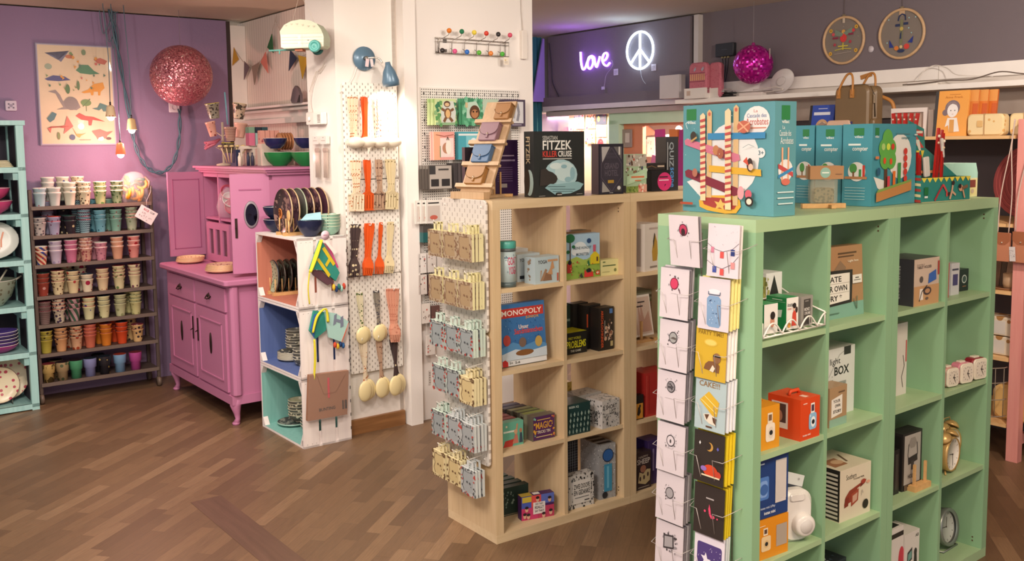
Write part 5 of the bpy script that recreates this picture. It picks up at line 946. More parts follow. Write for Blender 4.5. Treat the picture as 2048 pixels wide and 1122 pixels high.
# far column (second birch unit)
pbox('maroon and white box at the left of the top far birch compartment',B,.812,.10,Z0,.05,.12,.20,'#8c2c34',0,[('l',[(.1,.2),(.8,.5),(.2,.8)],.006,'#e0c8c0'),('r',0,0,.9,.22,'#b82c38')])
pbox('white box with a golden tulip lamp in the top far birch compartment',B,.872,.01,Z0,.12,.1,.225,'#dcd4cc',12,[('p',[(.55,.2),(.5,.4),(.58,.6),(.72,.76),(.86,.6),(.9,.35),(.84,.2)],'#b8923c'),('p',[(.6,.45),(.72,.76),(.66,.8),(.56,.62)],'#4c4438'),('r',0.3,0.8754,0.9,0.9146,'#b8a8a0'),('r',.35,.06,.85,.1,'#8a8078')],[('r',.2,.1,.8,.9,'#a89c94')])
for i in range(5): solo(MB().box(0,0,0,.3,.12,.012,paint(('#5c5c3c','#7c7c5c','#4c4434','#8c8c7c','#6c6c54')[i],.6)),'flat_game','flat olive board, %s behind the framed print in the far birch compartment'%('bottom','second','third','fourth','topmost')[i],'board game',B@T(.83,.23,Z1+.012*i+.16),'flat boards in the far birch compartment')
solo(MB().box(0,0,0,.3,.12,.159,'#7c5c48'),'carton','brown carton under the flat olive boards in the far birch compartment','box',B@T(.83,.23,Z1))
t=thing('framed_print','white framed print with brown trees on a wooden easel in the far birch compartment','picture',B@T(.835,.10,Z1+.02)@RZ(4)@RX(-10))
m=MB(); m.box(0,0,0,.2,.012,.2,'#e6ded6'); m.art((0,0,0),(.2,0,0),(0,0,.2),[('r',.03,.05,.97,.95,'#cfb8aa'),('l',[(.1,.1),(.45,.9)],.004,'#9c7464'),('p',[(.5,.1),(.55,.8),(.6,.5),(.65,.85),(.72,.4),(.9,.6),(.95,.1)],'#b89080'),('p',[(.05,.1),(.1,.6),(.2,.4),(.3,.1)],'#b08878'),('r',0.55,0.8132,0.8,0.8468,'#3c3030'),('r',0.5,0.7132,0.72,0.7468,'#3c3030')]); m.build('print',t)
t=thing('easel','small pale wooden easel holding the framed print, far birch compartment','easel',B@T(.835,.06,Z1)@RZ(4))
MB().box(0,0,0,.19,.02,.012,PINE).box(.02,.0,.0,.04,.12,.012,PINE).box(.14,0,0,.16,.12,.012,PINE).build('base',t); MB().box(.09,.02,.0,.1,.03,.1,PINE).box(.0,.02,0,.01,.03,.05,PINE).build('upright',t)
pbox('tall red box in the third far birch compartment',B,.888,.023,Z2,.09,.12,.212,'#b8302c',0,[('r',.1,.05,.14,.95,'#d85c50'),('r',.3,.05,.32,.95,'#8c2420')])
pbox('tall dark red box behind the red box, third far birch compartment',B,.84,.16,Z2,.12,.1,.25,'#8c2420',0,group=None)
pbox('red box with a lighter edge stripe at the right of the third far birch compartment',B,.985,.03,Z2,.09,.12,.205,'#c03430',0,[('r',.05,.05,.1,.95,'#e07060')])  # one narrow lighter red stripe near the edge
pbox('small black and orange box before the red boxes, third far birch compartment',B,.812,.015,Z2,.058,.03,.118,'#201c1c',0,[('r',.06,.04,.94,.66,'#d89438'),('p',[(.3,.2),(.5,.15),(.7,.3),(.6,.55),(.4,.5)],'#2c2420'),('e',.6,.55,.1,.07,'#2c2420')])
HS=[('t','HAPPY',.15,.84,.8,.9,'#b8a89c'),('t','SHEEP',.05,.68,.92,.82,'#d8ccc4'),('e',.45,.55,.2,.1,'#a06c58'),('p',[(.1,.2),(.2,.48),(.45,.42),(.7,.52),(.95,.5),(.9,.2),(.6,.12)],'#c8b488'),('e',.25,.3,.06,.06,'#4c3838'),('e',.5,.32,.06,.06,'#4c3838'),('e',.76,.38,.06,.06,'#4c3838'),('r',.1,.06,.85,.08,'#a89c90')]
pbox('dark brown box with cream sheep pictures in the lowest far birch compartment',B,.833,.024,Z3,.1,.05,.185,'#3a2c30',2,HS)
pbox('violet box beside and behind the sheep box',B,.93,.05,Z3,.1,.08,.22,'#43306c',0,[('r',0.344,0.3,0.456,0.8,'#9c8cc0'),('r',.05,.05,.1,.95,'#5c4888')])
pbox('dark violet box at the back left of the lowest far birch compartment',B,.82,.14,Z3,.1,.1,.25,'#2c2440',0,[('n',31,0,.4,1,1,20,.01,['#4c4068','#5c4c80'])])
# ---------------- on top of the birch shelf ----------------
T0=1.471
FZ=[('t','SEBASTIAN',.17,.87,.46,.93,'#d8d8d4',False),('t','FITZEK',.17,.72,.74,.86,'#f4f4f0'),('t','KILLER',.17,.61,.45,.70,'#d8483c'),('t','CRUISE',.47,.61,.74,.70,'#f4f4f0'),('r',.17,.575,.74,.588,'#c8c8c4')]
FZ+=[('e',.52,.33,.33,.24,'#a9ccd4'),('e',.60,.38,.2,.15,'#c4dce0'),('e',.42,.47,.12,.05,'#d4e6e8'),('e',.75,.35,.05,.1,'#8fb8c4'),('e',.58,.46,.06,.03,'#8fb8c4'),('e',.66,.26,.07,.04,'#8fb8c4'),('p',[(.12,.42),(.22,.44),(.27,.40),(.36,.37),(.43,.32),(.45,.27),(.42,.22),(.36,.19),(.1,.17)],'#3a3432'),('p',[(.2,.14),(.3,.2),(.45,.19),(.85,.22),(.97,.18),(.9,.1),(.7,.04),(.4,.03)],'#8cb4bc'),('l',[(.3,.12),(.8,.1)],.002,'#2c3c44'),('l',[(.35,.08),(.75,.07)],.002,'#2c3c44'),('l',[(.25,.16),(.6,.15)],.002,'#2c3c44'),('p',[(.38,.0),(.42,.06),(.47,.065),(.52,.06),(.56,.0)],'#23221f'),('t','moses',.44,.02,.53,.04,'#d8d8d4'),('r',.08,.015,.2,.022,'#a8a8a4'),('r',.82,.025,.94,.032,'#a8a8a4')]
pbox('black game box with a large pale blue moon on the birch shelf',B,.255,.05,T0,.272,.075,.285,'#2b2d2d',-3,FZ,[('d','FITZEK',.2,.5,.6,.92,'#b8a484'),('e',.55,.22,.4,.2,'#9cb0ac'),('e',.3,.24,.3,.2,'#3a3028')],name='board_game',cat='board game')
HT_=[('r',.06,.04,.94,.94,'#3a3442'),('p',[(.12,.94),(.45,.94),(.14,.62)],'#b4b0b0'),('p',[(.6,.94),(.92,.94),(.92,.68)],'#6c6868'),('r',.8,.78,.86,.94,'#d8d4d0'),('p',[(.5,.9),(.88,.6),(.88,.35),(.5,.06),(.1,.35),(.1,.6)],'#3a3440'),('t','GRAND',.22,.5,.8,.62,'#5c5460'),('t','HOTEL',.24,.36,.78,.48,'#5c5460'),('r',.36,.22,.6,.28,'#b08c34'),('p',[(.12,.04),(.45,.05),(.14,.26)],'#9c9894'),('p',[(.6,.05),(.9,.04),(.92,.24)],'#44403c'),('e',.8,.12,.07,.04,'#d0d0d0'),('t','moses',.42,.02,.56,.035,'#c8c8c8')]+[('l',[(.3,.72+.03*i),(.7,.72+.03*i)],.0012,'#6c6474') for i in range(4)]+[('l',[(.5,.92),(.9,.6),(.9,.34),(.5,.05),(.08,.34),(.08,.6),(.5,.92)],.0014,'#6c6470')]
pbox('dark violet game box with a thin diamond outline on the birch shelf',B,.605,.03,T0,.135,.06,.228,'#26222e',-8,HT_,name='board_game',cat='board game')
MK=[('r',0,.68,1,.98,'#b8b0a4'),('n',41,0,.4,1,.98,46,.011,['#c8503c','#5c4434','#4c4c64','#d8c8b8','#8c6c50','#e0e0d8']),('r',0,0,.58,.16,'#7c9448'),('n',42,0,0,.58,.14,20,.008,['#98a85c','#5c7434']),('r',.58,0,1,.2,'#d8a08c'),('n',43,.6,0,1,.22,12,.008,['#e8d8c8','#c85c4c']),('p',[(0,.2),(1,.36),(1,.62),(0,.42)],'#b8d8b4'),('p',[(.15,.27),(.88,.39),(.88,.5),(.15,.36)],'#c4dcc0'),('r',0.22,0.3776,0.86,0.4224,'#d8784c'),('r',0.4,0.291,0.7,0.319,'#d8784c')]
pbox('box printed with market crowd and a pale green band on the birch shelf',B,.80,.06,T0,.132,.06,.178,'#a9c4a0',1,MK,[('r',0,.2,1,.45,'#a8c8a4'),('n',44,0,.5,1,1,12,.01,['#c8503c','#5c4434']),('r',0,0,1,.18,'#242820')])
pbox('black box with a round magenta label lying before the tall black box with upright letters',B,.955,.05,T0,.11,.09,.10,'#1d1a1c',-4,[('c',.72,.45,.044,'#c8306c'),('r',0.42,0.642,0.9,0.698,'#2c1420'),('r',.4,.5,.95,.54,'#f0e0e8'),('p',[(.7,.2),(.8,.32),(.74,.32)],'#201418')])
pbox('flat dark box with brass swirl lying on the magenta labelled box',B,.93,.065,T0+.1015,.12,.08,.032,'#2c2624',-4,[('r',0.6,0.399,0.95,0.651,'#b8a490'),('l',[(.05,.4),(.3,.6),(.55,.3)],.003,'#7c5c40')])
pbox('tall black box with grey and blue upright letters on the birch shelf',B,1.055,.055,T0,.07,.09,.258,'#2a2829',-10,[('d','QUIZ',.2,.44,.62,.9,'#8f979c'),('d','scape',.2,.06,.62,.43,'#4c86c0'),('r',0.082,0.14,0.138,0.9,'#a8a8a8')])
# leather purse stand
LW=wood('oak_light','#c4a27c','#d4b490',1.2,'Z',.5)
F=B@T(.012,.25,T0)@RZ(-71); t=thing('purse_stand','slanted light oak stand with ledges carrying small leather purses','display stand',F@T(-.02,0,0))
A_=28; MB().box(0,0,0,.16,.012,.475,LW,RX(-A_)@T(0,0,.0)).build('back_board',t)
MB().box(-.01,-.04,0,.17,.0,.03,LW).build('base',t); MB().box(.02,.012,.0,.035,.16,.012,LW).build('foot',t); MB().box(.12,.012,.0,.135,.16,.012,LW).build('foot',t)
m=MB(); m.box(.075,.135,.01,.09,.147,.22,LW); m.build('strut',t)
for k in range(4): MB(RX(-A_)).box(-.02,-.02,.045+.105*k,.18,0,.055+.105*k,LW).box(-.02,-.022,.045+.105*k,.18,-.016,.063+.105*k,LW).build('ledge',t)
def purse(label,x,k,col,w=.085,h=.08,d=.028):
    M=F@T(-.02,0,0)@RX(-A_)@T(x,-.032,.0565+.105*k); t=thing('leather_purse',label,'purse',M); c=paint(col,.45); dk='#%02x%02x%02x'%tuple(int(int(col[i:i+2],16)*.8) for i in (1,3,5))
    MB().rbox(0,0,0,w,d-.002,h,c,.008).build('pouch',t)
    P=[(0,h),(w,h),(w,h*.62)]+[(w/2+w/2*math.cos(R(a)),h*.62-h*.32*math.sin(R(a))) for a in range(15,180,15)]+[(0,h*.62)]
    MB().prism(P,-.004,-.0005,c).box(0,-.004,h-.002,w,d,h+.0025,c).build('flap',t); MB().tube([(x_,-.0045,z_) for x_,z_ in P[2:]],.0012,dk,4).build('stitching',t)
    m=MB(); m.sphere((w/2,-.005,h*.36),.005,paint('#b8a890',.3,.8),8,sc=(1,.5,1)); m.box(w/2-.005,-.0055,h*.14,w/2+.005,-.001,h*.34,c); m.build('clasp',t)
purse('tan leather purse on the top ledge of the oak purse stand',.085,3,'#a87848',.08,.075)
purse('dusty violet leather purse on the second ledge of the oak purse stand',.035,2,'#94707c',.095,.085)
purse('blue leather purse on the third ledge of the oak purse stand',.03,1,'#4c7098',.095,.08)
purse('tan leather purse on the lowest ledge of the oak purse stand',.03,0,'#a4743c',.095,.082)
pbox('dark purple book with small white lines behind the oak purse stand',B,.13,.28,T0,.19,.03,.25,'#3a1f4c',-8,[('r',0.45,0.7088,0.9,0.7312,'#b8a8c4'),('r',.45,.62,.92,.65,'#a898b8')]+[('r',.45,.5-.04*i,.85,.515-.04*i,'#6c5480') for i in range(7)]+[('r',.5,.15,.7,.22,'#a8a0a0')],name='book',cat='book')
pbox('black book next to the purple book behind the oak purse stand',B,.09,.34,T0,.18,.03,.22,'#221c28',-8,name='book',cat='book')
pbox('white pack with black skulls print behind the purse stand, above the purple book',B,.19,.32,T0+.001,.13,.02,.32,'#dcd6d0',-8,[('e',.4,.93,.14,.05,'#2c2a2a'),('r',.5,.84,.8,.88,'#4c3c2c')],name='hanging_pack',cat='pack')
t=thing('small_easel','little pine easel of thin sticks on the birch shelf by the black box','easel',B@T(.13,.215,T0)@RZ(-8)); MB().box(0,0,0,.12,.03,.012,PINE).build('base',t)
for x in (.03,.06): MB().box(x,.005,.012,x+.006,.012,.11,PINE).build('upright',t)
# ---------------- green shelf ----------------
WF=lambda a,b,z:ROOM@T(a,b,z)@RZ(-90)      # x to the right, -y towards the shop
WCH=paint('#b4aeac',.4,.3)
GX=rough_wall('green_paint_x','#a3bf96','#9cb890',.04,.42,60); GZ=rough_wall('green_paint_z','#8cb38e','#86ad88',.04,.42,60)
G=GRN
cube_shelf(G,GX,GZ,None,'mint green cube shelf unit nearest the viewer, left half with card racks'); cube_shelf(G@T(.771,0,0),GX,GZ,None,'mint green cube shelf unit, right half holding clocks and small electronics')
# wire basket and film packs
t=thing('wire_basket','white wire basket tray holding instant film packs in the top left green compartment','basket',G@T(.045,.005,Z0))
m=MB(); x0,x1=.0,.325
for y in (0,.22): m.tube([(x0,y,.012),(x1,y,.012)],.003,WIRE,6)
for i in range(9): m.tube([(x0+.04*i,0,.012),(x0+.04*i,.22,.012),(x0+.04*i,.22,.1)],.0016,WIRE,5)
for x in (x0,x1): m.tube([(x,0,.012),(x,0,.055),(x-.008 if x else x,.1,.085),(x,.22,.14),(x,.22,.012),(x,0,.012)],.003,WIRE,6,)
m.tube([(x0,.12,.10),(x1-.01,.12,.10)],.003,WIRE,6); m.tube([(x0,.22,.14),(x1,.22,.14)],.003,WIRE,6); m.build('frame',t)
m=MB(); P=[]
for i in range(49):
    u=i/48*3.5; P.append((x0+x1*i/48,-.003,.014+.038*abs(math.sin(PI*u))))
m.tube(P,.0028,WIRE,6); m.build('scalloped_front',t)
IN_=[('t','instax',.08,.72,.7,.84,'#3c3c3c'),('t','mini',.08,.62,.4,.7,'#c86c5c',False),('p',[(.42,.1),(.5,.5),(.62,.62),(.8,.5),(.85,.1)],'#c84838'),('e',.62,.68,.12,.1,'#d8b09c'),('e',.64,.74,.15,.09,'#2c2420'),('e',.82,.6,.1,.1,'#3a2c28'),('e',.2,.14,.13,.08,'#e0a048')]
GL=[('p',[(.2,.55),(.8,.62),(.75,.38),(.25,.32)],'#d8e8dc'),('r',0.3,0.911,0.8,0.939,'#c8e0cc'),('r',.05,.85,.95,.87,'#7cb890')]
pbox('green and white instant film box in the middle of the wire basket',G,.188,.022,Z0+.016,.056,.08,.1,'#e4e2de',-4,IN_,[('r',0,0,1,1,'#1f8a4c')]+GL,[('r',0,0,1,1,'#2c9458')],name='film_box')
pbox('green and white instant film box at the left end of the wire basket',G,.075,.022,Z0+.016,.062,.08,.092,'#e4e2de',-4,[('e',.6,.4,.16,.2,'#c88c74'),('e',.62,.6,.18,.14,'#2c2420')],[('r',0,0,1,1,'#1f8a4c')],[('r',0,0,1,1,'#2c9458')],name='film_box')
pbox('grey film box at the right of the wire basket',G,.262,.02,Z0+.016,.068,.08,.096,'#98948f',3,[('r',.22,.04,.8,.9,'#4a4644'),('t','MONO',.26,.5,.72,.62,'#dcd8d4'),('t','CHROME',.26,.38,.76,.48,'#dcd8d4'),('r',.3,.82,.6,.86,'#8c8884'),('r',.66,.0,.9,.32,'#c0bcb8'),('e',.78,.16,.07,.1,'#6c6864')],[('r',.15,.05,.85,.9,'#8f8a86')],name='film_box')
for i,(x,z,c,ar,lab) in enumerate(((.06,.0,'#d89c3c',[('r',0,0,1,.3,'#8c3c8c'),('r',0,.3,1,.5,'#d85c4c')],'orange and magenta film box at the rear left of the wire basket'),(.125,.0,'#2e2624',[('e',.6,.45,.25,.14,'#e0dcd4'),('e',.85,.2,.14,.2,'#d87c8c'),('t','mini',.4,.4,.8,.5,'#3c3c3c')],'black film box with a white oval at the rear of the wire basket'),(.19,.0,'#7c7c3c',[('n',2,0,0,1,1,16,.01,['#5c5c2c','#a0a05c'])],'olive film box at the rear of the wire basket'),(.235,.0,'#dcdcdc',[('p',[(.5,.95),(.9,.4),(.75,.05),(.25,.05),(.1,.4)],'#262626'),('e',.5,.3,.15,.25,'#c8c8c8')],'white film box with a black diamond at the rear right of the wire basket'))):
    pbox(lab,G,x,.135,Z0+.016,.058 if i<3 else .085,.08,.15 if i<3 else .162,c,0,ar,name='film_box')
pbox('white film box with black diamond standing highest at the rear left of the basket',G,.07,.225,Z0+.016,.09,.06,.22,'#c8c8ca',0,[('p',[(.5,.95),(.9,.55),(.75,.4),(.3,.4),(.1,.55)],'#3a3a3c'),('e',.5,.62,.1,.1,'#c8c8c8')],name='film_box')
CR_=[('r',0,0,1,.2,'#7ca898'),('p',[(.1,.45),(.5,.8),(.62,.7),(.5,.4)],'#8a7058'),('r',0,.55,.28,1,'#8a9a7c'),('t','R',.1,.68,.18,.78,'#e0e0d8'),('r',0.45,0.8888,0.86,0.9112,'#5c4430'),('r',0.45,0.8466,0.8,0.8634,'#5c4430'),('t','Light box',.66,.76,.9,.8,'#e8dcc8'),
 ('p',[(0,.17),(.72,.2),(.76,.66),(0,.68)],'#2e2a28'),('p',[(0,.2),(.67,.24),(.69,.62),(0,.63)],'#e6e2da'),('t','CREATE',.0,.51,.5,.59,'#2c2a28'),('t','YOUR OWN',.0,.38,.62,.46,'#2c2a28'),('t','STORY *',.0,.25,.5,.33,'#2c2a28'),('l',[(0,.49),(.68,.49)],.001,'#a8a49c'),('l',[(0,.36),(.68,.36)],.001,'#a8a49c'),('r',.74,.46,.95,.58,'#e4e0d8'),('r',.77,.5,.92,.51,'#5c5854'),('r',.8,.53,.88,.545,'#5c5854'),('l',[(.75,.25),(.82,.1),(.83,.28)],.004,'#5c6c58'),('r',0.15,0.0744,0.42,0.0856,'#4c6c5c')]
pbox('large brown and teal carton showing a white letter board',G,.446,.078,Z0,.258,.055,.245,'#a8805c',-2,CR_,lean=3)
pbox('dark carton corner behind the large letter board carton',G,.44,.19,Z0,.2,.05,.262,'#4c4038',0)
LB=[('t','light',.15,.74,.5,.86,'#2c2c2c',False),('t','BOX',.3,.6,.8,.73,'#1e1e1e'),('r',.62,.88,.85,1,'#2c2a2a'),('r',.22,.24,.7,.5,'#8f9490'),('t','THE DREAM',.26,.4,.64,.47,'#202020'),('t','TEAM SYM',.26,.3,.6,.37,'#202020'),('n',6,.1,.5,.25,.62,6,.004,['#3c3c3c']),('r',.4,.06,.6,.1,'#3c3c3c'),('l',[(.1,.6),(.45,.9),(.6,.94)],.0012,'#4c4c4c')]
pbox('white carton with bold black letters in the second green column',G,.525,.10,Z1,.18,.1,.24,'#d3d5d2',0,LB,[('r',.1,.78,.9,.86,'#2c2a2a'),('r',.2,.3,.8,.6,'#a8a8a4')])
pbox('small brown and teal letter board carton before the white carton',G,.446,.03,Z1,.105,.06,.135,'#a98a68',1,[('r',0,0,1,.2,'#8cae9c'),('p',[(.1,.24),(.72,.3),(.72,.78),(.1,.7)],'#e6e2da'),('t','YOUR',.2,.6,.6,.68,'#2c2a28'),('t','OWN',.3,.48,.6,.56,'#2c2a28'),('t','STORY',.2,.34,.66,.42,'#2c2a28'),('r',.5,.84,.85,.87,'#6c5440')],[('r',.2,.1,.8,.9,'#b8a084')])
def handle(t,w,d,h,col):
    m=MB(); m.tube([(w*.25,d*.5,h),(w*.3,d*.5,h+.012),(w*.7,d*.5,h+.012),(w*.75,d*.5,h)],.006,col,8); m.build('handle',t)
CAM=lambda c:[('r',.52,.6,.72,.86,'#ece8e4'),('r',.55,.66,.69,.82,'#50384c'),('p',rrect(.42,.22,.82,.62,.08),c),('e',.64,.4,.12,.13,'#e8ecf0'),('c',.64,.4,.008,'#202428'),('e',.48,.56,.03,.025,'#d8e4f0')]
OC='#d4481f'
t=pbox('red orange instant camera carton with a carry handle in the second left green compartment',G,.252,.008,Z1,.105,.125,.135,OC,0,CAM('#8cb8d8')+[('t','instax mini',.1,.1,.5,.15,'#f0e0d8'),('r',.1,.88,.3,.905,'#f0c8b8')],[('r',.12,.22,.62,.86,'#dcd4cc'),('r',.18,.36,.56,.82,'#4c3c38'),('e',.36,.52,.1,.14,'#a87c68')],[('r',.4,.1,.6,.3,'#f0c8b8')],parts=1); handle(t,.105,.125,.135,OC)
t=pbox('red orange instant camera carton standing behind the front red orange carton',G,.12,.14,Z1,.105,.12,.14,'#c84018',0,parts=1); handle(t,.105,.12,.14,'#d4481f')
t=pbox('yellow orange instant camera carton with a cream camera, second left green compartment',G,.07,.03,Z1,.095,.11,.138,'#dc9422',-3,[('r',.4,.6,.64,.84,'#e8dcc8'),('r',.44,.66,.6,.8,'#7c5c40'),('p',rrect(.3,.18,.76,.6,.08),'#ece0d0'),('e',.56,.38,.13,.14,'#dccfc0'),('c',.56,.38,.008,'#202428')],parts=1); handle(t,.095,.11,.138,'#d88c1c')
pbox('red carton at the back left of the second left green compartment',G,.045,.26,Z1,.12,.08,.16,'#b83c20',0)
# toaster carton and camera cartons below
TO=[('t','Southern',.2,.78,.52,.88,'#2c2420',False),('t','TOASTER',.42,.74,.78,.77,'#4c4038'),('p',[(.14,.3),(.5,.36),(.56,.56),(.72,.6),(.66,.64),(.3,.56),(.18,.46)],'#8c3c2c'),('p',[(.36,.24),(.58,.32),(.6,.55),(.36,.48)],'#9c4834'),('p',[(.4,.3),(.54,.34),(.56,.48),(.4,.44)],'#c8a08c'),('p',[(.14,.26),(.26,.28),(.28,.44),(.16,.44)],'#7c3024'),('p',[(.64,.56),(.8,.62),(.84,.68),(.7,.68)],'#6c2c24'),('e',.74,.66,.08,.045,'#9c3c30'),('e',.9,.62,.06,.03,'#d8a088'),('c',.82,.2,.017,'#26221f'),('l',[(.68,.4),(.7,.5),(.74,.44)],.003,'#b8b0a4')]
pbox('cream retro toaster carton with a striped side in the third green row',G,.531,.038,Z2,.182,.16,.184,'#d8cdb8',-2,TO,[('r',.12,.02,1,1,'#2a2624')]+[('r',.22,.06+.082*i,.96,.105+.082*i,'#cfc8bc') for i in range(11)],[('p',[(.1,.2),(.5,.2),(.55,.6),(.15,.6)],'#9c6c50'),('e',.4,.4,.15,.12,'#c8a484'),('l',[(.6,.3),(.8,.7)],.008,'#6c5440')])
F2=[('t','instax mini LiPlay',.2,.14,.62,.19,'#b8c4dc'),('t','instax mini',.3,.06,.62,.11,'#e8ecf4')]
t=pbox('dark blue instant camera carton stacked on the yellow orange carton, third left green compartment',G,.05,.035,Z2+.131,.16,.11,.205,'#1d3c78',-5,[('p',rrect(.14,.3,.44,.66,.04),'#4c78c0'),('p',rrect(.18,.34,.40,.6,.06),'#7ca0dc'),('c',.3,.46,.018,'#3c64a8'),('r',.16,.86,.3,.88,'#c8d4e8'),('r',.62,.2,.93,.86,'#d0c8c8')]+F2,[],[('r',.3,.4,.8,.6,'#c8d4e8')],parts=1)
MB().box(0,.02,.205,.07,.08,.225,'#c85a2c').build('handle',t); m=MB(); m.box(.1,-.002,.05,.150,-.0011,.18,paint('#e8e4e0',.1,0,.35)); m.build('clear_window',t)
t=pbox('yellow orange instant camera carton under the dark blue one, third left green compartment',G,.045,.032,Z2,.165,.12,.129,'#d98c1e',-5,[('r',.3,.6,.42,.78,'#e8dcc8'),('r',.32,.64,.4,.75,'#5c4438'),('p',rrect(.24,.2,.5,.58,.05),'#e4c89c'),('e',.38,.38,.07,.1,'#d8b888'),('c',.38,.38,.007,'#202428'),('r',.66,.24,.95,.78,'#a89c90'),('r',0.14,0.8466,0.34,0.8634,'#f0dcb8')],parts=1)
m=MB(); m.box(.108,-.002,.03,.156,-.0011,.10,paint('#e8e4e0',.1,0,.35)); m.build('clear_window',t)
t=thing('instant_camera','large white rounded instant camera with round lens in the third left green compartment','camera',G@T(.215,.03,Z2)@RZ(-22))
CWH=paint('#d9d5d2',.25); m=MB(); P=[]
m.rbox(0,.035,0,.125,.085,.175,CWH,.045,seg=6); m.rbox(.004,.086,.004,.121,.10,.171,'#5c4c48',.042,seg=6); m.build('camera_body',t)
m=MB(); m.lathe([(0,.022),(.030,.022),(.036,.017),(.039,0),(.039,-.02)],CWH,28,T(.082,.03,.062)@RX(90)); m.build('lens_ring',t); MB().lathe([(0,.001),(.022,.001),(.024,-.002)],paint('#cbc7c5',.2),24,T(.082,.0065,.062)@RX(90)).build('lens_cap',t)
MB().rbox(.035,.03,.14,.09,.06,.165,CWH,.008).build('viewfinder',t)
m=MB(); m.M=T(.0,.07,.165)@RY(18)@RX(-6); m.box(0,0,0,.1,.004,.075,'#c9cccb'); m.art((0,0,0),(.1,0,0),(0,0,.075),[('r',0,.25,1,.5,'#2c3038'),('r',.3,.08,.95,.2,'#5c8cb8'),('e',.3,.75,.08,.1,'#5c6058'),('c',.8,.8,.004,'#a0a0a0')]); m.build('print_card',t)
pbox('dark carton with blue and white pattern lying in the lowest middle green compartment',G,.44,.10,Z3,.24,.2,.17,'#23262e',0,[('r',.1,.2,.9,.8,'#3c4454')],[('r',.1,.1,.9,.9,'#2c3038')],[('r',.05,.05,.5,.95,'#2c2e34'),('n',61,.5,.05,.98,.95,30,.012,['#8ca0b0','#c8d0d4','#4c5c6c']),('r',.1,.3,.4,.6,'#4c5058')])
pbox('grey blue carton at the right of the lowest middle green compartment',G,.60,.04,Z3,.11,.1,.13,'#8c9cb0',0,[('n',62,0,0,1,1,14,.01,['#c8d0dc','#5c6c84'])])
# right half
TB=[('t','FLEXIBLE',.1,.86,.4,.89,'#8c7c70'),('t','TABLET HOLDER',.1,.79,.68,.85,'#5c504c'),('r',0,.0,1,.42,'#c0966c'),('c',.28,.56,.012,'#5c5450'),('p',[(.55,.45),(.88,.52),(.86,.74),(.58,.66)],'#3c64b0'),('p',[(.2,.12),(.36,.12),(.34,.36),(.22,.36)],'#e4dcd4'),('e',.52,.3,.16,.09,'#4c4040'),('e',.52,.3,.1,.05,'#b88c68'),('l',[(.2,.1),(.3,.3),(.5,.42)],.004,'#2c2828'),('r',.92,.62,.98,.92,'#b0403c'),('e',.5,.14,.06,.03,'#6c5c50')]
pbox('dark carton with a beige front and blue tablet picture in the right green unit',G,.952,.022,Z0,.168,.14,.172,'#c8b4a4',-2,TB,[('r',0,0,1,1,'#38383e'),('d','FLEXIBLE TABLET HOLDER',.38,.12,.62,.84,'#9c9c9c')],[('r',0,0,1,1,'#4a4a4c')],name='product_box')
pbox('dark grey flat carton behind the tablet holder carton',G,.86,.19,Z0,.24,.06,.205,'#3a3a3c',0)
pbox('violet carton with yellow disc, first of the small boxes on the top right green shelf',G,1.205,.045,Z0,.04,.1,.135,'#4a4668',-6,[('r',.88,0,1,1,'#b85048'),('e',.2,.3,.3,.2,'#d8c07c')])
pbox('white and violet small carton second on the top right green shelf',G,1.30,.06,Z0,.055,.08,.125,'#c8c8cc',-5,[('r',.2,.3,.8,.65,'#4c4874'),('r',0.1,0.772,0.85,0.828,'#4c4c5c')])
pbox('small black carton with a white dial at the right of the top right green shelf',G,1.42,.085,Z0,.06,.05,.088,'#1e2428',-5,[('c',.5,.55,.017,'#c8ccc8'),('c',.5,.55,.013,'#3c4c4c'),('r',.3,.2,.7,.24,'#8c5c40')])
pbox('tall white carton with a line drawing at the left edge of the second green row',G,.88,.10,Z1,.18,.05,.275,'#d6cfc8',0,[('l',[(.86,.1),(.8,.25),(.9,.4),(.84,.55)],.004,'#4c4440'),('r',.94,.45,.98,.75,'#c0504c')])
def face(m,cx,cy,r,y,M=None,rim='#e8e0d4',ink='#3c3430',hands=((.45,60),(.7,-95)),sq=False):
    if sq: m.prism([(cx+a,cy+b) for a,b in rrect(-r,-r,r,r,r*.35,4)],y,y+.002,paint(rim,.35),M)
    else: m.lathe([(0,.0),(r,.0),(r,.002)],paint(rim,.35),28,(M or Matrix())@T(cx,y,cy)@RX(90))
    for i in range(12):
        a=R(30*i); m.box(-.0008,y-.0009,r*.78,.0008,y-.0005,r*.92,ink,(M or Matrix())@T(cx,0,cy)@RY(30*i))
    for L,a in hands: m.box(-.0012,y-.0016,0,.0012,y-.001,r*L,ink,(M or Matrix())@T(cx,0,cy)@RY(a))
    m.lathe([(0,.001),(.003,.001),(.003,-.002)],paint(ink,.4),10,(M or Matrix())@T(cx,y-.002,cy)@RX(90))
def sqclock(label,x,y,col,w=.078,rot=-9):
    t=thing('alarm_clock',label,'alarm clock',G@T(x,y,Z1)@RZ(rot)); c=paint(col,.35)
    MB().rbox(0,.006,.003,w,.05,w+.003,c,.016,seg=5).build('clock_body',t); MB().rbox(.001,0,.004,w-.001,.008,w+.002,paint('#e6dccb',.35),.016,seg=5).build('bezel',t)
    m=MB(); face(m,w/2,w/2+.003,w*.37,-.0012,sq=True,rim='#ddd2c4',hands=((.5,20),(.7,150),(.4,100))); m.build('clock_face',t)
    MB().rbox(w*.3,.02,w+.002,w*.7,.04,w+.009,paint('#e6dccb',.4),.003).build('snooze_button',t)
sqclock('pink cream square alarm clock at the left of the three, second right green shelf',1.235,.03,'#cf9c94',.074)
sqclock('pink square alarm clock in the middle of the three, second right green shelf',1.325,.022,'#d8889c',.08)
sqclock('dark red square alarm clock at the right of the three, second right green shelf',1.425,.018,'#8c2030',.085)
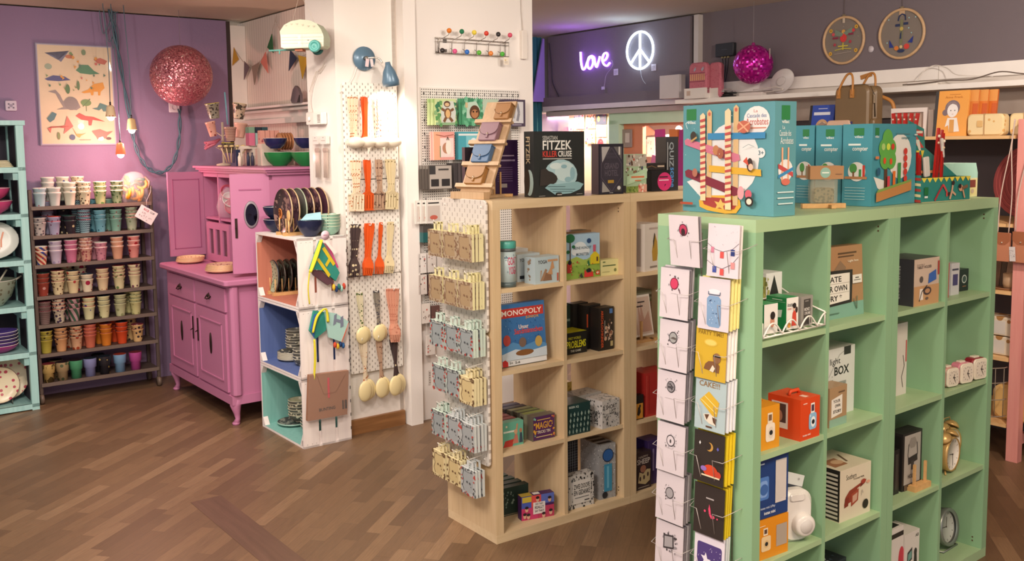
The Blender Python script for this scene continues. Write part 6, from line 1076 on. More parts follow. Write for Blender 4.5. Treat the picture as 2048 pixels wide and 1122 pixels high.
pbox('white red and teal clock carton behind the three square alarm clocks',G,1.24,.14,Z1,.135,.07,.148,'#d8d0c4',0,[('p',rrect(.2,.1,.8,.7,.1),'#c0b8ac'),('p',rrect(.25,.14,.75,.66,.1),'#e4dccf'),('c',.5,.4,.01,'#3c3430'),('r',.95,0,1,1,'#b82c34')],top=[('r',0,0,1,1,'#3c8c7c')])
pbox('black carton showing a pale headset photo in the third right green row',G,.968,.055,Z2,.13,.06,.22,'#2a2727',-2,[('r',.08,.1,.92,.96,'#a8a29c'),('p',[(.3,.8),(.4,.9),(.62,.9),(.72,.8),(.6,.72),(.4,.72)],'#8c8680'),('l',[(.3,.8),(.26,.6),(.34,.5)],.005,'#4c4846'),('l',[(.72,.8),(.76,.6),(.68,.5)],.005,'#4c4846'),('p',[(.28,.44),(.76,.48),(.74,.6),(.26,.56)],'#2c2a2c'),('p',[(.44,.34),(.56,.34),(.58,.5),(.42,.5)],'#3c3a3c'),('t','HOLDER',.28,.2,.72,.27,'#3c3838'),('r',.08,.0,.92,.1,'#5c4c40')],[('r',.1,.05,.9,.95,'#1e1c1c')])
pbox('black carton at the left edge of the third right green row',G,.86,.06,Z2,.09,.1,.17,'#1e1c1e',-2,[('r',.7,.1,.9,.9,'#3a3634')])
pbox('tall black carton behind the headset carton',G,.86,.18,Z2,.17,.1,.265,'#1a191b',0,[('r',.3,.8,.9,.83,'#4c4a48')])
t=thing('wooden_stand','small wooden phone stand with two pegs before the headset carton','stand',G@T(1.0,.018,Z2)@RZ(-1)); MB().box(0,0,0,.11,.03,.022,PINE).box(0,.03,0,.11,.05,.014,PINE).build('base',t)
for x in (.012,.088): MB().box(x,.012,.022,x+.01,.02,.1,PINE).build('peg',t)
BR_=paint('#c9a468',.3,.35)
def bell_clock(label,x,y,rot,s=1.0):
    t=thing('twin_bell_alarm_clock',label,'alarm clock',G@T(x,y,Z2)@RZ(rot)@Matrix.Scale(s,4))
    Mf=T(0,0,.075)@RX(90)
    MB().lathe([(.062,.012),(.066,.016),(.069,.008),(.068,-.03),(.06,-.036),(0,-.036)],BR_,32,Mf@T(0,0,0)).build('clock_case',t)
    m=MB(); face(m,0,.075,.0625,-.010,rim='#e4ded6',hands=((.5,-80),(.75,175))); m.build('clock_face',t)
    for sx in (-1,1):
        MB().lathe([(0,.026),(.018,.02),(.029,.008),(.031,0),(.028,0),(0,.02)],BR_,20,T(sx*.034,.012,.14)@RY(sx*28)).build('bell',t)
        MB().tube([(sx*.02,.01,.012),(sx*.05,-.005,-.0+.003)],.004,BR_,6).build('leg',t)
    MB().tube([(-.03,.012,.155),(-.02,.012,.18),(.02,.012,.18),(.03,.012,.155)],.002,BR_,6).build('handle',t)
bell_clock('brass twin bell alarm clock with its dial fully in view, third right green row',1.435,.115,-4)
bell_clock('brass twin bell alarm clock half hidden behind the divider, third right green row',1.315,.05,6)
pbox('white carton with black band and red print at the lowest right green row',G,.87,.05,Z3,.11,.1,.225,'#d6d0cc',0,[('e',.9,.4,.2,.25,'#c03c4c'),('r',0,.84,1,.92,'#2a2828')],[],[('r',.1,.1,.9,.5,'#242424')])
pbox('white carton with dark camera pictures and teal screen, lowest right green row',G,.985,.045,Z3,.105,.1,.185,'#d8d2ce',0,[('t','A8',.7,.86,.92,.93,'#3c3c3c'),('p',[(.15,.35),(.5,.42),(.5,.68),(.18,.6)],'#3a3a3c'),('p',[(.2,.4),(.46,.46),(.46,.62),(.22,.56)],'#6c9c94'),('p',[(.6,.2),(.85,.2),(.8,.6),(.66,.6)],'#302e2e'),('e',.72,.55,.1,.08,'#302e2e')])
t=thing('metal_alarm_clock','grey metal round clock on a tilted wire base in the lowest right green compartment','clock',G@T(1.405,.10,Z3)@RZ(2))
GM=paint('#8f9490',.35,.6); m=MB(); m.lathe([(.062,.012),(.072,.02),(.077,.012),(.074,-.02),(0,-.02)],GM,32,T(0,0,.09)@RX(82)); m.build('clock_case',t); m=MB(); face(m,0,.0,.064,-.0,T(0,.0,.09)@RX(-8),rim='#a8aca6',hands=((.5,-85),(.6,20))); m.build('clock_face',t)
MB().tube([(-.06,-.02,.004),(.06,-.02,.004),(.07,.06,.004),(-.07,.06,.004)],.004,GM,6,True).tube([(-.07,.06,.004),(-.06,.02,.07)],.004,GM).tube([(.07,.06,.004),(.06,.02,.07)],.004,GM).build('wire_base',t)
pbox('white and grey carton behind the grey metal clock',G,1.27,.16,Z3,.13,.06,.22,'#a8aca4',0,[('r',.2,.6,.8,.9,'#8c908a'),('r',.9,0,.94,1,'#6c706a')])
# ---------------- greeting cards on the end ----------------
def gcard(face_,edge,art,w=.118,h=.16,n=4,dx=.004,fan=.003):
    m=MB(); m.box(0,0,0,w,.0025,h,paint(face_,.5)); m.art((0,0,0),(w,0,0),(0,0,h),art); 
    return m
def oval(ring,fill,sd,y=.64): return [('n',sd,.3,y-.16,.7,y+.16,22,.004,['#8c868c','#a8a2a8','#5c5458']),('e',.5,y,.15,.12,ring),('e',.5,y,.125,.10,fill)]
LFT=[('#d6ccd2',oval('#5c2a3c','#b83c5c',70,.72)+[('e',.5,.68,.07,.07,'#3a2428')]),('#d3c9cf',oval('#7c2038','#c83c60',71,.7)+[('r',.4,.5,.6,.505,'#a8a0a4'),('l',[(.66,.62),(.72,.52)],.003,'#5c3c44')]),
 ('#d0c6cc',oval('#3c383c','#9c9c9c',72,.66)+[('p',[(.4,.64),(.5,.68),(.62,.66),(.6,.62)],'#5c5450'),('r',.3,.46,.66,.465,'#a8a0a4')]),('#cfc5cb',oval('#3c383c','#8c888c',73,.7)+[('n',74,.4,.64,.6,.76,10,.006,['#3c383c']),('r',.3,.46,.66,.465,'#a8a0a4')]),
 ('#cfc5cb',oval('#3c383c','#cfc6cc',75,.66)+[('e',.5,.65,.03,.04,'#3c383c'),('r',.36,.5,.6,.505,'#a8a0a4')]),('#cdc3c9',oval('#3c383c','#9c989c',76,.6)+[('r',.36,.34,.6,.345,'#b0a8ac')]),('#cbc1c7',[('n',77,.25,.4,.8,.82,30,.006,['#3c383c','#8c868c']),('p',[(.3,.45),(.68,.5),(.66,.78),(.3,.74)],'#3c383c'),('p',[(.34,.49),(.64,.53),(.62,.74),(.34,.71)],'#9c989c')])]
LW_=('burgundy beetle oval','crimson pink oval','grey oval with a dash','grey sketched oval','thin white oval with a dot','dark grey round sketch','square ink sketch')
RGT=[('#d6ccd4','#d8a8a0','pink bordered card with two flag garlands',[('l',[(0,.62),(.25,.52),(.5,.48),(.8,.54),(1,.66)],.0015,'#5c5460'),('l',[(0,.3),(.25,.2),(.5,.16),(.8,.26),(1,.42)],.0015,'#5c5460'),('r',.12,.45,.22,.56,'#c87c94'),('r',.42,.36,.54,.48,'#d0504c'),('r',.76,.42,.88,.54,'#2c3c7c'),('r',.2,.08,.32,.2,'#3c4c9c'),('r',.44,.04,.56,.16,'#d0504c'),('r',.78,.18,.9,.3,'#d08c8c'),('n',80,.05,.6,.95,.95,14,.0018,['#a8a0b0'])],'#e6dcd8'),
 ('#d3cad2','#d2c584','white card with a blue jar before pale yellow envelopes',[('p',[(.3,.1),(.38,.06),(.7,.06),(.76,.12),(.74,.6),(.66,.66),(.36,.66),(.28,.6)],'#7c9cc0'),('e',.52,.74,.2,.05,'#e0dce4'),('l',[(.33,.74),(.33,.68),(.7,.68),(.71,.74)],.003,'#4c5c74'),('n',81,.34,.12,.7,.58,24,.0025,['#2c3c64','#c8d4e8'])],'#e2d488'),
 ('#c8a42c','#e4dcd8','mustard PARTY TIME card with a dog',[('t','PARTY TIME!',.08,.86,.9,.94,'#8c6c1c'),('e',.5,.72,.22,.07,'#d4b448'),('e',.5,.72,.18,.05,'#dcc468'),('p',[(.3,.2),(.8,.16),(.82,.3),(.72,.38),(.45,.36),(.35,.3)],'#7c5434'),('e',.72,.44,.13,.1,'#8c6444'),('r',.6,.46,.84,.5,'#201c1c'),('p',[(.5,.18),(.6,.3),(.68,.24),(.62,.16)],'#e0d4c0')],'#e8e0dc'),
 ('#a9bcc0','#dcdce0','grey blue CAKE card with a yellow cake slice',[('t','CAKE!!!',.12,.84,.8,.95,'#8c6c44'),('p',[(.15,.56),(.45,.76),(.8,.58),(.74,.3),(.6,.3)],'#cfa830'),('l',[(.2,.58),(.72,.36)],.002,'#f0e0a0'),('l',[(.32,.66),(.76,.46)],.002,'#f0e0a0'),('p',[(.3,.3),(.5,.34),(.74,.26),(.72,.12),(.5,.14),(.36,.2)],'#dcd4c4'),('p',[(.34,.3),(.5,.32),(.42,.2)],'#5c3c28'),('p',[(.6,.28),(.74,.26),(.72,.14),(.64,.18)],'#5c3c28'),('r',.4,.06,.6,.09,'#5c3c28')],'#d8d8dc'),
 ('#2c2420','#d8b818','black card with a moon and a red creature before yellow envelopes',[('c',.52,.72,.014,'#b88c44'),('c',.47,.73,.012,'#2c2420'),('p',[(.2,.8),(.23,.76),(.2,.72),(.17,.76)],'#e0e0e0'),('p',[(.8,.76),(.84,.72),(.8,.68),(.76,.72)],'#5c5cb0'),('e',.58,.26,.24,.12,'#c84424'),('e',.84,.22,.1,.07,'#b8402c'),('e',.36,.28,.1,.05,'#8c6cb8'),('r',.3,.14,.9,.17,'#e0d0b0')],'#d8bc1c'),
 ('#2e2522','#d8b818','black card with a pink unicorn swirl before yellow envelopes',[('r',0.4,0.731,0.66,0.759,'#a8a0a0'),('l',[(.52,.56),(.55,.44),(.62,.38),(.7,.42)],.008,'#d8486c'),('p',[(.52,.64),(.56,.55),(.5,.56)],'#d8486c'),('c',.38,.48,.004,'#d8486c'),('c',.8,.4,.003,'#d8486c')],'#d8bc1c'),
 ('#dcd4e0','#cfd4d8','white card with a purple starry window and a shooting star',[('p',rrect(.1,-.2,.92,.8,.06),'#4c3c78'),('n',83,.14,.3,.9,.76,24,.002,['#e0dcf0','#c8c0e0']),('p',[(.4,.62),(.46,.5),(.58,.5),(.48,.44),(.5,.34),(.4,.42),(.3,.36),(.34,.46),(.24,.54),(.36,.54)],'#e0dce8'),('l',[(.5,.44),(.95,.2)],.008,'#c84c6c'),('l',[(.5,.4),(.92,.12)],.006,'#d8c040')],'#d0d4d8')]
ZL=(1.474,1.302,1.134,.966,.795,.630,.462); ZR=(1.454,1.288,1.132,.972,.803,.634,.478)
YL=(.287,.335,.338,.347,.347,.350,.352); YR=(.142,.176,.186,.186,.19,.188,.186)
rk=[thing('wire_card_rack','chrome wire rack on the end of the green shelf, %s column holding greeting cards'%s_,'card rack',G@T(-.002,y,0)) for s_,y in (('left',.23),('right',.10))]
for c,(ZZ,YY) in enumerate(((ZL,YL),(ZR,YR))):
    for r in range(7):
        zt=ZZ[r]; y1=YY[r]-(.23,.10)[c]; y0=y1-.12; zm=zt-.075; zb=zt-.16
        if c==0 and r==6: pass
        MB().tube([(0,y1+.012,zm+.012),(-.03,y1+.014,zm+.004),(-.062,y1+.004,zm),(-.064,y1-.025,zm),(-.045,y1-.032,zb),(-.01,y1-.034,zb-.004)],.0011,WCH,5).tube([(-.01,y0+.036,zb-.004),(-.045,y0+.036,zb),(-.064,y0+.032,zm),(-.062,y0-.006,zm),(-.03,y0-.016,zm+.008),(0,y0-.03,zm+.02)],.0011,WCH,5).build('wire_pocket',rk[c])
    MB().tube([(-.004,.04-(.0),.3),(-.004,.04,1.42)],.002,CH,5).tube([(-.004,-.03,.3),(-.004,-.03,1.42)],.002,CH,5).build('wire_frame',rk[c])
RO=('top','second','third','fourth','fifth','sixth','lowest')
for c in range(2):
    for r in range(7):
        zt=(ZL,ZR)[c][r]; y1=(YL,YR)[c][r]; 
        if c==0: fc,ar=LFT[r]; ed='#8f868c'; lab='white card with %s'%LW_[r]; nb=(2,3,4,4,2,4,4)[r]; bc='#cfc6ca'
        else: fc,ed,lab,ar,bc=RGT[r]; nb=(2,4,4,4,4,4,3)[r]
        lean=3.0 if (c,r)!=(0,0) else -4
        for i in range(nb):
            M=G@T(-.052+.0085*i,y1+.0005*i-(.006*i if (c==1 and r in (1,2,3,4)) else .002*i),zt-.158+(.004*i if r else 0))@RZ(-90)@RX(-lean)
            if i==0: o=solo(gcard(fc,ed,ar),'greeting_card','%s, %s pocket, %s column'%(lab,RO[r],('left','right')[c]),'greeting card',M,'greeting cards on the green shelf end')
            else: solo(MB().box(0,0,0,.118,.006,.158,paint(bc if c else ('#8f868c' if i%2 else '#c8bfc4'),.6)),'greeting_card','%s behind the %s, %s pocket of the %s column'%(('first','second','third')[i-1] if i<4 else 'last',' '.join(lab.split()[:2 if c else 4]),RO[r],('left','right')[c]),'greeting card',M,'greeting cards on the green shelf end')
# ---------------- on top of the green shelf ----------------
CA=[('r',.04,.86,.155,.965,'#2c7a44'),('t','vilac',.05,.825,.15,.855,'#e0e8e4'),('e',.56,.5,.29,.33,'#dcdcdc'),('p',[(.05,.28),(.4,.4),(.5,.16),(.24,.12)],'#dcdcdc'),('e',.82,.84,.135,.125,'#e2dedc'),('t','La',.79,.91,.83,.935,'#b8544c',False),('t','Cascade des',.72,.865,.92,.9,'#4c6c9c',False),('t','Acrobates',.71,.80,.94,.86,'#b8544c',False),('r',0.76,0.7687,0.92,0.7783,'#c87c64'),('e',.87,.555,.045,.045,'#d8dcdc'),('t','3+',.845,.535,.9,.575,'#4c6470'),
 ('p',[(.20,.11),(.21,.05),(.3,.02),(.5,.0),(.62,.01),(.67,.07),(.66,.13),(.58,.17),(.3,.16)],'#d8a43c'),('p',[(.24,.12),(.26,.075),(.36,.05),(.52,.035),(.60,.045),(.63,.09),(.56,.14),(.3,.145)],'#a03c38'),('p',[(.38,.11),(.43,.10),(.45,.135),(.47,.10),(.52,.095),(.48,.07),(.49,.03),(.44,.055),(.39,.035),(.41,.075)],'#d8b060')]
for x0,x1,zb,zt in ((.29,.345,.14,.93),(.585,.64,.08,.96)):
    CA+=[('p',[(x0,zb),(x1,zb),(x1,zt),((x0+x1)/2,zt+.025),(x0,zt)],'#cfae80'),('e',(x0+x1)/2,zt-.02,.015,.018,'#c06050')]
CA+=[('p',[(.03,.67),(.06,.69),(.65,.54),(.66,.49),(.6,.47),(.04,.63)],'#c8748c'),('p',[(.30,.735),(.92,.735),(.92,.68),(.30,.675)],'#3c84b4'),('p',[(.32,.44),(.88,.41),(.885,.35),(.32,.38)],'#d8a838'),('p',[(.04,.38),(.08,.4),(.64,.24),(.65,.18),(.6,.165),(.05,.33)],'#7c2c3c')]
for x0,x1,zb,zt in ((.225,.285,.11,.9),(.515,.58,.04,.93)):
    CA+=[('p',[(x0,zb),(x1,zb),(x1-.01,zt),((x0+x1)/2-.005,zt+.025),(x0-.01,zt)],'#e4cba4')]+[('p',[(x0,zb+.056*i),(x1,zb+.056*i+.012),(x1,zb+.056*i+.034),(x0,zb+.056*i+.022)],'#b84c4c') for i in range(1,14)]
CA+=[('e',.16,.71,.035,.045,'#3c342c'),('l',[(.2,.7),(.13,.66)],.006,'#b8945c'),('e',.42,.58,.035,.045,'#b87c54'),('e',.47,.55,.035,.05,'#a05c44'),('e',.72,.785,.07,.055,'#b86450'),('l',[(.66,.75),(.78,.82)],.005,'#d8a080'),('l',[(.67,.83),(.77,.74)],.005,'#d8a080'),('e',.79,.45,.032,.06,'#3c2c28'),('e',.80,.43,.025,.03,'#e0b8a0'),('p',[(.72,.48),(.76,.52),(.78,.44)],'#c8503c'),('e',.7,.2,.035,.06,'#d898a0'),('e',.78,.19,.035,.04,'#c85c6c'),('e',.79,.125,.045,.045,'#2c2424'),('e',.79,.125,.027,.027,'#e8d0c0'),('e',.19,.37,.03,.04,'#a86c58'),('l',[(.1,.78),(.08,.83),(.12,.85)],.002,'#d0dcdc'),('l',[(.72,.6),(.78,.63),(.84,.61)],.0015,'#7c8c90'),('r',0.02,0.0688,0.17,0.0912,'#a84c34'),('n',90,.05,.1,.9,.9,16,.002,['#cfe0e0'])]
CF=[('r',.3,.84,.7,.965,'#2c7a44'),('t','vilac',.32,.81,.66,.84,'#e0e8e4'),('t','La',.35,.76,.46,.79,'#e0e8e8',False),('t','Cascade des',.2,.7,.75,.75,'#e0e8e8',False),('t','Acrobates',.25,.63,.85,.69,'#e0e8e8',False),('c',.5,.4,.034,'#dcdcdc')]+[('r',.3,.3,.38,.6,'#d8a484'),('r',.58,.3,.66,.6,'#d8a484'),('p',[(.15,.42),(.85,.34),(.85,.38),(.15,.46)],'#b84c4c'),('p',[(.15,.33),(.85,.4),(.85,.43),(.15,.36)],'#3c84b4'),('e',.5,.3,.2,.03,'#c86c5c')]+[('r',0.12,0.2044,0.88,0.2156,'#c8dcdc'),('r',0.12,0.1544,0.88,0.1656,'#c8dcdc'),('r',0.15,0.1044,0.85,0.1156,'#c8dcdc')]
TQ='#5b949e'
m=MB(); W_,D_,H_=.385,.100,.352
mm=MB().box(0,0,0,W_,D_,H_,paint(TQ,.35)); mm.art((0,0,0),(W_,0,0),(0,0,H_),CA); mm.art((W_,0,0),(0,D_,0),(0,0,H_),CF)
solo(mm,'toy_box','largest turquoise toy box with striped ball tower picture on the green shelf','toy box',G@T(.150,.415,T0)@RZ(-93.5))
VS=[('r',.38,.86,.72,.95,'#2c7a44'),('t','vilac',.4,.83,.7,.86,'#dfe8e4'),('r',0.2,0.7388,0.62,0.7612,'#dfe8e4'),('t','compter',.34,.66,.86,.72,'#dfe8e4'),('c',.5,.42,.034,'#e0e0dc'),('e',.38,.46,.13,.06,'#4c9448'),('r',.36,.36,.42,.42,'#7c5434'),('r',.7,.36,.78,.5,'#c03c30'),('r',.58,.36,.66,.45,'#3c8c4c'),('r',.1,.33,.85,.36,'#b07c50')]+[('r',.12,.22-.035*i,.8,.225-.035*i,'#b8d4d4') for i in range(5)]
VF=[('r',.05,.86,.14,.95,'#2c7a44'),('t','vilac',.05,.83,.14,.86,'#dfe8e4'),('e',.62,.6,.27,.28,'#e0e0dc'),('p',[(.03,.36),(.3,.3),(.4,.1),(.12,.22)],'#dcdcd8'),('r',0.52,0.8666,0.84,0.8834,'#4c7c84'),('t','compter',.64,.80,.84,.84,'#4c7c84'),('r',.26,.2,.33,.5,'#5c4030')]
VF+=[('c',x,z,.033,'#5fa84c') for x,z in ((.32,.82),(.24,.7),(.4,.7),(.27,.56),(.4,.56))]+[('c',.22,.72,.012,'#a8c878'),('c',.33,.72,.012,'#c8d84c'),('c',.43,.72,.011,'#c83c30'),('e',.25,.55,.03,.04,'#d8502c'),('e',.39,.54,.03,.04,'#d8502c')]
VF+=[('r',.44,.22,.5,.42,'#d8702c'),('r',.55,.22,.62,.52,'#3c8c4c')]+[('c',.72,.66-.085*i,.012,'#c83c30' if i<5 else '#3c8c4c') for i in range(6)]+[('r',.3,.22,.36,.36,'#c8404c'),('p',[(.06,.05),(.06,.16),(.86,.28),(.86,.17)],'#b8804c'),('p',[(.06,.16),(.86,.28),(.86,.31),(.1,.2)],'#7c9c50'),('e',.1,.42,.04,.05,'#2c5c78')]+[('r',0.02,0.5732,0.1,0.6068,'#c87c4c'),('r',0.9,0.8566,0.97,0.8734,'#c8dcdc')]
TV='#4690a0'
pbox('turquoise counting tree toy box, the front one on the green shelf',G,.728,.065,T0,.290,.115,.287,TV,0,VF,VS,name='toy_box',cat='toy box')
pbox('turquoise counting toy box directly behind the front counting box',G,.738,.190,T0,.29,.105,.285,TV,1,VF,VS,name='toy_box',cat='toy box')
pbox('turquoise counting toy box rearmost behind the other counting boxes',G,.742,.305,T0,.29,.08,.287,TV,1,VF,VS,name='toy_box',cat='toy box')
# circus display with red pens
t=thing('pen_display','green circus display box holding red pens at the right of the green shelf','display box',G@T(1.025,.045,T0)@RZ(-6))
DG_=paint('#2f7f78',.4); m=MB(); m.box(0,0,0,.305,.003,.09,DG_).box(0,.003,0,.003,.15,.10,DG_).box(.302,.003,0,.305,.15,.09,DG_).box(0,.003,0,.305,.15,.003,DG_)
m.box(0,.147,0,.305,.15,.10,DG_)
q=[('p',[(i/9,1),((i+1)/9,1),((i+.5)/9,.8)],'#e0cc4c') for i in range(9)]+[('r',.0,.0,1,.02,'#d8c89c'),('r',.05,.3,.13,.62,'#1f6a3c'),('r',.055,.18,.12,.26,'#dcdcdc')]
q+=[('l',[(.42,.7),(.34,.4),(.26,.06)],.009,'#a8303c'),('l',[(.42,.7),(.5,.4),(.5,.2)],.009,'#c84c4c'),('e',.54,.3,.03,.08,'#3a2824'),('l',[(.62,.75),(.6,.4),(.56,.08)],.01,'#c8a084'),('l',[(.6,.4),(.68,.24)],.008,'#c8a084'),('e',.62,.75,.03,.1,'#3a2824'),('e',.78,.52,.045,.14,'#c89878'),('e',.76,.6,.03,.1,'#2c2020'),('l',[(.8,.5),(.92,.6)],.012,'#7c5c44'),('l',[(.82,.44),(.86,.1)],.008,'#c89878')]
m.art((0,0,0),(.305,0,0),(0,0,.09),q); m.art((0,.15,0),(0,-.15,0),(0,0,.1),[('p',[(0,.1+.2*i),(1,.0+.2*i),(1,.1+.2*i),(0,.2+.2*i)],('#a83c34','#d8c89c')[i%2]) for i in range(5)]); m.build('tray',t)
m=MB(); m.prism([(0,.09),(0,.30),(.09,.27),(.1,.2),(.305,.09)],.056,.060,DG_); m.art((0,.0558,.09),(.305,0,0),(0,0,.2),[('p',[(0,.95),(.28,.85),(.28,.75),(0,.85)],'#b83c38'),('p',[(0,.75),(.2,.55),(.3,.55),(.05,.9)],'#c84c44'),('p',[(.12,.7),(.2,.5),(.24,.5),(.2,.7)],'#d8dcd0'),('p',[(.0,.0),(.0,.5),(.06,.5),(.1,.0)],'#b83c38'),('r',0.06,0.8176,0.26,0.8624,'#e0d8c8'),('p',[(.05,.5),(.12,.5),(.08,.35)],'#e0cc4c'),('p',[(.14,.5),(.21,.5),(.17,.35)],'#e0cc4c'),('p',[(.23,.5),(.3,.5),(.26,.35)],'#e0cc4c')]); m.build('back_card',t)
MB().box(.03,.045,.105,.2,.05,.115,'#c88c64').build('wooden_bar',t)
RD=paint('#b8241f',.3)
for i,(x,y,an,L) in enumerate(((.12,.035,6,.27),(.145,.045,9,.265),(.17,.035,2,.25),(.03,.03,-4,.18),(.05,.04,-2,.17))):
    m=MB(); m.box(-.005,-.004,0,.005,.004,L,RD); m.box(-.002,-.0045,.02,.002,-.004,L-.02,'#7c1814')
    if i<3: m.sphere((0,-.005,L-.03),.006,paint('#e8dccb',.4),8); m.sphere((0,-.005,L-.055),.005,paint('#d8c0a0',.4),8)
    solo(m,'red_pen',('tallest red pen','red pen second from the left of the tall ones','rightmost tall red pen','short red pen at the far left','short red pen second from the left')[i]+' in the circus display','pen',G@T(1.025,.045,T0)@RZ(-6)@T(x,y,.004)@RY(an),'red pens in the circus display')
for i,x in enumerate((.07,.175)):
    m=MB(); m.rbox(0,0,0,.03 if i==0 else .012,.01,.075,paint('#d4cec8',.3),.005); solo(m,'paper_tag',('white folded tag at the left','thin silver clip at the right')[i]+' of the circus display','tag',G@T(1.025,.045,T0)@RZ(-6)@T(x,.03,.09 if i==0 else .16)@RY(-8),None)
for i in range(5):
    m=MB(); m.box(0,0,0,.014,.02,.115,RD); m.box(.002,-.001,.075,.012,0,.083,'#e0d0c0'); solo(m,'red_clip','small red and white figure, %s in the row inside the deep white frame'%('first','second','third','fourth','last')[i],'figure',WF(5.165,3.095-.03*i,1.74)@RY(-6+4*i),'red figures in the deep frame')
t=thing('house_box','small pale mint house shaped carton with windows at the right end of the green shelf','carton',G@T(1.355,.10,T0)@RZ(-2))
m=MB(); m.box(0,0,0,.2,.11,.075,'#d8cf9c'); m.art((0,0,0),(.2,0,0),(0,0,.075),[('r',.05,.1,.95,.92,'#d8c88c'),('r',.4,.1,.62,.7,'#c86c50'),('r',.7,.5,.92,.9,'#7c3c34'),('r',.12,.1,.3,.5,'#b84c3c'),('e',.8,.3,.06,.12,'#b8a08c')]); m.build('carton',t)
MB().prism([(0,.075),(.2,.075),(.2,.095),(.185,.135),(.015,.135),(0,.095)],0,.11,paint('#a5cdbd',.5)).build('roof',t)
# sachets on the small stand
t=thing('sachet_stand','small wooden stand carrying clear sachets in front of the turquoise boxes','stand',G@T(.500,.185,T0)@RZ(-37)); MB().box(0,0,0,.15,.02,.016,PINE).build('base',t); MB().box(.09,-.03,0,.105,.02,.012,PINE).build('base_foot',t)
for i in range(2):
    t=thing('seed_sachet',('front','rear')[i]+' clear sachet with brown header card on the wooden stand','sachet',G@T(.520+.035*i,.165+.03*i,T0+.014)@RZ(-34+6*i))
    MB().rbox(0,0,0,.095,.016,.1,paint('#c0bca8',.2,0,.28),.01).build('clear_bag',t); MB().rbox(.012,.003,.004,.083,.013,.055,dots('#8c8060','#5c5c40',90,.4),.01).build('seed_filling',t); m=MB(); m.box(-.006,-.003,.085,.112,.019,.13,rough_wall('kraft_card','#a87c58','#b48860',.1) if i==0 else paint('#b89c80',.6)); m.art((-.006,-.003,.085),(.118,0,0),(0,0,.045),[('c',.45,.5,.018,'#8cb4a8'),('r',0.35,0.4552,0.56,0.5448,'#e8ece4'),('r',.75,.35,.95,.4,'#6c4c38')]); m.build('header_card',t)
# ---------------- right wall ----------------
PUR=paint('#a060ff',.4,emit=5); PUC=paint('#ecd4ff',.4,emit=2.6); ICE=paint('#dff0ff',.4,emit=3.2); 
t=thing('neon_sign','purple handwritten love neon sign glowing on the dark bulkhead','neon sign',WF(5.56,6.32,2.3))
LP=[[(.06,.186),(.064,.114),(.075,.061),(.093,.034),(.123,.053),(.149,.099),(.181,.131),(.199,.143)],[(.199,.143),(.165,.13),(.147,.073),(.171,.035),(.204,.052),(.219,.094),(.199,.143)],[(.199,.143),(.23,.127),(.242,.083),(.261,.044),(.283,.08),(.304,.13)],[(.338,.085),(.375,.099),(.397,.131),(.382,.153),(.351,.143),(.334,.102),(.35,.063),(.388,.045),(.425,.068)]]
m=MB(); m2=MB()
for P in LP: m.tube(bez([(x,-.012,z) for x,z in P],5),.006,PUC,8); m2.tube(bez([(x,-.003,z) for x,z in P],5),.0085,PUR,8)
m.build('neon_tube',t); m2.build('tube_backing',t)
MB().tube(bez([(.43,-.006,.07),(.45,-.006,.085),(.46,-.006,.05),(.44,-.006,.02),(.38,-.006,-.03),(.36,-.006,-.1),(.35,-.006,-.13)],6),.0022,'#b8a8c8').box(.335,-.02,-.15,.36,-.004,-.125,'#c8b8e0').build('cord',t)
t=thing('neon_sign','round white peace symbol neon sign glowing on the dark bulkhead','neon sign',WF(5.56,5.54,2.44))
P=[(.147*math.cos(i*PI/18),-.012,.147*math.sin(i*PI/18)) for i in range(36)]
m=MB(); m.tube(P,.009,ICE,8,True); m.tube([(0,-.012,.147),(0,-.012,-.147)],.009,ICE,8); m.tube([(0,-.012,.01),(-.105,-.012,-.10)],.009,ICE,8); m.tube([(0,-.012,.01),(.105,-.012,-.10)],.009,ICE,8); m.build('neon_tube',t)
MB().lathe([(0,0),(.158,0),(.158,.003),(0,.003)],paint('#c8dce8',.3,0,.04),30,RX(90)).build('acrylic_back',t)
MB().tube(bez([(.0,-.006,-.15),(.01,-.006,-.2),(.03,-.006,-.24),(.06,-.006,-.27)],5),.0022,'#c8d0d8').build('cord',t)
for i,(b,z,lab) in enumerate(((5.862,2.262,'small white price label right of the purple love sign'),(5.43,2.27,'small white price label below right of the peace sign'))):
    m=MB(); m.box(0,-.001,0,.052,.001,.052,'#cdc6d6'); m.art((0,-.001,0),(.052,0,0),(0,0,.052),[('r',.15,.6,.85,.7,'#9890a4'),('r',.15,.4,.85,.46,'#9890a4'),('r',.15,.22,.6,.28,'#9890a4')]); solo(m,'price_label',lab,'label',WF(5.566,b,z))
point(tuple(ROOM@Vector((5.30,6.12,2.44))),1.6,'#8a4cff',.08); point(tuple(ROOM@Vector((5.30,5.54,2.46))),1.2,'#b8dcff',.08)
t=thing('loose_cable','dark cable hanging down the left edge of the neon sign wall','cable',WF(5.565,6.69,2.1)); MB().tube(bez([(0,-.006,.50),(.03,-.006,.3),(.045,-.006,.15),(.13,-.006,.02)],8),.004,'#2e282c').build('cable',t)
